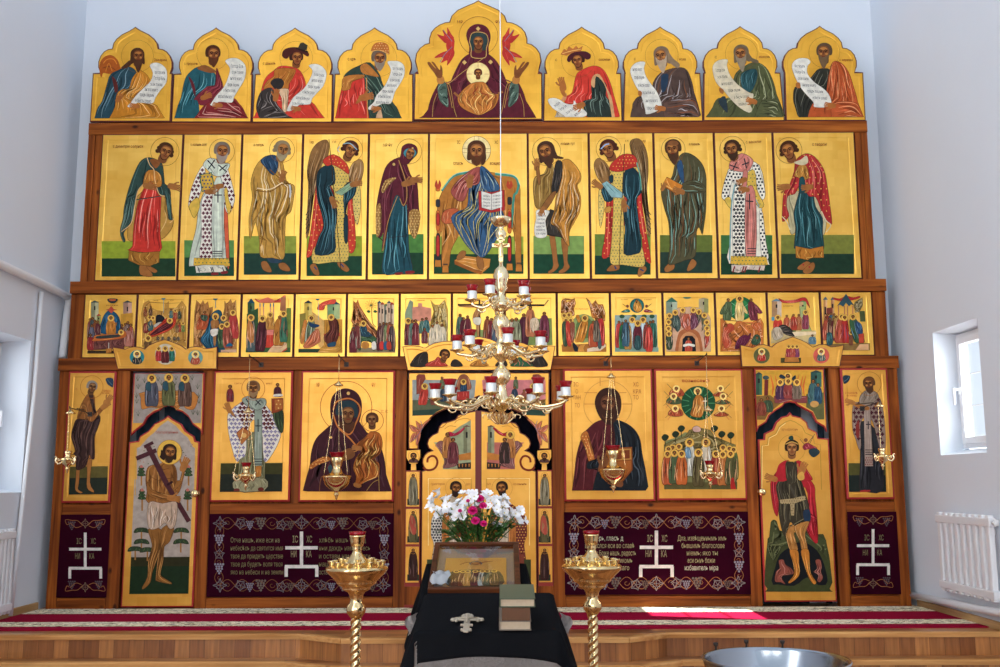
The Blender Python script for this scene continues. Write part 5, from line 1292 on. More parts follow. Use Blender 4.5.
# 14 annunciation of birth
FH = (735, 290, 6.667)
r_, p = feast(13, 'feast icon second from right, reclining woman, visitors and a red drape above', FH)
p.poly('c8b078', '240,270 540,270 540,355 240,355', smooth=False); tower(p, 245, 310, 75, 180, 'a8805a', 'c8b098', '5a7a8a', 18); p.robe('b02a2a', '290,55 330,70 400,65 450,50 480,60 500,120 485,100 460,75 400,85 320,85', ('e07a6a',), 3, ang=80); tower(p, 430, 475, 80, 180, 'c8a070', '8aa868', '6a7a4a', 10)
p.robe('9aa868', '430,110 470,110 475,190 510,270 440,275', ('c8d0a0',), 4, smooth=False)
for x, y, c in ((345, 175, 'b85a3a'), (385, 180, '6a7a3a'), (425, 170, 'a8603a'), (390, 170, 'a83a2a')): fig(p, x, y, 105, c, 'e8b898', 45, halo=False, hr=9)
fig(p, 470, 150, 120, '8a3a4a', 'b88a90', 45, hr=10); fig(p, 285, 185, 85, 'c03a2c', 'f0887a', 60, hr=11); p.robe('2e2a26', '295,240 340,235 400,290 410,310 340,300 300,265', ('8a7a6a',), 4, ang=60); p.poly('e0c8a0', '380,280 540,280 540,295 400,310', smooth=False)
p.robe('b8a890', '250,260 300,250 320,310 260,335', ('7a5a3a',), 5); fig(p, 515, 305, 60, '5a7a8a', 'c8d8d8', 50, halo=False, hr=8); p.poly('4a8aa0', '243,180 262,180 262,205 243,205', smooth=False); p.text(RB, 'рождество', 322, 110, 8, 66)
p.build('painting', r_)
# 15 meeting in the temple
r_, p = feast(14, 'feast icon at far right of its row, crowd entering a temple with blue roofs', FH)
tower(p, 590, 615, 65, 300, 'b07a4a', 'd8a878', '3a5a6a', 20); tower(p, 640, 662, 65, 200, 'a8704a', 'c89868', '3a5a6a', 20); p.poly('7a3a2a', '610,120 650,115 650,160 610,170', smooth=False); p.robe('b02a2a', '655,50 700,58 740,40 790,50 830,40 830,52 780,68 700,72 660,62', (), 0)
for x in (690, 730, 750, 785): p.line('b87a50', 9, [(x, 105), (x, 260)])
p.poly('2e4a52', '680,108 740,25 795,105 775,95 760,110 740,85 722,112 700,98', smooth=False); p.poly('4a5230', '830,140 865,140 870,210 835,210', smooth=False); rocks(p, '800,80 850,50 850,100 830,140 800,150', 'b89a60', 'd8c898', '6a5a34', 15)
p.poly('8a6a3a', '600,360 900,355 900,400 620,400', smooth=False)
for i, (x, y) in enumerate(((615, 165), (640, 160), (660, 165), (605, 195), (632, 192), (658, 198), (675, 180))): fig(p, x, y, 150, ('8a3a2a', '3a5a6a', '7a6a3a', 'a84a34', '5a3a2a', '6a2a2a', 'b08a4a')[i], 'd8a888', 42, halo=False, hr=9)
p.robe('2a4a4a', '612,290 645,290 650,360 612,365', ('6a9a9a',), 3); fig(p, 710, 180, 185, 'a84a34', 'e8a898', 75, d=.3, hr=12, lean=-10); fig(p, 730, 185, 180, 'b03028', '3a5a7a', 50, d=.3, hr=12, lean=8); fig(p, 772, 285, 90, '6a3a2a', 'b07a50', 28, hr=8)
fig(p, 785, 180, 185, '3a5a3a', '6a8aa0', 70, d=-.4, hr=12, lean=45); p.robe('2e4a6a', '800,210 840,230 850,290 815,290', ('6a90b0',), 4); p.robe('b8442e', '822,295 858,290 858,352 825,355', (), 0, smooth=False)
p.robe('d8a878', '800,395 830,360 890,360 890,395', (), 0, smooth=False); p.build('painting', r_)
# ------------------------------------------------------------------ local tier: large icons, side doors, royal doors
L1, L2, L3, L5, L7, L8 = (50, 365, 5.556), (50, 485, 5.333), (205, 365, 4.763), (555, 365, 4.765), (745, 360, 5.556), (745, 480, 5.333)
def mx(a, b): return (X(*a) + X(*b))/2
def big_icon(name, label, tl, br, tr, bl, group=None, edge=RED_EDGE, gold=None, border=0.05):
    x0, x1 = mx(tl, bl), mx(tr, br)
    return icon(name, label, group, rect(x0, x1, (Z(br[1], br[0]) + Z(bl[1], bl[0]))/2, min(zL0 - .002, (Z(tl[1], tl[0]) + Z(tr[1], tr[0]))/2)), yf=-0.046, thick=0.028, edge=edge, edge_w=0.016, border=border, gold=gold or GOLD_C)
SK2, SKL2 = '7a4a26', 'a86c34'
# ---- side icon, left: ascetic in brown
r_, p = big_icon('side_icon', 'narrow full-length icon by the left wall, grey-haired ascetic in a dark brown wrap', (71.1, 371.8), (111.9, 502.6), (117.9, 371.8), (63.1, 502.6), border=0.03)
p.fr(*L1)
p.poly('5c5226', '110,565 322,562 320,625 108,628', smooth=False); p.poly('22281e', '108,628 320,625 317,718 104,720', smooth=False)
p.robe(SKL2, '148,570 165,570 160,660 155,690 182,708 165,712 140,692 143,640', (), 0); p.robe(SKL2, '205,500 235,500 222,650 245,700 235,706 205,680 207,600', (), 0)
p.robe('8a5426', '155,310 165,240 195,180 215,160 245,170 250,230 255,270 235,310', ('c08848', '5a3014'), 6)
p.robe('3a2420', '215,160 240,170 246,250 280,292 265,350 248,400 248,515 230,520 218,500 200,560 165,582 145,575 140,500 105,505 140,480 118,400 130,340 150,300 200,305 240,290 230,220', ('6a4a40', '1c100c', '5c4038'), 14, wd=5)
p.robe('8a5426', '180,215 200,220 215,270 235,285 275,240 290,225 300,240 260,290 235,315 210,305 190,260', ('c08848',), 3)
p.hand(308, 225, 26, -35, SKL2); p.hand(325, 195, 26, -50, SKL2)
p.head(232, 122, 32, d=.5, tilt=12, skin='6a4424', hair='8a8278', halo=63, hcol='a85a1c', hw=2, lit='a07040')
p.poly('2a3a4e', '310,75 350,75 350,122 335,118 318,104'); p.line('4a6a7a', 3, '318,80 335,100 346,110'); p.text('b0502a', 'с', 143, 140, 14); p.text('b0502a', 'марiа', 298, 148, 11, 38); p.text('b0502a', 'египет', 290, 160, 9, 46); p.build('painting', r_)
# ---- side icon, right: bishop in brown crossed vestment
r_, p = big_icon('side_icon', 'narrow full-length icon by the right wall, bald dark-bearded bishop turned left in brown vestment', (838.6, 368.4), (892.8, 499.0), (885.4, 368.4), (845.3, 499.0), border=0.03)
p.fr(*L7)
p.poly('4a4620', '575,573 780,573 782,640 575,640', smooth=False); p.poly('1c2420', '575,640 782,640 785,733 578,733', smooth=False)
p.robe('26262a', '645,340 640,450 640,560 635,700 660,728 760,730 770,600 775,510 720,380', ('4a4a50', '101014'), 10, wd=5)
q = p.robe('8a7468', '600,250 640,230 670,180 700,165 740,200 765,260 780,400 778,500 755,505 735,440 718,370 700,330 660,320 640,370 645,470 635,500 615,440 598,380', ('a89488',), 4); p.pattern(q, '4a1c24', 24, 'cross', 10)
q = p.robe('9a8678', '660,260 695,250 712,590 665,590', ('c0ac9c',), 3, smooth=False); p.pattern(P('664,540 710,540 711,588 666,588'), '7a2a24', 12, 'square', 3)
for y in (500, 512, 524): p.line('2a2224', 5, [(668, y), (708, y)])
p.line('3a3034', 6, [(685, 340), (685, 385)]); p.line('3a3034', 6, [(672, 358), (698, 358)])
p.robe('8a7a6a', '640,200 680,165 730,180 740,210 690,250 640,250', ('b0a090', '5a4a40'), 6)
p.hand(584, 232, 24, 200, SKL2); p.poly(SKL2, '595,240 640,245 690,262 680,280 620,262'); p.poly('7a2a24', '615,370 632,335 636,420 620,430')
p.head(690, 132, 36, d=-.4, tilt=-8, skin='6a4022', hair='5a3a20', beard='4a3020', halo=66, hcol='9a5a20', hw=2, blen=1.0)
p.poly('6a4022', '662,110 680,98 705,100 715,112 690,116')
p.poly('22323e', '545,88 582,88 580,110 565,128 548,130'); p.line('4a6a7a', 3, '550,120 570,105 575,92'); p.text('b0502a', 'с павелъ', 556, 188, 12, 70); p.text('b0502a', 'исповед', 565, 202, 9, 55)
for x in (700, 722): p.poly('a02424', [(x-60, 726), (x-30, 722), (x-28, 731), (x-58, 733)])
p.build('painting', r_)
# ---- large icon: bishop with gospel
r_, p = big_icon('large_icon', 'large icon of a bald bishop in a brown-and-white checked vestment, right of the left door', (215.5, 371.6), (290.7, 501.5), (294.0, 371.2), (211.3, 501.7))
p.fr(*L3)
p.poly('3c3a1a', '75,468 370,466 369,520 73,520', smooth=False); p.poly('20241c', '73,520 369,520 367,603 70,605', smooth=False)
q = p.robe('7e7a54', '155,600 160,500 165,400 175,330 230,320 290,330 285,500 285,590 270,600', ('a8a680', '4a4830'), 10, wd=5)
q1 = p.robe('e4dccc', '108,240 130,210 170,180 205,160 270,170 310,220 330,250 360,320 345,380 310,440 285,462 275,400 270,320 230,260 200,330 195,420 165,450 150,460 130,400 112,320', (), 0)
p.pattern(q1, '8a8098', 19, 'cross', 8.5)
p.pattern([pt for pt in P('170,180 205,160 270,170 310,220 335,262 320,310 275,320 270,230 235,230 215,300 180,310 150,230')], '5c2822', 19, 'cross', 9)
p.robe('8a9484', '236,190 272,185 272,478 235,480', ('b0b8a6',), 3, wd=3, smooth=False); p.robe('8a9484', '175,165 205,148 240,160 285,160 290,190 250,215 200,195', ('b0b8a6',), 4, wd=3)
for a, b, c, d in ((240,165,265,190), (265,165,240,192), (195,160,212,188), (253,258,253,318), (240,290,268,290)): p.line('26282c', 5, [(a, b), (c, d)])
for y in (448, 460, 472): p.line('26282c', 4, [(235, y), (272, y)])
p.robe('b87430', '240,482 270,480 268,530 240,535', ('d8a058',), 2, smooth=False); q = p.robe('9a9470', '145,545 285,540 285,595 150,600', ('c0ba94', '6a6444'), 7)
p.robe('2e3a22', '330,220 365,210 375,250 370,320 350,310 325,250', ('566a3c', '161c10'), 6); p.robe('8a3a1c', '317,160 372,158 372,212 345,225 318,230', (), 0, smooth=False); p.poly('a8602a', '332,166 370,164 370,208 334,216', smooth=False); p.pattern(P('332,166 370,164 370,208 334,216'), 'd8b060', 18, 'dot', 4)
p.robe('b06a34', '150,325 180,295 225,325 175,380', (), 0, smooth=False); p.line('7a2a1c', 4, '150,325 180,297 222,325', smooth=False); p.ell('d8a860', 186, 335, 12)
p.robe('7e5a4a', '105,205 130,225 150,250 130,240', (), 0); p.hand(112, 205, 22, -110, SKL2); p.poly(SKL2, '110,210 120,208 140,235 130,240')
p.head(230, 112, 34, d=.02, skin='6a4222', hair='7a5a3a', beard='8a6a48', halo=55, hcol='a85020', hw=2, blen=.6); p.poly('6a4222', '208,92 220,80 240,80 252,92 230,98')
fig(p, 120, 105, 75, '7a2a2e', '3a6a6a', 34, halo=False, hr=10); fig(p, 346, 96, 60, '4a1c24', '7a4450', 36, halo=False, hr=9); p.poly('d0c8b8', '330,140 365,138 368,148 328,150')
p.text('a85a2a', 'святи', 140, 92, 10, 34); p.text('a85a2a', 'нико', 292, 92, 10, 28); p.poly('6a2a24', '140,590 160,588 165,600 140,600'); p.poly('6a2a24', '255,585 275,583 280,597 255,598'); p.build('painting', r_)
# ---- large icon: mother and child
r_, p = big_icon('large_icon', 'large icon of a maroon-veiled woman holding a golden-robed child', (302.6, 371.2), (394.6, 501.5), (395.0, 371.2), (299.2, 501.6))
p.fr(*L3); p.clip = 602
p.ring('8a3a1c', 672, 200, 123, 2.5)
q = p.robe('3c161e', '492,600 500,480 510,400 530,350 570,310 620,270 660,250 720,255 770,320 820,360 850,430 862,520 862,602', ('5c3038', '22090e', '4a2028'), 14, wd=6)
p.poly('3c161e', '600,260 596,200 606,150 640,118 680,112 722,130 745,170 746,220 735,270 720,310 680,330 640,310 610,290')
p.line('c07030', 7, '610,215 622,180 650,165 690,160 725,180 740,212 728,255 715,285 700,320 680,330 645,305 630,290 618,260 608,225'); p.poly('22343a', '622,235 632,185 665,170 705,172 725,195 728,240 715,250 660,240')
p.poly('4e2a16', '640,270 710,270 705,310 682,322 650,300')
p.head(680, 235, 46, d=.1, skin='6e4424', hair=None, neck=False, lit='9a6a3a')
p.line('c07030', 7, '640,305 690,350 720,385'); p.line('7a4a24', 3, '545,600 548,560 555,530'); p.line('a07838', 3, '830,600 825,500 810,440'); p.line('a07838', 3, '770,598 800,560 830,545')
q = p.robe('a85c24', '500,475 540,445 585,435 595,455 540,475 505,498', ('e0a050',), 3, ang=-70); p.pattern(q, 'e8b868', 16, 'dot', 3); p.poly('2e4a4e', '585,490 600,475 612,515 598,522')
p.ell('d8a860', 683, 135, 8); p.ell('d8a860', 600, 345, 6)
p.ring('8a3a1c', 798, 265, 52, 2.5)
q = p.robe('a85a20', '715,385 760,345 790,318 830,325 845,370 835,420 805,450 830,470 825,530 780,550 750,565 730,580 715,570 720,530 705,490 720,440 745,405', ('e8a850', '6a300c', 'f0c070', '7a3c10'), 20, wd=5, curl=.12)
p.head(796, 262, 32, d=-.1, skin='6e4424', hair='4a2a16', lit='9a6a3a')
p.poly(SK2, '640,420 690,395 715,420 700,445 650,460 610,470 640,440'); p.hand(640, 440, 26, -35, '7a4a26'); p.hand(725, 395, 20, 190, SKL2); p.poly(SKL2, '712,560 745,572 735,585 710,578')
p.text('a85a2a', 'МР', 530, 105, 20, 16); p.text('a85a2a', 'ѲУ', 794, 105, 20, 18); p.text('a85a2a', 'ІС ХС', 838, 228, 13, 34); p.build('painting', r_)
# ---- large icon: ruler of all
r_, p = big_icon('large_icon', 'large icon of a half-length bearded figure in dark maroon and navy', (563.2, 369.6), (654.3, 500.9), (651.6, 369.6), (563.9, 501.2))
p.fr(*L5); p.clip = 598
p.ring('b07a3c', 252, 190, 115, 2)
for a in ('140,132 200,132', '138,186 195,186', '305,132 340,132', '310,186 368,186', '215,62 215,100', '285,62 285,100'): p.line('a8602c', 2.5, a)
p.robe('521c20', '88,598 95,500 105,420 130,340 160,300 210,265 280,270 300,400 260,470 200,598', ('7a3a3a', '300c10', '6a2c30'), 12, wd=6)
p.robe('b86a2c', '122,342 152,315 170,370 190,455 162,462 145,400', ('e8a860', '7a3c10'), 4); p.pattern(P('125,342 150,320 186,450 165,458 145,398'), 'e8b868', 15, 'dot', 3)
p.robe('1a2026', '275,270 300,262 360,290 400,340 415,420 432,598 200,598 190,545 220,470 205,490 155,495 160,460 230,440 280,420 285,330', ('3c4850', '0a0d10', '4a5660'), 14, wd=6)
p.robe('8a4a20', '275,395 368,390 370,500 320,560 280,572', (), 0, smooth=False); p.poly('b8843c', '282,402 362,398 364,450 286,455', smooth=False); p.poly('7a3a1c', '290,408 318,406 318,448 292,450', smooth=False); p.poly('7a3a1c', '330,406 356,404 356,445 332,447', smooth=False); p.poly('a86028', '284,462 362,456 364,496 318,548 284,560', smooth=False); p.ell('d8b060', 325, 425, 9)
p.poly('3a2016', '190,190 195,150 220,118 255,108 290,118 312,150 316,200 305,240 285,270 260,285 230,270 205,235')
p.head(252, 185, 54, d=0, skin='5c3420', hair='3c2016', beard='3e2216', neck=True, lit='7a4a2c', blen=.7, hairlong=.5)
p.hand(235, 470, 40, -70, '7a4a2a'); p.hand(290, 560, 30, 200, '7a4a2a')
for s, x, y in (('ІС', 88, 102), ('О', 98, 136), ('ПАН', 86, 164), ('ТО', 94, 202)): p.text('a05a2a', s, x, y, 20, len(s)*12)
for s, x, y in (('ХС', 372, 102), ('КРА', 372, 136), ('ТО', 372, 164)): p.text('a05a2a', s, x, y, 20, len(s)*13)
p.build('painting', r_)
# ---- large icon: glory over a crowd
r_, p = big_icon('large_icon', 'large icon of a green star-rayed glory above a crowd of haloed people', (653.4, 369.6), (746.2, 499.3), (741.1, 369.4), (656.6, 500.6))
p.fr(*L5); p.clip = 592
p.poly('7a7c4e', '520,400 530,360 580,345 620,320 660,330 720,320 760,345 800,360 850,380 862,400 868,590 520,592', smooth=False); p.poly('5a5630', '520,560 868,558 868,592 520,592', smooth=False)
rocks(p, '520,380 560,360 620,340 640,310 690,300 740,310 760,340 830,370 860,380 860,430 520,430', '7a6a3a', 'a89a68', '4a4020', 21)
for x, y in ((525, 345), (575, 330), (602, 303), (760, 303), (795, 330), (838, 335)):
    p.line('3a3a1c', 4, [(x, y), (x, y+40)]); p.robe('22301e', [(x-17, y), (x-6, y-14), (x+8, y-13), (x+17, y-2), (x+5, y+14), (x-8, y+14)], (), 0)
p.robe('c8a090', '655,300 675,290 695,302 690,318 662,318', (), 0)
p.ell('1a4a2c', 683, 182, 82, 82, n=32)
for a in range(0, 360, 24): p.line('4a8a5a', 4, [(683 + 45*math.cos(math.radians(a)), 182 + 45*math.sin(math.radians(a))), (683 + 78*math.cos(math.radians(a)), 182 + 78*math.sin(math.radians(a)))])
p.robe('b8702a', '660,165 680,142 705,155 712,190 700,245 665,248 645,235 655,200', ('e8b868', '7a4010', 'f0c880'), 10, wd=4); p.ell('f0d078', 680, 125, 19); p.head(680, 127, 11, neck=False, beard='4a2a14')
p.line('e8dcc0', 4, [(716, 155), (716, 210)]); p.line('e8dcc0', 4, [(704, 172), (728, 172)])
for s in (1, -1):
    F = lambda t: [(683 + s*(x-683), y) for x, y in P(t)]
    for tx, ty in ((-105, -65), (-118, -28), (-110, 30)):
        bx, by = 683 + s*tx, 182 + ty
        p.robe('a84a2c' if ty != -28 else '4a5a3a', [(bx-20, by), (bx+20, by-4), (bx+s*38, by+26), (bx, by+34), (bx-s*35, by+24)], ('e8b070', '5a2410'), 4, wd=3)
        p.line('6a5a34', 9, [(bx-s*18, by), (bx-s*45, by-28)], taper=True); p.line('8a5a2c', 8, [(bx-s*18, by+14), (bx-s*48, by+40)], taper=True); p.line('c8603a', 8, [(bx-s*10, by+16), (bx-s*36, by+50)], taper=True); p.ell('f0d078', bx, by-4, 17); p.head(bx, by-3, 9, neck=False)
for i, (x, y) in enumerate(((560, 395), (590, 390), (800, 395), (830, 400), (540, 402), (850, 405))): fig(p, x, y, 150, ('8a4a2a', '5a4a3a', '6a5a3a', 'a85a34', '7a2a2a', '5a6a3a')[i], 'd8a878', 46, hr=9)
fig(p, 640, 370, 170, 'b8b8a8', 'ecece0', 56, d=.3, hr=12); fig(p, 718, 370, 170, 'c0b49c', 'ecece0', 56, d=-.3, hr=12); p.robe('6a8aa0', '618,400 640,395 648,440 625,440', ('a8c0c8',), 2)
for i, (x, y) in enumerate(((535, 425), (568, 420), (602, 425), (765, 425), (798, 428), (835, 425))): fig(p, x, y, 155, ('a8502c', '4a5a3a', 'b8602c', '9a3a2a', 'b06a34', '5a5a34')[i], 'e0b080', 54, hr=10)
fig(p, 682, 418, 170, '5a5030', '8a8458', 56, hr=11); p.poly('b02a24', '835,555 850,540 862,585 840,590')
p.text('b0402a', 'вознесенiе', 605, 82, 16, 130); p.build('painting', r_)

# ---- side doors with the fixed arch pieces over them
def outline_at(fr, pts, y=-0.046): return [(q.x, q.z) for q in (at(fr[0] + a/fr[2], fr[1] + b/fr[2], y) for a, b in pts)]
LUNL = P('845,388 832,360 792,330 770,290 735,262 700,250 690,236 672,232 655,224 640,232 622,236 612,250 575,265 540,292 520,330 470,370 447,392')
LEAFT = P('450,428 490,421 498,396 545,366 580,325 630,300 655,281 680,300 730,328 752,365 800,396 807,421 842,427')
def door_pair(fr, lun_top, lun, leaf, leaf_bot, lab_lun, lab_leaf, zbot, leafx):
    o = outline_at(fr, lun); xl, xr = o[-1][0], o[0][0]
    zt = min(zL0 - .002, Z(lun_top))
    ol = [(xr, zt), (xl, zt)] + list(reversed(o))
    root = thing('door_arch_icon', lab_lun, 'icon', ((xl+xr)/2, -0.018, o[-1][1]))
    y1 = board(root, ol, -0.046, 0.028, 0.012, 0, gold=GOLD_C, edge=RED_EDGE)
    o2 = outline_at(fr, leaf); x0, x1 = leafx
    o2[0] = (x0, o2[0][1]); o2[-1] = (x1, o2[-1][1])
    oo = o2 + [(x1, zbot), (x0, zbot)]
    leafr = thing('side_door', lab_leaf, 'door', ((x0+x1)/2, -0.018, zbot))
    board(leafr, oo, -0.046, 0.028, 0.012, 0, gold=GOLD_C, edge=RED_EDGE, nm='door_leaf')
    return root, leafr, Painting(-0.0464), Painting(-0.0464)
def knob(root, u, v):
    c = at(u, v, -0.046); bm = bmesh.new()
    lathe(bm, [(0.0, 0.0), (0.028, 0.0), (0.028, 0.006), (0.012, 0.01), (0.012, 0.03), (0.03, 0.04), (0.034, 0.052), (0.026, 0.066), (0.0, 0.07)], 20)
    bmesh.ops.rotate(bm, verts=bm.verts, cent=(0, 0, 0), matrix=Matrix.Rotation(math.pi/2, 3, 'X'))
    link_mesh('door_knob', bm, mat('polished_brass', (0.88, 0.67, 0.34), rough=0.16, metal=1.0), root, smooth=True, loc=Vector((c.x, -0.0465, c.z)) - root.location)
# left door
lxl = (X(131, 441.5) + X(121.8, 603))/2 + .004; lxr = (X(201.4, 441.5) + X(194.3, 603))/2
ra, rl, pa, pl = door_pair(L1, 372.6, LUNL, LEAFT, None, 'fixed gilded arch above the left side door, three seated figures at a table', 'left gilded side door, bare-chested man carrying a brown cross on his shoulder', Z(605.6), (lxl, lxr))
pa.fr(*L1)
pa.poly('968a80', '472,48 848,48 838,322 795,322 770,280 735,250 700,236 690,222 655,210 622,222 612,236 575,252 535,285 515,322 462,322', smooth=False)
for x, y in ((488, 75), (525, 85), (600, 75), (490, 120), (700, 70), (790, 70), (820, 120), (480, 170), (825, 170), (490, 270), (795, 262), (820, 265), (620, 100), (695, 100), (482, 200), (828, 200)):
    for a in (-40, 0, 40): pa.line('3a4a2a', 8, [(x, y+14), (x + 16*math.sin(math.radians(a)), y + 14 - 30*math.cos(math.radians(a)))], taper=True, up=(a == -40))
pa.robe('b87434', '505,185 520,150 800,150 805,240 760,245 735,222 705,250 690,235 655,215 620,240 560,235 525,245 508,240', ('e0a868', '7a4818'), 8, ang=85)
for x, y, c, l in ((565, 75, '4a4a54', '8a8a90'), (660, 72, '5a5a34', '8a8a5c'), (750, 75, '5a4034', '8a7064')): fig(pa, x, y, 165, c, l, 74, hr=14, d=.2); pa.robe('2a4a54', [(x-30, y+25), (x-8, y+20), (x-4, y+70), (x-34, y+60)], (), 0)
pa.build('painting', ra)
pl.fr(*L1)
pl.poly('a89a8e', '482,725 482,462 500,455 545,402 580,374 612,338 655,308 700,338 730,374 765,402 795,455 806,462 800,725', smooth=False); pl.fr(*L2)
pl.poly('a89a8e', '450,-30 762,-30 745,385 432,385', smooth=False); pl.poly('2c2a14', '432,385 745,383 743,432 430,434', smooth=False); pl.poly('1a2c18', '430,434 743,432 738,580 422,582', smooth=False)
pl.fr(*L1); pl.line('c89a48', 4, '474,725 474,460 495,452 540,398 576,368 610,332 655,300 702,332 735,368 770,398 800,450 812,460 806,725', smooth=False)
for x, y, h in ((508, 590, 80), (770, 590, 80), (512, 720, 90), (765, 720, 90)):
    pl.line('9a6a34', 9, [(x, y+h), (x, y)]); 
    for k in range(3): pl.robe('2e4428', [(x-24+k*4, y+22-k*18), (x-4, y+4-k*18), (x+24-k*4, y+22-k*18), (x, y+28-k*18)], ('5a6a3a',), 2)
    pl.poly('b8685a', [(x-10, y-20), (x, y-36), (x+10, y-20)])
rr = random.Random(4)
for _ in range(26):
    x = rr.choice((rr.uniform(500, 580), rr.uniform(720, 795))); y = rr.uniform(440, 560); pl.ell(rr.choice(('5a6a44', 'a86a54', '6a5a4a')), x, y, 4, 3, n=6)
pl.fr(*L2)
for x, y in ((488, 230), (488, 290), (700, 230), (698, 290), (455, 330), (520, 335)):
    pl.line('9a6a34', 8, [(x, y+70), (x, y+10)]); pl.robe('30402a', [(x-40, y+25), (x-25, y), (x+25, y), (x+42, y+25), (x, y+20)], ('5a6a3a',), 3)
pl.robe('8a5a28', '525,235 600,240 595,330 570,400 545,470 535,520 500,555 492,545 520,490 525,400 545,320', ('c08c4c', '5a3414'), 7, wd=4)
pl.robe('8a5a28', '598,230 662,215 640,300 610,330 605,400 590,470 600,490 648,520 640,528 570,512 565,490 575,400 585,330', ('c08c4c', '5a3414'), 7, wd=4)
pl.fr(*L1)
q = pl.robe('8e5a28', '532,640 540,575 570,555 615,548 640,530 690,555 706,600 705,660 700,715 715,740 700,765 545,765 540,700', ('c48e4e', '5c3212', 'c48e4e', '6a3c18'), 12, wd=5)
pl.line('5c3212', 3, '560,620 600,640 650,632 690,625'); pl.line('5c3212', 3, '580,555 620,580 660,575')
pl.robe('8e5a28', '700,590 712,660 735,590 728,560 745,560 750,590 722,700 700,700', ('c48e4e',), 3); pl.hand(748, 555, 34, -65, SKL2)
pl.line('4a2428', 30, [(546, 455), (652, 667)], smooth=False); pl.fr(*L2)
pl.line('4a2428', 26, [(620, -10), (742, 195)], smooth=False)
pl.robe('8e5a28', '518,-20 540,20 600,45 680,60 692,80 660,88 560,70 520,45', ('c48e4e', '5c3212'), 4, ang=80); pl.hand(660, 72, 30, 10, SKL2); pl.robe('8e5a28', '660,30 695,0 700,-20 675,-20', (), 0)
pl.line('2e1418', 12, [(625, 0), (655, -18)])
pl.robe('b89c84', '535,88 600,98 672,88 680,140 668,215 640,235 615,202 585,225 548,238 525,222 518,150', ('dcc8b4', '7a5a44', 'e8dac8', '8a6a54'), 14, wd=4)
pl.fr(*L1)
pl.line('4a2428', 24, [(480, 520), (592, 474)], smooth=False); pl.line('4a2428', 18, [(524, 456), (574, 430)], smooth=False)
pl.head(665, 485, 42, d=.35, tilt=6, skin='7e4e26', hair='2e1a12', beard='33200f', halo=68, fill='e0b048', hcol='a87028', hw=2.5, blen=.8, hairlong=.8)
pl.poly('2e1a12', '620,470 615,500 610,512 635,530 640,500'); pl.text('b0483a', 'благоразумныи', 588, 380, 14, 124); pl.build('painting', rl); knob(rl, 196.5, 493.5)
# right door
LUNR = [(458 - 0, 396)] 
LUNR = P('456,400 440,372 395,345 372,295 335,275 292,252 282,240 252,234 222,240 212,256 170,282 135,310 120,345 78,372 66,400')
LEAFR = P('65,441 105,438 108,408 155,385 172,345 205,315 236,308 251,290 266,308 310,318 345,345 355,378 400,400 408,432 457,437')
rxl = (X(756.7, 439) + X(763, 599))/2 + .002; rxr = (X(827.4, 438.5) + X(836.0, 599))/2 - .004
ra, rl, pa, pl = door_pair(L7, 369.6, LUNR, LEAFR, None, 'fixed gilded arch above the right side door, youths among flames', 'right gilded side door, crowned youth in a red cloak and dark tunic', Z(602.2), (rxl, rxr))
pa.fr(*L7)
pa.poly('c89632', '60,60 432,60 440,330 400,330 378,285 340,262 296,238 282,226 252,220 222,226 205,245 165,272 128,300 112,332 66,332', smooth=False)
tower(pa, 60, 95, 80, 195, '2e4a3a', '3e6248', '26343a', 14); pa.poly('6a2a24', '108,110 130,110 128,200 106,200', smooth=False); pa.ell('3a4a4a', 116, 98, 18, 12); tower(pa, 365, 425, 70, 150, '2a4a44', '3a6254', '2a3a38', 14)
pa.poly('7a5a2a', '62,200 140,195 200,240 160,272 128,300 112,332 66,332', smooth=False); pa.poly('5a5a34', '340,190 438,180 440,330 400,330 378,285 340,262', smooth=False)
pa.robe('7a3a3a', '160,200 345,200 345,240 300,238 252,222 200,240 165,240', ('b07a74',), 3, ang=80, smooth=False)
for x in (150, 175, 200, 290, 315, 330):
    pa.line('c8642a', 10, [(x, 200), (x + (6 if x < 250 else -6), 150), (x - (8 if x < 250 else -8), 85)], taper=True)
fig(pa, 238, 92, 130, '26404a', '4a6a74', 60, hr=13); pa.robe('1e2c3a', '215,105 190,95 200,80 225,95', (), 0); pa.robe('1e2c3a', '262,100 280,85 280,110 265,115', (), 0)
for x, y, c in ((195, 125, '4a2a44'), (240, 120, '8a3a34'), (288, 125, '6a5a4a')): fig(pa, x, y, 100, c, 'b08a80', 52, hr=11)
fig(pa, 378, 120, 135, '3a5a5a', '6a8a8a', 56, hr=11, halo=False); fig(pa, 405, 140, 110, '26465a', '4a7080', 44, hr=10, halo=False); pa.ell('b88a4a', 385, 245, 24, 18)
fig(pa, 125, 215, 80, '3a4a34', '6a7a54', 60, hr=10, halo=False); fig(pa, 90, 225, 90, '7a3a2a', 'a86a4a', 55, hr=10, halo=False); pa.build('painting', ra)
pl.fr(*L7); pl.line('b08430', 4, '90,720 92,475 125,470 130,430 170,410 190,370 225,345 251,335 280,345 318,370 335,405 380,425 385,465 418,470 425,720', smooth=False)
pl.line('f4dc90', 3, '94,720 96,478 130,473 134,434 174,414 194,374 226,350', smooth=False)  # painted glint along the left edge of the door's inner recess
pl.fr(*L8); pl.clip = 596
pl.poly('3c4224', '118,345 130,300 140,220 170,220 185,280 240,290 330,270 380,290 432,320 445,595 130,598', smooth=True); rocks(pl, '118,360 130,300 138,225 165,218 185,270 235,280 340,280 385,292 432,322 440,420 400,380 300,340 200,350 150,440', '42482a', '6a7048', '22281a', 31)
pl.poly('14161a', '150,560 160,470 185,400 235,360 300,330 360,355 400,400 430,480 430,560 300,575'); pl.poly('3c4224', '130,598 140,560 260,565 330,520 390,560 440,565 445,595')
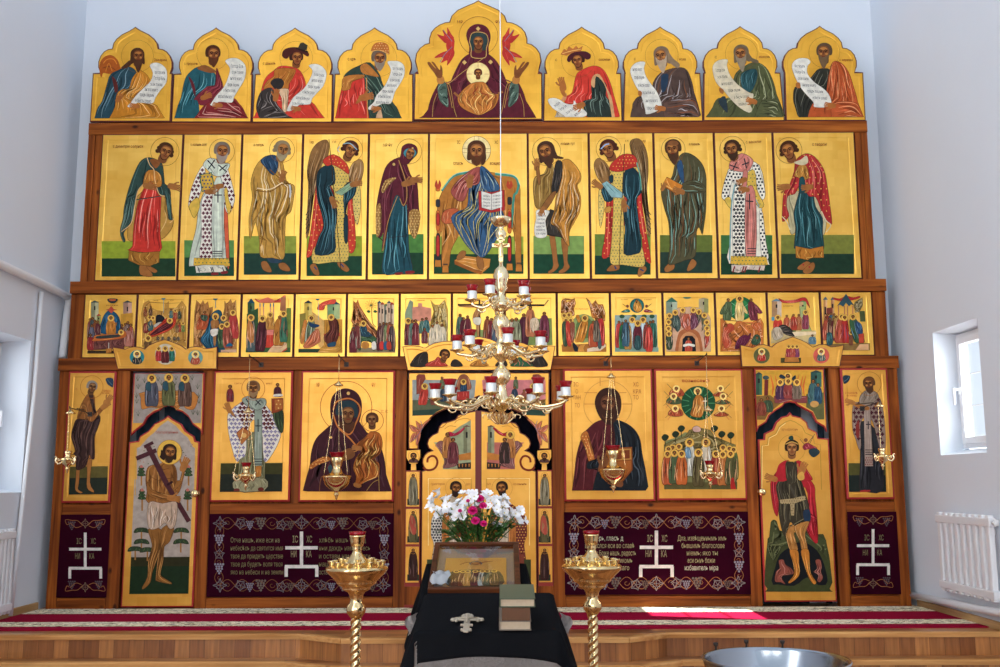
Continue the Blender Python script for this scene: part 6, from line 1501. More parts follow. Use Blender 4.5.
for s in ('160,540 165,490 185,470 180,430 205,425 215,450 245,470 260,495 245,505 225,500 195,520 215,555 190,545', '365,490 385,470 375,430 400,425 410,460 405,490 415,520 400,545 385,535 390,505'):
    pl.robe('8a4a3c', s, ('c08474', '4a1c18'), 5)
pl.robe('a8222a', '135,20 165,-40 200,-80 290,-80 330,-20 370,30 375,100 385,200 388,335 350,310 320,240 335,160 320,40 200,60 180,150 172,195 150,150', ('d8505a', '5c0a12', 'c83a44', '6a0e18'), 16, wd=6)
pl.robe('3a3426', '165,30 200,-20 230,-90 265,-90 290,-20 320,60 345,160 345,225 300,225 265,245 240,225 215,300 195,260 180,180 178,110', ('6a6248', '1c180e', '7a7254'), 14, wd=5)
pl.robe('22344a', '310,165 345,160 348,215 318,220', (), 0); q = pl.robe('a8946a', '185,105 250,98 320,82 325,105 265,125 262,190 245,190 240,128 188,128', (), 0, smooth=False); pl.pattern(q, '5a4a2a', 13, 'dot', 3)
pl.robe('b07a3c', '262,250 300,228 340,220 335,245 320,290 330,340 332,375 305,380 290,320 275,290', ('dcae70', '74481c'), 5); pl.robe('b07a3c', '240,250 262,250 262,290 275,340 280,375 240,375 220,310 218,285', ('dcae70', '74481c'), 5)
pl.robe('c07a2c', '238,375 282,378 288,440 292,500 270,530 240,550 232,542 262,500 255,440', ('e8b060', '7a4814'), 5); pl.robe('c07a2c', '298,378 338,372 345,440 352,500 380,545 365,556 340,520 318,460', ('e8b060', '7a4814'), 5)
pl.fr(*L7); pl.clip = None
pl.poly('a8222a', '172,667 180,600 200,570 240,555 245,590 235,667'); pl.robe('a8222a', '285,560 320,570 350,620 375,667 300,667 290,620', ('d8505a', '5c0a12'), 5)
pl.robe('3a3426', '225,580 245,560 262,590 280,560 290,600 282,680 235,680', ('6a6248',), 4)
pl.hand(146, 655, 30, 200, SKL2); pl.hand(318, 610, 36, -70, SKL2); pl.poly('c89a48', '290,640 320,620 330,660 300,668')
pl.head(260, 490, 42, d=.05, skin='8a5a32', hair='2e1c10', halo=75, hcol='b08030', hw=2, curly=False, lit='b8844a'); pl.poly('1e3a34', '242,440 245,425 262,420 268,430 266,445'); pl.line('c8a050', 5, '225,468 260,455 295,468')
pl.robe('8a2a34', '320,480 345,460 375,475 400,490 380,500 350,495 330,500', ('c86a70',), 3); pl.robe('26343a', '355,500 390,490 415,510 400,530 380,540 360,525', (), 0)
for a, b in (((350, 460), (388, 412)), ((330, 470), (305, 440)), ((360, 462), (380, 425))): pl.line('2a2e34', 9, [a, b], taper=True)
pl.ell('7a4a28', 337, 445, 11); pl.text('a05a2a', 'архидiаконъ', 202, 392, 14, 92); pl.build('painting', rl); knob(rl, 760.5, 492)

# ---- lintel crests over the doors
def crest(label, fr, pts, paint, y=-0.0735):
    o = outline_at(fr, pts, y)
    xs = [q[0] for q in o]; zs = [q[1] for q in o]
    root = thing('carved_crest', label, 'crest', ((min(xs)+max(xs))/2, y + 0.03, min(zs)))
    board(root, o, y, 0.032, 0.006, 0.022, gold=GOLD_C, edge=DARK_EDGE, nm='panel')
    for nm, fn in paint:
        p = Painting(y - 0.0004); p.fr(*fr); fn(p); p.build(nm, root)
def med(cx, cy, r, c, cc, hy, hr, k=1):
    def f(p):
        p.ell(c, cx, cy, r, r*.95, n=28); p.ring('c8a050', cx, cy, r, 4*k); p.robe(cc, [(cx-40*k, hy+70*k), (cx-28*k, hy+25*k), (cx, hy+16*k), (cx+28*k, hy+25*k), (cx+40*k, hy+70*k), (cx, hy+84*k)], ('c8a888',), 4); p.ell('f0d078', cx, hy, 32*k); p.head(cx, hy+2, hr, neck=False, beard='b0a898')
    return ('medallion', f)
def med3(p):
    p.ell('c8b8a0', 712, 535, 88, n=28); p.ring('c8a050', 712, 535, 88, 4)
    fig(p, 655, 490, 110, 'b03030', 'e07a70', 50, hr=11); fig(p, 765, 490, 110, '2a6a5a', '6aa894', 50, hr=11); fig(p, 710, 490, 125, '5a2020', '9a5a50', 66, hr=13)
pa_l = [med(475, 560, 62, '2a7a80', '2a2e2a', 535, 18), ('medallion', med3), med(962, 563, 62, '6a9a90', 'a84a34', 538, 17)]
crest('gilded crest over the left side door with three round medallions', (80, 290, 8.333), P('268,474 330,483 375,492 400,480 450,470 500,474 540,490 570,460 640,430 705,410 770,430 840,460 882,490 920,474 970,468 1010,474 1040,486 1075,484 1110,478 1143,470 1140,658 312,660'), pa_l)
def pr3(p):
    p.poly('3a3618', '305,452 440,452 440,486 305,486', smooth=False); p.robe('b07030', '330,480 335,430 355,430 415,430 430,480', (), 0, smooth=False)
    for x, c in ((358, '8a2a34'), (412, '7a3a5a'), (385, 'a84a3a')): fig(p, x, 378, 75, c, 'd89a8a', 36, hr=8)
pa_r = [med(178, 437, 55, '5a5a34', 'b03024', 412, 13, .75), ('painting', pr3), med(575, 437, 55, 'c8584a', '4a5a54', 412, 13, .75)]
crest('gilded crest over the right side door with two red and green medallions', (735, 290, 6.667), P('35,365 75,372 118,382 150,366 190,360 245,378 280,350 330,330 385,310 440,330 480,350 520,378 560,362 600,360 640,378 690,372 728,364 700,512 45,512'), pa_r)
def pc_(s_):
    def f(p):
        F = lambda t: [(509 + s_*(x-509), y) for x, y in P(t)]
        p.robe('2e2620', F('95,462 110,420 145,385 190,375 200,400 190,462'), ('5a4a3a',), 4); p.robe('2e2620', F('340,462 345,430 370,420 400,440 408,462'), (), 0)
        p.robe('b03a2c' if s_ > 0 else '2e5a3a', F('188,462 200,440 240,425 262,405 300,440 315,462'), ('e88070',), 4)
        c = F('300,395')[0]; p.head(c[0], c[1], 34, d=.4*s_, tilt=14*s_, skin='7a4824', hair='2e1c10')
    return ('winged_head', f)
pa_c = [pc_(1), pc_(-1), ('painting', lambda p: p.robe('b8742c', '455,460 480,435 509,425 540,435 565,460', ('e0b060',), 4))]
crest('gilded crest over the central doors with two winged heads', (395, 290, 6.06), P('45,342 100,336 150,340 182,350 205,336 235,322 290,310 345,308 380,322 400,314 440,296 509,280 578,296 618,314 638,322 673,308 728,310 783,322 813,336 836,350 868,340 918,336 972,338 945,486 75,488'), pa_c)

# ---- royal doors
R1, R2, R3 = (400, 335, 6.0625), (400, 430, 6.0625), (400, 500, 5.556)
cxm = 478.5
def mirror(pts): return [(2*cxm - x, y) for x, y in pts]
ARCH = P('113,118 113,60 118,20 140,-15 165,-40 190,-75 225,-102 270,-122 320,-130 350,-160 400,-176 440,-184 462,-196 478.5,-204')
UP = [(50, 118), (50, -352)]
half = [(50, 118)] + [(50, -350)] + [(cxm, -350)] + list(reversed(ARCH))
full = P('50,118 50,-350') + P('907,-350 907,118') + mirror(ARCH)[:-1] + list(reversed(ARCH))
root = thing('royal_door_arch', 'gilded arch over the central doors with two painted scenes and red winged spirits', 'icon', (0, -0.005, Z(449)))
o = outline_at(R2, full, -0.03)
board(root, o, -0.03, 0.026, 0.010, 0, gold=GOLD_C, edge=DARK_EDGE)
p = Painting(-0.0304); p.fr(*R1)
for s in (1, -1):
    F = lambda t: [(cxm + s*(x-cxm), y) for x, y in P(t)]
    f1 = lambda x: cxm + s*(x-cxm)
    p.poly('9aa09a' if s > 0 else 'c87a78', F('75,272 460,272 450,384 75,396'), smooth=False); p.poly('5a6044', F('75,395 442,385 400,393 345,408 315,438 290,444 75,462'), smooth=False); p.poly('2e4438', F('75,458 262,447 222,466 200,485 75,490'), smooth=False)
    p.robe('8a4030', F('100,250 115,238 150,240 155,265 140,290 145,350 100,360'), ('c87a68',), 3, smooth=False)
    fig(p, f1(150), 312, 120, 'b83a2c', 'e88070', 54, d=.4*s, hr=11, lean=-14*s); p.robe('9a5a3c', F('345,330 348,280 362,250 388,238 410,250 425,280 428,330'), ('d09a78',), 3)
    p.poly('2a2a34', F('365,340 368,285 385,265 402,285 405,340')); fig(p, f1(385), 285, 75, '26405a', '5a7a9a', 36, hr=10); p.robe('a83028', F('345,345 420,340 420,395 345,395'), ('d87060',), 3, smooth=False)
    fig(p, f1(255), 262, 70, '5a6a4a', 'a85a4a', 30, hr=9, halo=False); fig(p, f1(262), 320, 90, '2a3a4a', '6a7a8a', 40, hr=9, halo=False); fig(p, f1(205), 340, 90, '8a4a3a', 'c88a70', 40, hr=9, halo=False)
    for q in ('95,520 130,545 160,520 190,508 150,545 130,580 120,600', '60,545 95,560 120,590 90,590 68,575', '100,590 125,595 118,640 98,670', '75,600 100,600 80,640 60,650'): p.robe('c06a48', F(q), ('e8a080', '6a4a54'), 3, wd=3)
    p.line('7a6a78', 4, F('125,520 135,560 115,600 80,640')); p.line('7a6a78', 3, F('100,560 130,575'))
p.build('painting', root)
LEAF = P('470,640 470,-120 430,-113 395,-104 352,-92 335,-66 292,-52 255,-44 236,-22 226,14 196,28 172,52 162,84 172,112 190,124 168,132 148,150 136,172 133,200 142,226 156,240 130,248 130,640')
SPIR = '165,197 170,172 190,158 212,162 226,185 224,210 210,232 185,243 158,241 140,225'
def leaf(s, label):
    F = lambda pts: pts if s > 0 else mirror(pts)
    l = F(LEAF)
    bot = Z(601.0)
    o = outline_at(R2, l, -0.03)
    o[0] = (o[1][0], bot); o[-1] = (o[-2][0], bot)
    root = thing('royal_door', label, 'door', (sum(q[0] for q in o[:2])/2, -0.005, bot))
    board(root, o, -0.03, 0.026, 0.010, 0, gold=GOLD_C, edge=DARK_EDGE, nm='door_leaf')
    return root, Painting(-0.0304), F
for s, lab in ((1, 'left leaf of the carved gilded central doors, dark-haired saint partly behind the flowers'), (-1, 'right leaf of the carved gilded central doors, saint in a brown dotted vestment')):
    root, p, F = leaf(s, lab); p.fr(*R2); f1 = lambda x: x if s > 0 else 2*cxm - x
    G = lambda t: F(P(t))
    p.line('7a2c18', 13, G(SPIR)); 
    p.line('a87428', 4, G('430,-60 400,-70 350,-60 330,-40')); p.line('a87428', 4, G('340,-20 300,-25 270,-5')); p.line('7a3c18', 4, G('395,-104 365,-80 335,-66')); p.line('7a3c18', 4, G('292,-52 260,-20 236,-14'))
    # upper scene
    p.poly('9aa07a', G('430,-60 430,238 260,238 268,190 255,150 235,110 205,70 205,75 260,75 280,40 360,-20'), smooth=False) if s > 0 else p.poly('b8685a', G('430,75 430,238 260,238 262,180 250,130 205,75'), smooth=False)
    tower(p, *sorted((f1(425), f1(385))), -20, 140, '7a7a5a', '9a9a78', '6a3a34', 10); p.robe('a8243a' if s > 0 else 'a8222a', G('280,30 300,10 335,20 385,-15 390,-5 350,30 300,40'), ('e07080',), 2)
    p.robe('8a5a54', G('262,232 270,180 230,110 215,95 235,70 262,70 285,110 320,130 350,180 345,215'), ('c89a90', '4a2420', 'b88078'), 10, wd=4); fig(p, f1(288), 30, 150, 'b07038', 'e0b070', 62, d=.4*s, hr=14, halo=s < 0); fig(p, f1(322), 62, 150, '6a3034' if s > 0 else '3a2a24', 'a87068', 66, d=.3*s, hr=14, halo=False)
    p.poly('c07a34', G('355,150 430,135 430,180 360,185'), smooth=False); p.poly('2a221c', G('345,205 430,195 430,235 350,235'), smooth=False)
    for x in (355, 375, 395, 415): p.poly('c07a34', G(f'{x},205 {x+8},205 {x+6},225 {x+2},225'), smooth=False)
    # panel with the saint; sunken edges painted as highlight and shade lines
    p.line('f4dc94', 4, G('172,700 172,294 430,294'), smooth=False); p.line('b07c30', 4, G('432,296 432,700'), smooth=False)
    p.text('a85a2a', 'григорiи' if s > 0 else 'зл', f1(188) if s > 0 else f1(430), 334, 16, 82 if s > 0 else 22); p.text('a85a2a', 'дво' if s > 0 else 'iоаннъ', f1(400) if s > 0 else f1(272), 334, 16, 26 if s > 0 else 84)
    q = p.robe('c8c4b8' if s > 0 else '6a2a26', G('190,560 196,530 220,500 290,440 330,410 370,440 410,500 418,700 418,900 200,900 205,700 188,640'), ('e8e4d8',) if s > 0 else ('9a5a4a',), 4); p.pattern(q, '2e2e34' if s > 0 else 'd8a048', 17, 'cross' if s > 0 else 'dot', 7 if s > 0 else 4)
    p.robe('b06a30', G('255,560 290,500 330,640 310,900 262,900'), ('e0a868', '6a3a14'), 6)
    p.robe('b8a890', G('300,440 352,430 362,900 310,900'), ('dccfb8',), 3)
    p.poly('8a3a24' if s > 0 else 'b8702a', G('330,560 410,545 412,640 335,655'), smooth=False); p.line('e0b058', 5, G('330,560 410,545 412,640 335,655'), smooth=False, closed=True)
    p.head(f1(338), 352, 38, d=.35*s, tilt=6*s, skin='74461f', hair='2a1a12', beard='2a1a12', halo=62, hcol='b07430', hw=2, blen=.9)
    p.fr(*R3)
    gx = (lambda x: x) if s > 0 else (lambda x: 2*438.7 - x)
    p.poly('3a4024', [(gx(150), 330), (gx(420), 330), (gx(420), 530), (gx(150), 530)], smooth=False); p.robe('b08a50' if s > 0 else '7a3a2a', [(gx(190), 300), (gx(400), 300), (gx(410), 480), (gx(180), 480)], ('d8b880',), 5, smooth=False)
    p.build('painting', root)
    if s > 0:
        # the covering strip on the left leaf's meeting edge
        bm = bmesh.new(); x = X(478.6, 500); box(bm, x - .028, x + .024, -0.035, -0.0305, Z(601), Z(411)); bevel_all(bm, .004)
        bmesh.ops.translate(bm, verts=bm.verts, vec=-root.location); link_mesh('meeting_strip', bm, mat('dark_red_paint', '6e2018', rough=.45), root)
# ---- door pillars with little saints and hexagonal capitals
PG = 'painted pillars beside the central doors'
for s, lab in ((1, 'painted red-edged pillar left of the central doors, three small saints below a hexagonal face icon'), (-1, 'painted red-edged pillar right of the central doors, three small saints below a hexagonal face icon')):
    f1 = lambda x: x if s > 0 else 2*cxm - x
    a, b = sorted((X(400 + f1(35)/6.0625, 470), X(400 + f1(126)/6.0625, 470)))
    ct = Z(470.2); root = thing('door_pillar', lab, 'pillar', ((a+b)/2, -0.003, 0.0), PG)
    bm = bmesh.new(); box(bm, a - root.location.x, b - root.location.x, -0.018, 0.03, 0.0, ct); bevel_all(bm, .003); link_mesh('shaft', bm, mat('red_oxide_paint', '8a2418', rough=.5), root)
    bm = bmesh.new(); box(bm, a - root.location.x, b - root.location.x, -0.022, -0.0185, 0.03, Z(586)); link_mesh('plinth_board', bm, PINE_V, root)
    for k, (ya, yb, c, l) in enumerate(((252, 463, '7a7258', 'b8b094'), (477, 690, '5a5434', '8a8458'), (705, 922, '3a201c', '6a4a44'))):
        z0, z1 = Z(430 + yb/6.0625), Z(430 + ya/6.0625)
        bm = bmesh.new(); box(bm, a + .008 - root.location.x, b - .008 - root.location.x, -0.026, -0.0187, z0, z1); bevel_all(bm, .002)
        t = link_mesh('saint_panel', bm, GOLD_C, root)
        p = Painting(-0.0296); p.fr(*R2); cx = f1(80)
        p.poly('2e3424', [(cx-36, yb-46), (cx+36, yb-46), (cx+36, yb-8), (cx-36, yb-8)], smooth=False)
        fig(p, cx, ya+26, 190, c, l, 54, halo=False, hr=11, d=.3*s, c2=('a84a3a' if k == 1 else None)); p.ring('a87028', cx, ya+26, 20, 2)
        pt = p.build('painted_saint', None); pt.parent = t; pt.location = -root.location
    # capital
    bm = bmesh.new(); cx = f1(82)
    hexa = outline_at(R2, [(cx-42, 125), (cx+42, 120), (cx+42, 165), (cx+22, 205), (cx-22, 205), (cx-42, 168)], -0.03)
    prism(bm, [(x - root.location.x, z) for x, z in hexa], -0.045, 0.01); bmesh.ops.recalc_face_normals(bm, faces=bm.faces); bevel_all(bm, .003)
    cap = link_mesh('capital', bm, GOLD_C, root)
    bm = bmesh.new(); nk = outline_at(R2, [(cx-14, 203), (cx+14, 203), (cx+16, 244), (cx-16, 244)], -0.02); prism(bm, [(x - root.location.x, z) for x, z in nk], -0.02, 0.01); bmesh.ops.recalc_face_normals(bm, faces=bm.faces); link_mesh('capital_neck', bm, GOLD_C, root)
    p = Painting(-0.0486); p.fr(*R2); p.ring('a87028', cx, 160, 32, 2); p.robe('5a3a34', [(cx-30, 196), (cx-20, 178), (cx, 174), (cx+20, 178), (cx+30, 196)], (), 0); p.head(cx, 160, 20, skin='6a4424', hair='3a2214', beard='3a2214')
    pt = p.build('painted_face', None); pt.parent = cap; pt.location = -root.location
# black sheet added to paint the dark void behind the central doors
bm = bmesh.new(); x0, x1 = X(405, 450), X(553, 450); z1 = Z(378)
n = 90; fr = []; 
top = [bm.verts.new((x0 + (x1-x0)*i/n, 0.12 + .018*math.sin(i*.9) + .006*math.sin(i*2.3), z1)) for i in range(n+1)]; lo = [bm.verts.new((v.co.x, v.co.y, 0.02)) for v in top]
for i in range(n): bm.faces.new((top[i], top[i+1], lo[i+1], lo[i]))
o = link_mesh('void_sheet', bm, mat('void_black', (0.006, 0.006, 0.012), rough=.95, spec=.05), None, smooth=True); tag(o, 'added black sheet for the dark void showing above the central doors', 'backdrop')

SLATE = mat('slate_blue_sheet', '2c3a46', rough=.9, spec=.1)  # slate sheets added to give the dim altar room behind the arch gaps
for lab, spans, za, zb in (('added slate sheet for the dim altar room behind the left side door arch', ((131, 153.5), (158.5, 199.5)), 404, 452), ('added slate sheet for the dim altar room behind the right side door arch', ((754, 806), (822.5, 829)), 398, 450)):
    x0, x1 = X(spans[0][0], 425), X(spans[1][1], 425); root = thing('dim_gap_sheet', lab, 'backdrop', ((x0+x1)/2, .14, 0.01))
    for a_, b_ in spans:
        bm = bmesh.new(); u0, u1 = X(a_, 425), X(b_, 425); n = max(6, int((u1-u0)*60)); z1 = Z(za)
        top = [bm.verts.new((u0 + (u1-u0)*i/n - root.location.x, .012*math.sin(i*1.1), z1 - .01)) for i in range(n+1)]; lo = [bm.verts.new((v.co.x, v.co.y, 0)) for v in top]
        for i in range(n): bm.faces.new((top[i], top[i+1], lo[i+1], lo[i]))
        link_mesh('sheet_panel', bm, SLATE, root, smooth=True)
# ------------------------------------------------------------------ burgundy embroidered cloths under the icons
CLOTH = mat('burgundy_velvet', '3e0c22', rough=.9, spec=.05, bump=.25, bscale=160, var=.18, vscale=4)
THR = {'o': 'a4643a', 'g': '8a8290', 'w': 'd6cfc8', 't': '8a7860', 'd': '5c5460'}
def star(p, x, y, r, c='9a8a88'):
    pts = []
    for k in range(16):
        a = math.pi*2*k/16; rr_ = r*(1 if k % 4 == 0 else .62 if k % 4 == 2 else .5)
        pts.append((x + rr_*math.cos(a), y + rr_*math.sin(a)))
    p.line(c, r*.1, pts, closed=True); p.line(c, r*.06, [(x-r*.5, y), (x+r*.5, y)]); p.line(c, r*.06, [(x, y-r*.5), (x, y+r*.5)])
def grape(p, x, y, r, c='8a8290', d=1):
    p.up()
    for row, n in enumerate((4, 3, 3, 2, 1)):
        for k in range(n):
            cx, cy = x + (k-(n-1)/2)*r*.42, y + d*(row*.36-.7)*r
            p.raw(hexc(c), [(cx + r*.19*math.cos(t), cy + r*.19*math.sin(t)) for t in (0, 1.05, 2.09, 3.14, 4.19, 5.24)])
def leaf_(p, x, y, r, c='8a8290', rot=0):
    pts = []
    for k in range(20):
        a = math.pi*2*k/20 + rot; rr_ = r*(1 if k % 4 == 0 else .66)
        pts.append((x + rr_*math.cos(a), y + rr_*math.sin(a)))
    p.line(c, r*.12, pts, closed=True, smooth=False)
    for k in range(5): a = rot + math.pi*2*k/5; p.line(c, r*.07, [(x, y), (x + r*.7*math.cos(a), y + r*.7*math.sin(a))], up=False)
def vine(p, path, amp, waves, c, wd):
    L = [0]
    for a, b in zip(path, path[1:]): L.append(L[-1] + math.hypot(b[0]-a[0], b[1]-a[1]))
    def pos(s):
        for i in range(len(path)-1):
            if s <= L[i+1] or i == len(path)-2:
                t = (s-L[i])/(L[i+1]-L[i]); a, b = path[i], path[i+1]; l = L[i+1]-L[i]
                return a[0]+(b[0]-a[0])*t, a[1]+(b[1]-a[1])*t, -(b[1]-a[1])/l, (b[0]-a[0])/l
    N = int(waves*14)
    for ph in (0, math.pi):
        pts = []
        for i in range(N+1):
            x, y, nx, ny = pos(L[-1]*i/N); o = amp*math.sin(2*math.pi*waves*i/N + ph); pts.append((x+nx*o, y+ny*o))
        p.line(c, wd, pts, smooth=False)
    for k in range(int(waves*2)):
        x, y, nx, ny = pos(L[-1]*(k+.5)/(waves*2)); s = 1 if k % 2 else -1
        p.line(c, wd*.8, [(x + s*amp*.5*math.cos(t)*(1 - t/8), y + s*amp*.5*math.sin(t)*(1-t/8)) for t in [j*.5 for j in range(11)]], smooth=False, up=False)
def cross(p, cx, top, w, h, c='d6cfc8', wd=15):
    """tall cross standing on a stepped foot"""
    my = top + h*.36; fy = top + h*.775
    p.line(c, wd, [(cx, top), (cx, fy)], smooth=False); p.line(c, wd, [(cx-w/2, my), (cx+w/2, my)], smooth=False)
    p.line(c, wd, [(cx-w/2 - 2, fy), (cx+w/2 + 2, fy)], smooth=False); p.line(c, wd, [(cx-w/2 + wd/2 - 4, fy), (cx-w/2 + wd/2 - 4, top+h)], smooth=False); p.line(c, wd, [(cx+w/2 - wd/2 + 4, fy), (cx+w/2 - wd/2 + 4, top+h)], smooth=False)
def cloth(label, tl, tr, bl, br, fr):
    x0, x1 = mx(tl, bl), mx(tr, br); z1, z0 = (Z(*reversed(tl)) + Z(*reversed(tr)))/2, (Z(*reversed(bl)) + Z(*reversed(br)))/2
    root = thing('embroidered_cloth', label, 'cloth', ((x0+x1)/2, 0.0, z0), 'burgundy embroidered cloths')
    bm = bmesh.new(); nx, nz = 40, 12; V = []
    for i in range(nx+1):
        for j in range(nz+1):
            V.append(bm.verts.new((x0 + (x1-x0)*i/nx - root.location.x, -0.022 + .0012*math.sin(i*.8 + .2*j)*(1-j/nz), (z1-z0)*j/nz)))
    for i in range(nx):
        for j in range(nz): bm.faces.new((V[i*(nz+1)+j], V[(i+1)*(nz+1)+j], V[(i+1)*(nz+1)+j+1], V[i*(nz+1)+j+1]))
    ext = bmesh.ops.solidify(bm, geom=list(bm.faces), thickness=-0.006)
    link_mesh('fabric', bm, CLOTH, root, smooth=False)
    p = Painting(-0.0245); p.fr(*fr); return root, p
THREAD = PAINT
def small(p, cx, top, w, h, y0, y1, xa, xb):
    cross(p, cx, top, w, h, wd=15)
    for s, x, y in (('ІС', cx-46, top+60), ('ХС', cx+30, top+60), ('НИ', cx-54, top+140), ('КА', cx+22, top+140)): p.text('8a7a58', s, x, y, 30, 26)
    for yy, sg in ((y0, 1), (y1, -1)):
        star(p, cx, yy, 26, '8a6a58'); 
        for s in (1, -1):
            grape(p, cx + s*72, yy + sg*12, 26, '5a4a50'); p.line('a4643a', 3, [(cx + s*14, yy+sg*10), (cx + s*40, yy - sg*14), (cx + s*70, yy-sg*16), (cx+s*105, yy-sg*20), (cx+s*98, yy+sg*6), (cx+s*84, yy)]); p.line('a4643a', 3, [(cx + s*20, yy+sg*14), (cx + s*50, yy + sg*22), (cx + s*80, yy-sg*2)])
r_, p = cloth('small dark cloth with a silver cross under the left side icon', (62.2, 514.4), (111.9, 514.4), (56.9, 597.4), (107.2, 597.0), L2)
small(p, 188, 254, 172, 245, 205, 545, 60, 300); p.build('embroidery', r_)
r_, p = cloth('small dark cloth with a silver cross under the right side icon', (846.2, 511.6), (895, 511.6), (850.4, 594.2), (900.6, 593.6), L8)
small(p, 683, 262, 172, 245, 212, 552, 560, 800); p.build('embroidery', r_)
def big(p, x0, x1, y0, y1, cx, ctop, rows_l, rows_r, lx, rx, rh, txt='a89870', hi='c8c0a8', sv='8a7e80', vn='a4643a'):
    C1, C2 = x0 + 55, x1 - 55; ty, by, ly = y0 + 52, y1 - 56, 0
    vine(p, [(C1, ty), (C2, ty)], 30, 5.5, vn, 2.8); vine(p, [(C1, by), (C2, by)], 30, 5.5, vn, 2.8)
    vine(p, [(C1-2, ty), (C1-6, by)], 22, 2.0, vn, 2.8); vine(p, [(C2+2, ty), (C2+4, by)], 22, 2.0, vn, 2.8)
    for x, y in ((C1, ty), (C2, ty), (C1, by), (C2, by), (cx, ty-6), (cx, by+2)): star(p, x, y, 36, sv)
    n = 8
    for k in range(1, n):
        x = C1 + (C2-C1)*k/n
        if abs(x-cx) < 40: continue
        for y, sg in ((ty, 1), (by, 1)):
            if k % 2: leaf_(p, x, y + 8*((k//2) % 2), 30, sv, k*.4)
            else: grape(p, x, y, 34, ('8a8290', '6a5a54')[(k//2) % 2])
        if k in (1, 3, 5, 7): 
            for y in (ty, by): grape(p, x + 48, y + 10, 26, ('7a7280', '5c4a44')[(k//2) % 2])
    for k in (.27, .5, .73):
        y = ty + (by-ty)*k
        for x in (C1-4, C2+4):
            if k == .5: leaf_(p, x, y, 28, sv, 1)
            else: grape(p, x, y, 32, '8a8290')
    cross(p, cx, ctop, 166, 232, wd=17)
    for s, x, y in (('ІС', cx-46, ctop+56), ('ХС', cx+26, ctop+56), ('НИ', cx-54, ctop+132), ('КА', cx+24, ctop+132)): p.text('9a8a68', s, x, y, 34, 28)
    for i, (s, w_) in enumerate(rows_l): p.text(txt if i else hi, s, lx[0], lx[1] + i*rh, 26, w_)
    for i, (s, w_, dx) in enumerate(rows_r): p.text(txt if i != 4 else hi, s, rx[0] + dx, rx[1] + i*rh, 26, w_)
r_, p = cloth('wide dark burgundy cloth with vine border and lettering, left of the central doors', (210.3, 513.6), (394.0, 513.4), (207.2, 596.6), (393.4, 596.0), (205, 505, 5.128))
big(p, 22, 970, 42, 468, 495, 136, (('Отче нашъ, иже еси на', 250), ('небесѣхъ да святится имя', 268), ('твое да прiидетъ царствiе', 268), ('твое да будетъ воля твоя', 266), ('яко на небеси и на земли', 270)), (('хлѣбъ нашъ насущ', 240, 0), ('ныи даждь намъ днесь', 262, 0), ('и остави намъ долги', 262, 0), ('наша якоже и мы', 240, 0), ('оставляемъ должникомъ', 250, 0)), (132, 192), (585, 192), 41, '7e6e4c', '867656', '746a70', '85502e')  # left threads in duller colours, with the shade painted in
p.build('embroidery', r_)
r_, p = cloth('wide burgundy cloth with vine border and lettering, right of the central doors', (563.8, 512.2), (747.4, 511.4), (564.8, 594.8), (750.4, 593.8), (558, 505, 5))
big(p, 28, 956, 34, 446, 492, 128, (('Тропарь, гласъ д', 190), ('вознеслся еси во славѣ', 246), ('Христе Боже нашъ, радость', 254), ('сотворивыи ученикомъ', 236), ('обѣтованiемъ стаго', 220)), (('Дха, извѣщеннымъ имъ', 244, 0), ('бывшимъ благослове', 214, 20), ('нiемъ: яко ты', 154, 46), ('еси сынъ божiи', 136, 50), ('избавитель мiра', 166, 36)), (136, 178), (598, 178), 37)
p.build('embroidery', r_)
# ------------------------------------------------------------------ brass lamps and the chandelier
BRASS = mat('polished_brass', (0.88, 0.67, 0.34), rough=0.16, metal=1.0)
BRASS2 = mat('gilded_brass', (0.93, 0.76, 0.46), rough=0.2, metal=1.0, bump=0.15, bscale=30)
REDG = mat('red_lamp_glass', (0.42, 0.006, 0.018), rough=0.08, spec=0.6, trans=0.35)
SLEEVE = mat('silvery_candle_sleeve', (0.80, 0.81, 0.80), rough=0.34, metal=0.35)
IRON = mat('dark_iron', '2a211c', rough=0.5)
def scale_at(Y): return (Y - CAM.y)/F_PX*1.02

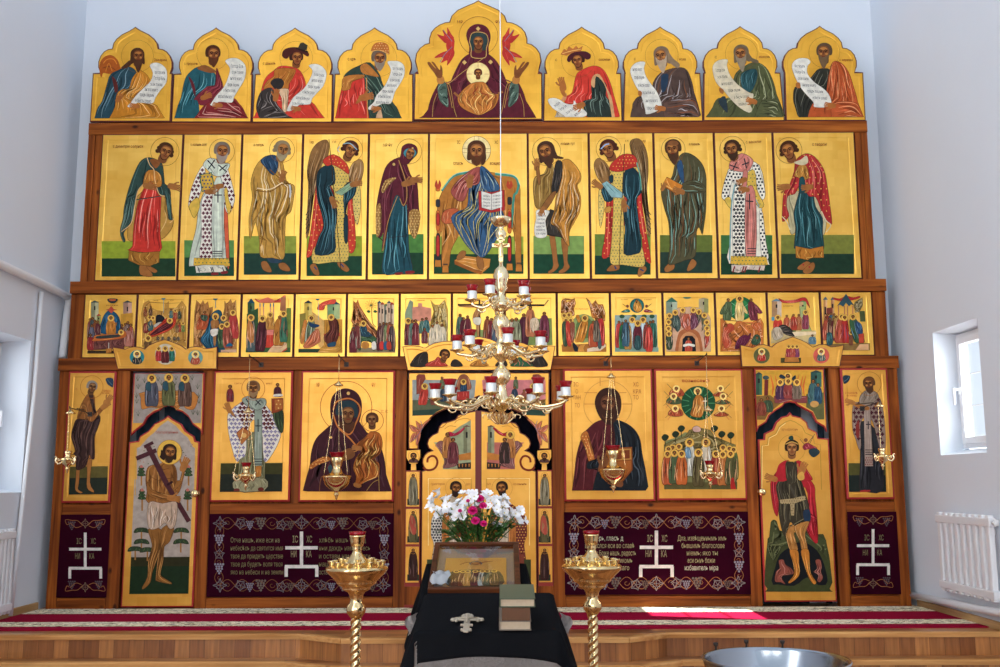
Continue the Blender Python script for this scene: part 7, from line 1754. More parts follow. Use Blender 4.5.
def oil_lamp(label, u, v_rim, v_top, r_px, kind, Y=-0.44, cap_v=None, hook=None):
    """hanging lamp: bowl at (u, v_rim); chains rise to a cap at cap_v and to the bracket rod"""
    c = at(u, v_rim, Y); s = (c - CAM).length/F_PX; r = r_px*s
    root = thing('hanging_oil_lamp', label, 'lamp', c, 'oil lamps hanging before the icons')
    bm = bmesh.new()
    one = kind == 'cord'
    if one: kind = 'crown'
    if kind == 'bowl':
        lathe(bm, [(0, -1.55*r), (.06*r, -1.5*r), (.1*r, -1.3*r), (.2*r, -1.2*r), (.12*r, -1.08*r), (.22*r, -.95*r), (.55*r, -.75*r), (.8*r, -.5*r), (.92*r, -.2*r), (.95*r, -.05*r), (1.0*r, 0), (.96*r, .08*r), (.7*r, .12*r), (.4*r, .3*r), (.26*r, .62*r), (.36*r, .95*r), (.46*r, 1.3*r), (.42*r, 1.36*r), (0, 1.3*r)], 28)
    else:
        lathe(bm, [(0, -1.3*r), (.06*r, -1.25*r), (.09*r, -1.0*r), (.2*r, -.9*r), (.1*r, -.78*r), (.25*r, -.6*r), (.55*r, -.35*r), (.6*r, -.1*r), (.66*r, 0), (.6*r, .06*r), (.35*r, .1*r), (.22*r, .3*r), (.3*r, .5*r), (.33*r, .7*r), (0, .68*r)], 24)
    link_mesh('bowl', bm, BRASS, root, smooth=True)
    n = 3; rr_ = 0.93*r if kind == 'bowl' else 1.0*r
    if kind != 'bowl':
        for k in range(n):
            a = math.radians(-150 + 120*k); d = Vector((math.cos(a), math.sin(a), 0)); bm = bmesh.new()
            tube(bm, cat_open([d*.5*r + Vector((0, 0, -.3*r)), d*.8*r + Vector((0, 0, -.45*r)), d*1.02*r + Vector((0, 0, -.2*r)), d*.98*r + Vector((0, 0, .1*r)), d*1.12*r + Vector((0, 0, .2*r))], 5), .08*r, 8)
            tube(bm, cat_open([d*.62*r + Vector((0, 0, -.1*r)), d*.85*r + Vector((0, 0, .02*r)), d*.8*r + Vector((0, 0, -.18*r)), d*.7*r + Vector((0, 0, -.14*r))], 5), .05*r, 6)
            link_mesh('scroll_arm', bm, BRASS2, root, smooth=True)
    g = .42*r if kind == 'bowl' else .34*r; gz = 1.34*r if kind == 'bowl' else .68*r
    if one: g *= .62; gz -= .3*r
    bm = bmesh.new(); lathe(bm, [(0, gz), (g*.95, gz), (g*1.25, gz + .3*r), (g*1.32, gz + .36*r), (g*1.15, gz + .36*r), (g*.8, gz + .12*r), (0, gz + .1*r)], 22)
    link_mesh('red_glass', bm, REDG, root, smooth=True)
    ct = at(u, cap_v, Y).z - c.z
    for k in range(1 if one else n):
        a = math.radians(-150 + 120*k); d = Vector((math.cos(a), math.sin(a), 0)); p0 = d*(.1*r if one else rr_) + Vector((0, 0, .3*r if one else .02)); p1 = Vector((d.x*.012, d.y*.012, ct))
        bm = bmesh.new(); m_ = 26; pts = [p0.lerp(p1, i/m_) for i in range(m_+1)]
        tube(bm, pts, [.0026 if i % 2 else .0012 for i in range(m_+1)], 6)
        q = p0.lerp(p1, .55); bmesh.ops.create_uvsphere(bm, u_segments=8, v_segments=6, radius=.008, matrix=Matrix.Translation(q))
        link_mesh('chain', bm, BRASS, root, smooth=True)
    bm = bmesh.new(); lathe(bm, [(0, -.004), (.036, -.008), (.04, 0), (.02, .012), (.012, .03), (0, .034)], 18, cz=ct)
    hz = hook[1] - c.z
    tube(bm, [(0, 0, ct + .03), (0, 0, hz - .012)], .0025, 6)
    link_mesh('chain_cap', bm, BRASS, root, smooth=True)
    return c
hooks = []
def lamp_with_hook(label, hl, u, v_rim, r_px, kind, cap_v, v_hook=362.0):
    Y = -0.44
    c = at(u, v_rim, Y); zh = at(u, v_hook, Y).z if v_hook != 362.0 else (Z(364) + 0.02)
    oil_lamp(label, u, v_rim, 0, r_px, kind, Y, cap_v, (c.x, zh))
    root = thing('lamp_bracket', hl, 'bracket', (c.x, -0.052, zh), 'lamp brackets along the beam')
    y0 = -0.0405 if zh > Z(371) else -0.048
    bm = bmesh.new(); root.location.y = y0
    tube(bm, [(0, 0, -.03), (0, -.1, -.012), (0, Y - y0 - .02, 0), (0, Y - y0 - .03, .012)], .0042, 8); tube(bm, [(-.05, 0, .012), (0, Y - y0 + .12, 0.004)], .004, 6)
    bmesh.ops.create_uvsphere(bm, u_segments=10, v_segments=8, radius=.007, matrix=Matrix.Translation((0, Y - y0 - .02, 0)))
    link_mesh('rod', bm, IRON, root, smooth=True)
    bm = bmesh.new(); box(bm, -.02, .02, -.005, 0, -.045, -.005); link_mesh('wall_plate', bm, IRON, root)
lamp_with_hook('oil lamp with curled arms before the ascetic by the left wall', 'iron bracket holding the lamp by the left wall', 68, 459, 10.0, 'cord', 413, 408)
lamp_with_hook('brass oil lamp before the checked-vestment bishop icon', 'iron bracket holding the lamp before the bishop icon', 246, 475, 11.5, 'crown', 412)
lamp_with_hook('large brass bowl oil lamp before the mother and child icon', 'iron bracket holding the lamp before the mother and child icon', 336.8, 477, 14.2, 'bowl', 385)
lamp_with_hook('large brass bowl oil lamp before the bearded figure in maroon and navy', 'iron bracket holding the lamp before the maroon and navy icon', 613, 470, 14.2, 'bowl', 377)
lamp_with_hook('brass oil lamp before the icon of the green glory and crowd', 'iron bracket holding the lamp before the icon of the crowd', 710, 473, 11.5, 'crown', 410)
lamp_with_hook('oil lamp with curled arms before the bishop by the right wall', 'iron bracket holding the lamp by the right wall', 882, 456, 10.0, 'cord', 406, 402)

# ---- chandelier
YC = -3.43
ctr = at(501.5, 400, YC); kx = (YC - CAM.y)/F_PX*1.02
def zc(v): return at(501.5, v, YC).z
chand = thing('chandelier', 'tiered brass chandelier of candle arms with red glass cups hanging before the icons', 'chandelier', (ctr.x, YC, zc(417)))
cz0 = chand.location.z
prof = [(417, 0), (415.5, 1.6), (412, 2.2), (410, 4.5), (406.5, 8.5), (403, 10.8), (400, 10), (396, 6), (392, 4.4), (387, 3.2), (384, 4.2), (381, 6), (376, 7.6), (371, 6.4), (367, 3.4), (364, 1.8), (361, 2.6), (358, 5), (354, 7.8), (350, 9), (347, 7.2), (343, 4), (339, 3), (336, 4.6), (331, 4.6), (328, 6.2), (322, 7), (317, 5), (314, 2.4), (312, 2), (310, 4.6), (306.5, 7.8), (303, 7.4), (299, 4.6), (295, 2.8), (292, 3), (289, 5), (284, 4.6), (281, 5.4), (276, 6.4), (270, 5), (266, 2.2), (263, 1.9), (243, 1.9), (240, 2.2), (237, 4), (233, 4.4), (230, 2.6), (227, 2.2), (225.5, 5), (223, 8.6), (220, 10.6), (218.5, 10.8), (218, 9.4), (221, 4), (220, 0)]
bm = bmesh.new(); lathe(bm, [(r*kx*(1.28 if 2.5 < r < 8 and v < 395 else 1), zc(v) - cz0) for v, r in prof], 26); link_mesh('baluster', bm, BRASS2, chand, smooth=True)
bm = bmesh.new(); tube(bm, [(0, 0, zc(222) - cz0), (0, 0, 7.5 - cz0)], .0022, 8); link_mesh('suspension_wire', bm, mat('steel_wire', (.75, .76, .78), rough=.3, metal=.9), chand)
bm = bmesh.new()
yf = -.030; zt, zb = zc(238) - cz0, zc(263) - cz0
box(bm, -.012, .012, yf, yf + .014, zb, zt); za = zc(246.5) - cz0; box(bm, -.048, .048, yf, yf + .014, za - .011, za + .011); box(bm, -.022, .022, yf, yf + .014, zc(241) - cz0 - .006, zc(241) - cz0 + .006)
bevel_all(bm, .003); tube(bm, [(0, yf - .006, zc(258) - cz0), (0, yf - .009, zc(250) - cz0), (0, yf - .007, zc(246) - cz0)], [.007, .010, .006], 8); tube(bm, [(-.036, yf - .005, za + .006), (0, yf - .008, za - .006), (.036, yf - .005, za + .006)], .0045, 8); bmesh.ops.create_uvsphere(bm, u_segments=8, v_segments=6, radius=.009, matrix=Matrix.Translation((0, yf - .006, za + .012)))
link_mesh('crucifix', bm, BRASS, chand, smooth=False)
def chand_arm(R_px, hub_v, dish_v, ang, up):
    a = math.radians(ang); d = Vector((math.cos(a), math.sin(a), 0)); R_ = R_px*kx
    zh, zd = zc(hub_v) - cz0, zc(dish_v) - cz0; dz = zd - zh
    bm = bmesh.new()
    V3 = lambda t, z: d*(R_*t) + Vector((0, 0, z))
    low = zh - (.030 if R_px > 40 else .018)
    tube(bm, cat_open([V3(.12, zh), V3(.26, zh + .014), V3(.42, zh - .006), V3(.62, low), V3(.84, low + .006), V3(.98, (low + zd)/2), V3(1.0, zd)], 6), .0085, 8)
    # curls
    for t0, z0, k, sg in ((.36, zh + .006, .030, 1), (.62, low + .01, .034, 1), (.80, low - .004, .026, -1), (.30, zh - .012, .024, -1)):
        pts = [V3(t0, z0) + (d*math.cos(t) + Vector((0, 0, sg*math.sin(t))))*k*(1 - t/7.5) - d*k for t in [j*.45 for j in range(12)]]
        tube(bm, pts, [.006*(1 - j/16) for j in range(12)], 6)
    # acanthus leaf on the arm
    side = Vector((-d.y, d.x, 0))
    for s in (1, -1):
        A = [V3(.5, low + .012), V3(.58, low + .030) + side*s*.016, V3(.70, low + .040), V3(.66, low + .014)]
        vs_ = [bm.verts.new(p) for p in A]; bm.faces.new(vs_)
    arm = link_mesh('arm', bm, BRASS2, chand, smooth=True)
    bm = bmesh.new(); c = V3(1.0, zd)
    lathe(bm, [(.004, -.012), (.010, -.010), (.016, -.004), (.032, .002), (.038, .008), (.034, .009), (.012, .004), (.012, .010), (0, .010)], 18, c.x, c.y, c.z, ripple=lambda t, z: 1 + (.10*math.cos(8*t) if z > .001 else 0)); link_mesh('drip_pan', bm, BRASS, arm, smooth=True)
    h = 9.6*kx; rs = 4.8*kx
    bm = bmesh.new(); lathe(bm, [(0, .006), (rs*.96, .006), (rs, .012), (rs, h), (rs*.9, h + .002), (0, h + .002)], 22, c.x, c.y, c.z); link_mesh('candle_sleeve', bm, SLEEVE, arm, smooth=True)
    bm = bmesh.new(); g0 = h + .0025; lathe(bm, [(0, g0), (rs*1.0, g0), (rs*1.08, g0 + .012), (rs*1.32, g0 + .026), (rs*1.36, g0 + .031), (rs*1.24, g0 + .031), (rs*.95, g0 + .014), (0, g0 + .011)], 22, c.x, c.y, c.z); link_mesh('red_glass', bm, REDG, arm, smooth=True)
for k in range(9): chand_arm(65, 402, 399.5, -98.5 + 40*k, 0)
for k in range(7): chand_arm(44, 350, 350.5, -82 + 360/7*k, 0)
for k in range(5): chand_arm(29, 304, 300.5, -112 + 72*k, 0)
# leafy sprigs rising round the knops
for v, rp, n, off in ((372, 17, 6, 10), (320, 13, 6, 40), (272, 13, 6, 20)):
    for k in range(n):
        a = math.radians(off + 360/n*k); d = Vector((math.cos(a), math.sin(a), 0)); z = zc(v) - cz0; r = rp*kx; bm = bmesh.new()
        tube(bm, cat_open([d*.3*r + Vector((0, 0, -.035)), d*.6*r + Vector((0, 0, -.01)), d*.85*r + Vector((0, 0, .012)), d*1.1*r + Vector((0, 0, .008)), d*1.05*r + Vector((0, 0, -.008))], 5), [.006*(1 - i/30) for i in range(21)], 6)
        side = Vector((-d.y, d.x, 0))
        for s in (1, -1):
            vs_ = [bm.verts.new(p) for p in (d*.6*r + Vector((0, 0, -.008)), d*.8*r + side*s*.018 + Vector((0, 0, .014)), d*1.0*r + Vector((0, 0, .026)), d*.85*r + Vector((0, 0, .008)))]; bm.faces.new(vs_)
        link_mesh('leaf_sprig', bm, BRASS2, chand, smooth=True)

# ---- floor candle stands
def candle_stand(label, u, Y, v_rim, vs_, sc=1.0):
    c = at(u, v_rim, Y); s = (Y - CAM.y)/F_PX*1.02*sc
    root = thing('candle_stand', label, 'candle stand', (c.x, Y, ZN), 'brass floor candle stands')
    z = lambda dv: c.z - dv*s - ZN          # dv = pixels below the rim
    bm = bmesh.new()
    lathe(bm, [(r*s, z(dv)) for dv, r in ((46, 4.8), (44, 6.4), (41, 8.6), (38, 9.4), (34.5, 8.6), (32, 6.2), (29, 5.8), (25, 6.6), (22, 8.2), (19.5, 12.8), (18.5, 13.4), (17.5, 13), (14, 18.4), (13, 19.4), (12, 19), (9, 22.4), (8, 23), (5, 26.5), (1.5, 29.4), (0, 29.9), (-1, 29.4), (-2.5, 27), (-4, 20), (-5.5, 12), (-7, 10.4), (-8, 10), (-11, 7.2), (-14, 5), (-17, 4.2), (-18.2, 5.2), (-19.4, 4.6), (-22, 6), (-26, 7), (-30, 7.4), (-31, 7.8), (-31.5, 7.2), (-30, 0))], 40)
    link_mesh('tray', bm, BRASS, root, smooth=True)
    # twisted stem
    bm = bmesh.new(); zt = z(45.5); n = 190; rings = []
    for i in range(n+1):
        zz = .16 + (zt - .16)*i/n; rings.append([bm.verts.new((4.7*s*(1 + .13*math.cos(3*t - zz*150))*math.cos(t), 4.7*s*(1 + .13*math.cos(3*t - zz*150))*math.sin(t), zz)) for t in [2*math.pi*k/24 for k in range(24)]])
    for A, B in zip(rings, rings[1:]):
        for k in range(24): bm.faces.new((A[k], A[(k+1) % 24], B[(k+1) % 24], B[k]))
    link_mesh('twisted_stem', bm, BRASS, root, smooth=True)
    bm = bmesh.new(); lathe(bm, [(0, 0), (.17, 0), (.175, .015), (.16, .03), (.10, .05), (.06, .085), (.045, .12), (.05, .145), (.03, .165), (0, .165)], 36); link_mesh('foot', bm, BRASS, root, smooth=True)
    for ring, n, r, dv in ((0, 14, 25, -2.4), (1, 7, 15, -4.8)):
        for k in range(n):
            t = 2*math.pi*(k + .5*ring)/n; bm = bmesh.new()
            lathe(bm, [(.6*s, 0), (1.4*s, .2*s), (1.1*s, 1.4*s), (2.4*s, 2.4*s), (3.0*s, 4.6*s), (3.3*s, 5.0*s), (2.7*s, 5.0*s), (2.0*s, 3.0*s), (0, 2.8*s)], 12, r*s*math.cos(t), r*s*math.sin(t), z(dv)); link_mesh('candle_socket', bm, BRASS2, root, smooth=True)
    bm = bmesh.new(); lathe(bm, [(0, z(-30.5)), (7*s, z(-31.2)), (8.0*s, z(-32.5)), (8.3*s, z(-35)), (7.6*s, z(-35)), (6*s, z(-33)), (0, z(-32.8))], 28); link_mesh('red_glass', bm, REDG, root, smooth=True)
candle_stand('brass candle stand on a twisted stem, standing left of the black-draped lectern', 356.8, -3.13, 568.6, None)
candle_stand('brass candle stand on a twisted stem, standing right of the black-draped lectern', 591.8, -2.85, 566.6, None, .97)
# ------------------------------------------------------------------ lecterns, flowers, books, font, radiators, pipes
BLACKC = mat('black_cloth', (0.010, 0.011, 0.014), rough=.9, spec=.12, bump=.25, bscale=220)
GREYC = mat('grey_lace', '8c8784', rough=.95, spec=.05, bump=.8, bscale=120, var=.2, vscale=40)
DWOOD = wood_mat('lectern_wood', '3a1f10', '5a3218', '74421f', 'Z', knots=False)
def lectern(label, x, yf, yb, zf, zb, w, drop_f, drop_s, hem_label, lace_corner=True):
    """slanted reading stand under a cloth that falls over its front and sides"""
    root = thing('lectern', label, 'lectern', (x, (yf+yb)/2, ZN))
    oy, oz = root.location.y, root.location.z
    bm = bmesh.new()
    for sx in (-1, 1):
        for yy, zt in ((yf + .05, zf - .03), (yb - .05, zb - .03)):
            box(bm, sx*(w/2 - .06) - .02, sx*(w/2 - .06) + .02, yy - oy - .02, yy - oy + .02, 0, zt - oz - .02)
    bevel_all(bm, .004); link_mesh('frame', bm, DWOOD, root)
    bm = bmesh.new()
    vs_ = [(-w/2 + .01, yf - oy + .01, zf - oz - .012), (w/2 - .01, yf - oy + .01, zf - oz - .012), (w/2 - .01, yb - oy - .01, zb - oz - .012), (-w/2 + .01, yb - oy - .01, zb - oz - .012)]
    up_ = [bm.verts.new(v) for v in vs_]; dn = [bm.verts.new((a, b, c - .025)) for a, b, c in vs_]
    bm.faces.new(up_); bm.faces.new(list(reversed(dn)))
    for k in range(4): bm.faces.new((dn[k], dn[(k+1) % 4], up_[(k+1) % 4], up_[k]))
    link_mesh('desk_board', bm, DWOOD, root)
    # cloth: a grid that lies on the desk and bends down past its edges
    def drape(ext_f, ext_s, lift, m, nm, flare, hem=None):
        bm = bmesh.new(); NX, NY = 44, 40; L = math.hypot(yb-yf, zb-zf); G = []
        for i in range(NX+1):
            row = []
            for j in range(NY+1):
                a = -(w/2 + ext_s) + (w + 2*ext_s)*i/NX; b = -ext_f + (L + ext_f)*j/NY
                if hem and b < 0: b = b*(1 - hem*(1 - min(1, abs(a)/(w/2))**2))
                sx = max(0, abs(a) - w/2); cx_ = max(-w/2, min(w/2, a)); bb = max(0, b); t = bb/L
                px, py, pz = cx_, yf + (yb-yf)*t, zf + (zb-zf)*t + lift
                df = max(0, -b)
                sg = 1 if a > 0 else -1
                # falls: sides go down and out a little, front goes down
                px += sg*sx*flare + sg*.010*math.sin(b*26)*min(1, sx*8); pz -= sx*.97
                py -= df*.10 + .008*math.sin(a*30)*min(1, df*8); pz -= df*.985
                if sx > 0 and df > 0: px -= sg*min(sx, df)*.12
                row.append(bm.verts.new((px, py - oy, pz - oz)))
            G.append(row)
        for i in range(NX):
            for j in range(NY): bm.faces.new((G[i][j], G[i+1][j], G[i+1][j+1], G[i][j+1]))
        bmesh.ops.solidify(bm, geom=list(bm.faces), thickness=.004)
        return link_mesh(nm, bm, m, root, smooth=True)
    drape(drop_f + .18, .004, -.002, GREYC, 'under_cloth', .30)
    drape(drop_f, drop_s, .004, BLACKC, 'black_cloth', .30, hem=hem_label)
    return root
# front lectern
f0, f1 = Vector(at(415.3, 632.6, -5.26)), Vector(at(560.2, 632.6, -5.26)); b0, b1 = at(424.3, 594, -4.82), at(553, 594, -4.82)
LX = (f0.x + f1.x + b0.x + b1.x)/4; LW = ((f1.x - f0.x) + (b1.x - b0.x))/2
LZF, LZB = (f0.z + f1.z)/2, (b0.z + b1.z)/2
lectern('front lectern draped in black cloth over a grey fringed cloth, books and cross on it', LX, -5.26, -4.82, LZF, LZB, LW, .105, .26, .22)
def on_desk(u, v, lift=0.0):
    """point on the slanted cloth of the front lectern seen at this place"""
    n = Vector((0, -(LZB-LZF), .44)).normalized(); p0 = Vector((0, -5.26, LZF + .009 + lift)); d = ray(u, v); t = (p0 - CAM).dot(n)/d.dot(n)
    return CAM + d*t
slope = math.atan2(LZB - LZF, .44)
# grey lace corners of a cloth under the black one
for sx, lab in ((-1, 'grey lace corner hanging out at the left of the front lectern'), (1, 'grey lace corner hanging out at the right of the front lectern')):
    u0 = 413 if sx < 0 else 564.5
    c = at(u0, 616, -4.86); bm = bmesh.new(); G = []
    for i in range(9):
        row = []
        for j in range(9):
            a, b = i/8, j/8
            row.append(bm.verts.new((sx*(-.02 + .040*a + .008*math.sin(b*6)), -.03 + .010*math.sin(a*9 + b*4), -(.060*b) + .016*(1-a) - .010*abs(math.sin(a*8))*b)))
        G.append(row)
    for i in range(8):
        for j in range(8): bm.faces.new((G[i][j], G[i+1][j], G[i+1][j+1], G[i][j+1]))
    bmesh.ops.solidify(bm, geom=list(bm.faces), thickness=.003)
    o = link_mesh('lace_corner', bm, mat('pale_lace', 'b8b2b0', rough=.95, bump=.8, bscale=140, var=.25, vscale=60), None, smooth=True, loc=c); tag(o, lab, 'cloth')
# books
NRM = Vector((0, -math.sin(slope), math.cos(slope))); ALONG = Vector((0, math.cos(slope), math.sin(slope)))
PAGES = mat('book_pages', 'a89a84', rough=.9, bump=.5, bscale=300, var=.12, vscale=90)
def book(label, u, front, lift, w, d, h, cover, spine):
    """book lying on the slanted cloth; front = its front lower edge, lift = height of its underside over the cloth"""
    loc = Vector((u, front.y, front.z)) + NRM*lift
    root = thing('book', label, 'book', loc, 'books stacked on the front lectern'); root.rotation_euler = (slope, 0, 0)
    bm = bmesh.new(); t = .0035
    for z0 in (0, h - t): box(bm, -w/2, w/2, 0, d, z0, z0 + t)
    if spine: box(bm, -w/2, w/2, 0, t, 0, h)
    else: box(bm, -w/2, -w/2 + t, 0, d, 0, h)
    bevel_all(bm, .0012, 2); link_mesh('cover', bm, cover, root)
    bm = bmesh.new(); box(bm, -w/2 + .0045, w/2 - .004, .0045 if spine else .003, d - .004, t, h - t); link_mesh('pages', bm, PAGES, root)
    if spine:
        for k in (.3, .7):
            bm = bmesh.new(); box(bm, -w/2 + w*k - .002, -w/2 + w*k + .002, -.002, 0, .002, h - .002); link_mesh('spine_band', bm, cover, root)
fe = on_desk(513.5, 631.0); s3 = (fe.y - CAM.y)/F_PX*1.02
GREENB = mat('green_book_cover', '3c4a38', rough=.4, var=.1); BROWNB = mat('brown_book_cover', '553a28', rough=.5, var=.25, vscale=20); GREYB = mat('worn_book_cover', '6a6258', rough=.7, var=.2)
xb = lambda u: CAM.x + (u - 500)/F_PX*1.02*(fe.y - CAM.y)*.99
book('bottom book of the stack on the front lectern, cream page edges', xb(513.6), fe, .0015, 30.6*s3, .16, 9.2*s3, GREYB, False)
book('brown leather-bound book in the middle of the stack on the front lectern', xb(514.4), fe, .0020 + 9.2*s3, 27*s3, .15, 12.6*s3, BROWNB, True)
book('green-covered book lying on top of the stack on the front lectern', xb(515.8), fe, .0025 + 21.8*s3, 34*s3, .17, 8.6*s3, GREENB, False)
# the cross lying on the cloth
c = on_desk(467.0, 622.5, .004); root = thing('altar_cross', 'pale metal cross with budded ends lying on the black cloth', 'cross', c); root.rotation_euler = (slope, 0, 0); root.scale = (.88, .88, .9)
bm = bmesh.new(); sx = (c.y - CAM.y)/F_PX*1.02
def lobe(x, y, r): lathe(bm, [(0, 0), (r*.9, 0), (r, .003), (r*.85, .008), (0, .010)], 14, x, y, 0)
box(bm, -.012, .012, -.105, .075, 0, .008); box(bm, -.050, .050, .016, .040, 0, .008); box(bm, -.024, .024, .056, .072, 0, .008); box(bm, -.024, .024, -.050, -.036, 0, .008); bevel_all(bm, .003)
for x, y, r in ((-.054, .024, .012), (.054, .024, .012), (-.042, .036, .007), (-.042, .012, .007), (.042, .036, .007), (.042, .012, .007), (0, .082, .012), (-.014, .076, .007), (.014, .076, .007), (0, -.110, .013), (-.015, -.100, .007), (.015, -.100, .007)): lobe(x, y, r)
link_mesh('cross_body', bm, mat('pale_silver', '9c9282', rough=.45, metal=.3), root, smooth=False)
bm = bmesh.new(); tube(bm, [(0, -.028, .010), (0, 0, .013), (0, .02, .012)], [.004, .007, .005], 8); tube(bm, [(-.036, .028, .010), (0, .022, .012), (.036, .028, .010)], .003, 6); bmesh.ops.create_uvsphere(bm, u_segments=8, v_segments=6, radius=.006, matrix=Matrix.Translation((0, .034, .012)))
link_mesh('crucified_figure', bm, mat('pale_silver', '9c9282', rough=.45, metal=.3), root, smooth=True)

# centre lectern with the framed icon
CYF, CYB = -3.76, -3.22
g0, g1 = at(429.7, 596, CYF), at(522.4, 596, CYF); h0, h1 = at(433.3, 545.2, CYB), at(517, 545.2, CYB)
CX = (g0.x + g1.x + h0.x + h1.x)/4; FW = ((g1.x - g0.x) + (h1.x - h0.x))/2; CZF, CZB = g0.z - .02, h0.z - .035
lectern('centre lectern draped in black behind the front lectern, framed icon on it', CX, CYF - .05, CYF + .72*(CYB - CYF), CZF - .05*(CZB - CZF)/(CYB - CYF), CZF + .72*(CZB - CZF), FW + .07, .12, .22, None)
sl = math.atan2(CZB - CZF, CYB - CYF); FL = math.hypot(CYB - CYF, CZB - CZF)
fr_ = thing('framed_icon', 'dark wood framed icon under glass leaning on the centre lectern below the flowers', 'icon', (CX, CYF, CZF + .012)); fr_.rotation_euler = (sl, 0, 0)
FRW = wood_mat('dark_frame_wood', '32180c', '4c2814', '64381e', 'X', knots=False, rough=.3)
bm = bmesh.new(); fwid = .028; hw = FW/2
for q in ((-hw, hw, 0, fwid), (-hw, hw, FL - fwid, FL), (-hw, -hw + fwid, fwid, FL - fwid), (hw - fwid, hw, fwid, FL - fwid)): box(bm, q[0], q[1], q[2], q[3], .012, .045)
bevel_all(bm, .006, 3); link_mesh('frame', bm, FRW, fr_)
bm = bmesh.new(); box(bm, -hw + .01, hw - .01, .01, FL - .01, .008, .014); link_mesh('mount', bm, mat('mauve_mount', '7a6a66', rough=.8, var=.08), fr_)
bm = bmesh.new(); iw, i0, i1 = hw*.70, FL*.10, FL*.72; box(bm, -iw, iw, i0, i1, .0145, .022); bevel_all(bm, .003); ib = link_mesh('icon_panel', bm, mat('icon_gold_flat', 'c08a3a', rough=.45, metal=.3, var=.1), fr_)
class Flat(Painting):
    def w(self, p): return (p[0]/self.s, p[1]/self.s*-1, .0226 + self.k*.00002)
p = Flat(0); p.s = 1000/1.0; W_ = iw*1000; y0_, y1_ = -i0*1000, -i1*1000
H_ = y0_ - y1_
p.poly('8a6a3a', [(-W_*.8, y1_ + H_*.5), (W_*.8, y1_ + H_*.5), (W_*.8, y0_ - 14), (-W_*.8, y0_ - 14)], smooth=False)
p.poly('3a3c30', [(-W_*.8, y1_ + H_*.5), (-W_*.3, y1_ + H_*.42), (W_*.3, y1_ + H_*.42), (W_*.8, y1_ + H_*.5), (W_*.8, y0_ - 14), (-W_*.8, y0_ - 14)])
p.ell('3a5a6a', 0, y1_ + H_*.2, 34, 24); p.robe('b87a3a', [(-18, y1_ + H_*.2 - 12), (18, y1_ + H_*.2 - 12), (22, y1_ + H_*.2 + 18), (-22, y1_ + H_*.2 + 18)], ('e8c080',), 3); p.line('8a4a2a', 8, [(-80, y1_ + H_*.24), (-40, y1_ + H_*.16), (0, y1_ + H_*.24), (40, y1_ + H_*.16), (85, y1_ + H_*.13)])
for i, (x, c_) in enumerate(((-95, '4a2a24'), (-62, '6a3a2a'), (-38, 'a87a3a'), (0, '4a1c24'), (36, '9aa8a8'), (60, '3a4a3a'), (95, '5a4a2a'))): fig(p, x, y1_ + H_*.48, H_*.5, c_, 'c8a078', 44, hr=9)
pt = p.build('painted_scene', None); pt.parent = ib
bm = bmesh.new(); box(bm, -hw + fwid*.6, hw - fwid*.6, fwid*.6, FL - fwid*.6, .034, .036)
gm, nt_, b_ = nodes_of('picture_glass'); b_.inputs['Roughness'].default_value = .02; b_.inputs['Transmission Weight'].default_value = 1; b_.inputs['IOR'].default_value = 1.25; b_.inputs['Base Color'].default_value = (1, 1, 1, 1)
link_mesh('glass', bm, gm, fr_)
# napkin on the frame
M_ = Matrix.Translation(fr_.location) @ Matrix.Rotation(sl, 4, 'X')
bm = bmesh.new(); G = []
for i in range(11):
    row = []
    for j in range(11):
        a, b = i/10 - .5, j/10 - .5
        row.append(bm.verts.new(M_ @ Vector((-hw + .055 + a*.085 + .008*math.sin(b*7), .118 + b*.15 + .006*math.sin(a*9), .052 + .006*math.sin(a*11 + b*5) + .006*math.cos(b*9)))))
    G.append(row)
for i in range(10):
    for j in range(10): bm.faces.new((G[i][j], G[i+1][j], G[i+1][j+1], G[i][j+1]))
bmesh.ops.solidify(bm, geom=list(bm.faces), thickness=.004)
o = link_mesh('folded_napkin', bm, mat('white_linen', 'cfd2d6', rough=.9, bump=.3, bscale=200), None, smooth=True); tag(o, 'white folded napkin lying on the lower left of the framed icon', 'napkin')

# ---- flowers in a vase on a stand behind the centre lectern
FY = -2.93
vb = at(479, 548, FY)
st = thing('flower_stand', 'slim wooden stand behind the centre lectern that carries the flower vase', 'stand', (vb.x, FY, ZN))
hz = vb.z - .20 - ZN
bm = bmesh.new(); lathe(bm, [(0, 0), (.15, 0), (.15, .02), (.06, .05), (.035, .12), (.03, hz - .1), (.06, hz - .05), (.13, hz - .025), (.14, hz - .02), (.14, hz), (0, hz)], 24); link_mesh('pedestal', bm, DWOOD, st, smooth=False)
va = thing('glass_vase', 'clear vase holding the bouquet behind the framed icon', 'vase', (vb.x, FY, ZN + hz + .001))
bm = bmesh.new(); lathe(bm, [(0, 0), (.055, 0), (.06, .01), (.05, .08), (.055, .15), (.085, .215), (.082, .217), (.05, .15), (.045, .08), (.05, .015), (0, .012)], 28); link_mesh('vase_body', bm, mat('pale_vase_ceramic', 'b8bcc0', rough=.25), va, smooth=True)
STEM = mat('green_stem', '3c6428', rough=.5, var=.2); LEAF_M = mat('green_leaf', '2f5a22', rough=.45, var=.3, vscale=30); PET = mat('white_petal', 'e8e8ea', rough=.6, var=.04); PINK = mat('pink_petal', 'd01c78', rough=.6, var=.2, vscale=40); THROAT = mat('yellow_throat', 'c8b860', rough=.6)
fr2 = random.Random(11)
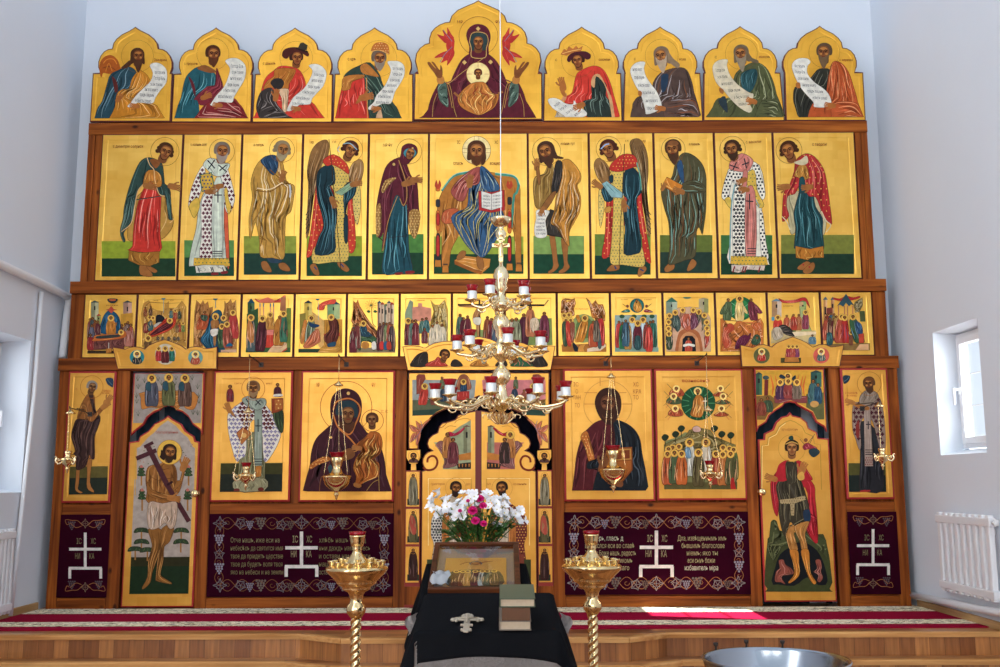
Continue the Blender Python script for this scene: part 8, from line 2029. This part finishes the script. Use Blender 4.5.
def petal(bm, c, d, up, L, w, mi=0, curl=.3):
    side = d.cross(up).normalized()
    pts = [c, c + d*L*.35 + side*w*.8 + up*L*.10, c + d*L*.75 + side*w + up*L*curl*.4, c + d*L + up*L*curl*.2, c + d*L*.75 - side*w + up*L*curl*.4, c + d*L*.35 - side*w*.8 + up*L*.10]
    mid = bm.verts.new(c + d*L*.55 + up*L*curl*.05); vs_ = [bm.verts.new(q) for q in pts]
    for i in range(6): f = bm.faces.new((vs_[i], vs_[(i+1) % 6], mid)); f.material_index = mi
def leaf3(bm, c, d, L, w):
    up = Vector((0, 0, 1)); side = d.cross(up).normalized(); 
    n = 6; A = []; B = []; Mv = []
    for i in range(n+1):
        t = i/n; q = c + d*L*t + Vector((0, 0, -.35*L*t*t)); ww = w*math.sin(math.pi*min(.98, t*.92 + .06))
        A.append(bm.verts.new(q + side*ww + up*ww*.25)); B.append(bm.verts.new(q - side*ww + up*ww*.25)); Mv.append(bm.verts.new(q))
    for i in range(n): bm.faces.new((A[i], A[i+1], Mv[i+1], Mv[i])); bm.faces.new((Mv[i], Mv[i+1], B[i+1], B[i]))
base = Vector((vb.x, FY, vb.z - .05))
def stem_to(root, tip, loc):
    bm = bmesh.new(); off = tip - Vector((base.x, FY, tip.z))
    b0 = base + Vector((off.x*.17, off.y*.30, 0)); mid = b0.lerp(tip, .5) + Vector((0, 0, .012))
    pts = cat_open([b0 - loc, mid - loc, tip - loc], 6); tube(bm, pts, .0028, 6); link_mesh('stem', bm, STEM, root, smooth=True)
    bm = bmesh.new()
    for k in range(3):
        q = pts[int((len(pts)-1)*(.45 + .17*k))]; a = fr2.uniform(0, 6.28); leaf3(bm, q, Vector((math.cos(a)*.6, math.sin(a)*.6, fr2.uniform(.4, .9))).normalized(), fr2.uniform(.04, .06), fr2.uniform(.007, .011))
    link_mesh('leaves', bm, LEAF_M, root, smooth=True)
whites = [(433, 505), (430, 497), (438, 492), (437, 512), (446, 494), (449, 502), (456, 500), (463, 504), (455, 509), (467, 493), (474, 491), (471, 500), (484, 494), (490, 494), (496, 497), (493, 503), (500, 500), (507, 496), (513, 505), (511, 512), (519, 508), (522, 516), (516, 515), (503, 509), (447, 487+22), (460, 512), (498, 520), (478, 503)]
for i, (u, v) in enumerate(whites):
    tip = at(478 + (u - 478)*.94, v + 5.5, FY + (-.11, .02, .12, -.04, .08)[i % 5]); loc = base.copy()
    root = thing('white_flower', 'white lily-like flower stem in the bouquet', 'flower', loc, 'white flowers in the bouquet')
    stem_to(root, tip, loc)
    out = (tip - base); out = Vector((out.x*.9, out.y - .12, out.z*.6)).normalized()
    for k in range(3):
        bm = bmesh.new(); ax = (out + Vector((fr2.uniform(-.6, .6), fr2.uniform(-.6, .2), fr2.uniform(-.3, .5)))).normalized(); c = tip - loc + ax*.012 + Vector((fr2.uniform(-.026, .026), fr2.uniform(-.02, .02), fr2.uniform(-.022, .020)))
        e1 = ax.orthogonal().normalized(); e2 = ax.cross(e1)
        for j in range(6):
            a = j*math.pi/3 + fr2.uniform(-.15, .15); d = (e1*math.cos(a) + e2*math.sin(a) + ax*.55).normalized(); petal(bm, c, d, ax, .035 if j % 2 else .030, .0105)
        bmesh.ops.create_uvsphere(bm, u_segments=6, v_segments=4, radius=.004, matrix=Matrix.Translation(c + ax*.006))
        for f in bm.faces[-20:]: f.material_index = 1
        link_mesh('blossom', bm, [PET, THROAT], root, smooth=False)
pinks = [('pink carnation highest in the middle of the bouquet', 480, 496, .026), ('pink carnation just below the highest pink one', 483, 503, .024), ('round pink carnation at the centre of the bouquet', 472.5, 508, .030), ('pink carnation lowest in the bouquet centre', 475.5, 518, .027), ('pink carnation lowest on the right of the bouquet centre', 483.5, 521, .022), ('small pink flower in the left half among white blossoms', 460, 508, .013), ('small pink bud at the top left of the bouquet centre', 468, 498, .012)]
for lab, u, v, r in pinks:
    tip = at(u, v + 3, FY - .14); loc = base.copy(); root = thing('pink_carnation', lab, 'flower', loc, 'pink carnations in the bouquet'); stem_to(root, tip, loc)
    bm = bmesh.new(); c = tip - loc
    for ring, n, tilt in ((0, 10, .15), (1, 9, .6), (2, 7, 1.2), (3, 5, 2.4)):
        for j in range(n):
            a = 2*math.pi*j/n + ring*.4 + fr2.uniform(-.2, .2); ax = Vector((0, -.75, .66)); e1 = Vector((1, 0, 0)); e2 = ax.cross(e1); d = (e1*math.cos(a) + e2*math.sin(a) + ax*tilt).normalized(); petal(bm, c, d, ax, r*(1 - .08*ring), r*.42, 0, fr2.uniform(-.3, .5))
    link_mesh('flower_head', bm, PINK, root, smooth=False)
for i in range(20):
    u, v = 440 + 3.9*i + fr2.uniform(-2, 2), fr2.uniform(512, 530); tip = at(u, v, FY + fr2.uniform(-.12, .05)); loc = base.copy()
    root = thing('greenery_sprig', 'leafy green sprig among the bouquet stems', 'leaf sprig', loc, 'green sprigs in the bouquet'); stem_to(root, tip, loc)
    bm = bmesh.new()
    for k in range(10): a = fr2.uniform(0, 6.28); leaf3(bm, (tip - loc)*(1 - .05*k), Vector((math.cos(a), math.sin(a), fr2.uniform(0, .6))).normalized(), fr2.uniform(.05, .085), fr2.uniform(.011, .018))
    link_mesh('leaf_cluster', bm, LEAF_M, root, smooth=True)

# ---- baptismal font
YF = -3.93
c = at(775.5, 659.5, YF); s = (YF - CAM.y)/F_PX*1.02; Rf = 68.5*s
ft = thing('baptismal_font', 'large shiny steel basin in the lower right, seen from above its rim', 'font', (c.x, YF, ZN))
zr = c.z - ZN
STEEL = mat('polished_steel', (.36, .40, .45), rough=.2, metal=1.0)
bm = bmesh.new(); lathe(bm, [(0, 0), (.24, 0), (.245, .02), (.16, .05), (.07, .10), (.05, .2), (.06, zr - .36), (.12, zr - .30), (Rf*.72, zr - .2), (Rf*.92, zr - .09), (Rf*.985, zr - .01), (Rf*1.01, zr), (Rf*1.0, zr + .006), (Rf*.965, zr + .004), (Rf*.95, zr - .012), (Rf*.88, zr - .09), (Rf*.66, zr - .18), (.1, zr - .24), (0, zr - .245)], 64)
link_mesh('basin', bm, STEEL, ft, smooth=True)
for k, u in enumerate((730, 764.5, 800)):
    x = (u - 775.5)*s; y = math.sqrt(max(0, Rf*Rf - x*x)); bm = bmesh.new()
    lathe(bm, [(.004, -.02), (.006, 0), (.005, .015), (.011, .022), (.012, .034), (.009, .034), (.006, .024), (0, .024)], 12, x, y, zr + .004); link_mesh('candle_holder', bm, IRON, ft, smooth=True)

# ---- radiators and heating pipes
def radiator(name, label, x, y0, y1, z0, z1, n):
    sgn = 1 if x > 0 else -1
    root = thing(name, label, 'radiator', (x - sgn*.06, (y0+y1)/2, z0))
    ox, oy, oz = root.location; w = (y1-y0)/n
    for k in range(n):
        yc = y0 + w*(k + .5); bm = bmesh.new()
        box(bm, -.022, .022, yc - w*.28 - oy, yc + w*.28 - oy, 0, z1 - z0); bevel_all(bm, .010, 3); link_mesh('section', bm, WHITE, root, smooth=False)
    for zz, nm in ((z1 - z0 - .05, 'top_header'), (.05, 'bottom_header')):
        bm = bmesh.new(); box(bm, -.028, .028, y0 - oy, y1 - oy, zz - .03, zz + .03); bevel_all(bm, .01, 3); link_mesh(nm, bm, WHITE, root)
    bm = bmesh.new(); sx = sgn
    for yy in (y0 + .1, y1 - .1): box(bm, *sorted((sx*.03, sx*.058)), yy - oy - .012, yy - oy + .012, z1 - z0 - .14, z1 - z0 - .10)
    link_mesh('wall_bracket', bm, WHITE, root)
    bm = bmesh.new(); tube(bm, [(0, y0 - oy - .001, z1 - z0 - .05), (0, y0 - oy - .06, z1 - z0 - .05)], .014, 10); lathe(bm, [(0, -.02), (.018, -.02), (.018, .02), (0, .02)], 12, 0, y0 - oy - .05, z1 - z0 - .05); link_mesh('valve', bm, WHITE, root, smooth=True)
    return root
q = [onx(u, v, XR - .06) for u, v in ((937.7, 511.8), (992, 513), (939.5, 588.9))]
radiator('radiator', 'white ribbed radiator on the right wall below the window', XR, q[1].y, q[0].y, q[2].z, q[0].z, 9)
q = [onx(u, v, XL + .06) for u, v in ((14, 528), (12.5, 606))]
radiator('radiator', 'white ribbed radiator at the left photo edge below the niche', XL, q[0].y - .62, q[0].y, min(.045, q[1].z), q[0].z, 10)
PIPE = mat('white_pipe_paint', (.82, .835, .86), rough=.4)
def pipe(label, pts, r):
    o0 = Vector(pts[0]); bm = bmesh.new(); tube(bm, [Vector(p) - o0 for p in pts], r, 12); o = link_mesh('heating_pipe', bm, PIPE, None, smooth=True, loc=o0); tag(o, label, 'pipe'); return o
XP = XR - .045
a, b = onx(911, 595, XP), onx(1000, 613, XP)
pipe('white heating pipe running low along the right wall', [a, a.lerp(b, .5), b, b + (b - a)*.6], .029)
XQ = XL + .05
a, b = onx(0, 264, XQ), onx(60, 292.5, XQ); e = onx(68.5, 300, XQ); f = onx(67, 316, XQ); g = onx(62.5, 358, XQ)
pipe('thick white pipe sloping down the left wall and bending beside the screen', cat_open([a + (a-b)*.4, a, b, e, f, g], 5), .034)
a, b = onx(41.5, 292, XL + .03), onx(34, 395, XL + .03); c_ = onx(18, 545, XL + .03)
d_ = c_ + (c_ - b)*((c_.z - .012)/(b.z - c_.z)); pipe('thin white upright pipe on the left wall', [a, b, c_, d_], .017)
# ------------------------------------------------------------------ light
w = bpy.data.worlds.new('World'); SC.world = w; w.use_nodes = True
bgn = w.node_tree.nodes['Background']
bgn.inputs['Color'].default_value = (0.81, 0.92, 1.06, 1); bgn.inputs['Strength'].default_value = 0.97
sun = bpy.data.lights.new('sun', 'SUN'); sun.energy = 30.0; sun.angle = math.radians(0.5); sun.color = (1.0, 0.96, 0.9)
so = bpy.data.objects.new('sun', sun); COL.objects.link(so)
patch = onz(714, 614.0, 0.0)
src = Vector((XR + 0.3, (inner_r[1]+inner_r[2])/2, (inner_r[3]+inner_r[4])/2))
so.rotation_euler = (src - patch).to_track_quat('Z', 'Y').to_euler(); so.location = (6, -4, 6)
# unseen fill lamps added behind the camera to brighten the gilded screen
for x_, e_ in ((-2.2, 205), (1.6, 140)):
    al = bpy.data.lights.new('front_fill_light', 'AREA'); al.shape = 'RECTANGLE'; al.size = 2.2; al.size_y = 4.5; al.energy = e_; al.color = (1.0, 0.965, 0.9)
    ao = bpy.data.objects.new('front_fill_light', al); COL.objects.link(ao); ao.location = (x_, -15.5, 4.5)
    ao.rotation_euler = (Vector((x_, -15.5, 4.5)) - Vector((-0.5, 0, 2.6))).to_track_quat('Z', 'Y').to_euler()
# bright open sky outside the two side windows
for nm_, x_, inn_, e_ in (('right_window_daylight', XR + 1.3, inner_r, 190), ('left_window_daylight', XL - 1.3, inner_l, 45)):
    al = bpy.data.lights.new(nm_, 'AREA'); al.shape = 'RECTANGLE'; al.size = 2.4; al.size_y = 2.4; al.energy = e_; al.color = (.95, .98, 1.0)
    ao = bpy.data.objects.new(nm_, al); COL.objects.link(ao); ao.location = (x_, (inn_[1] + inn_[2])/2 - .4, (inn_[3] + inn_[4])/2 + .3)
    ao.rotation_euler = (Vector(ao.location) - Vector((0, (inn_[1] + inn_[2])/2, 1.2))).to_track_quat('Z', 'Y').to_euler()
vs = SC.view_settings
vs.view_transform = 'Standard'; vs.look = 'None'; vs.exposure = 0.0; vs.gamma = 1.0; vs.use_curve_mapping = False
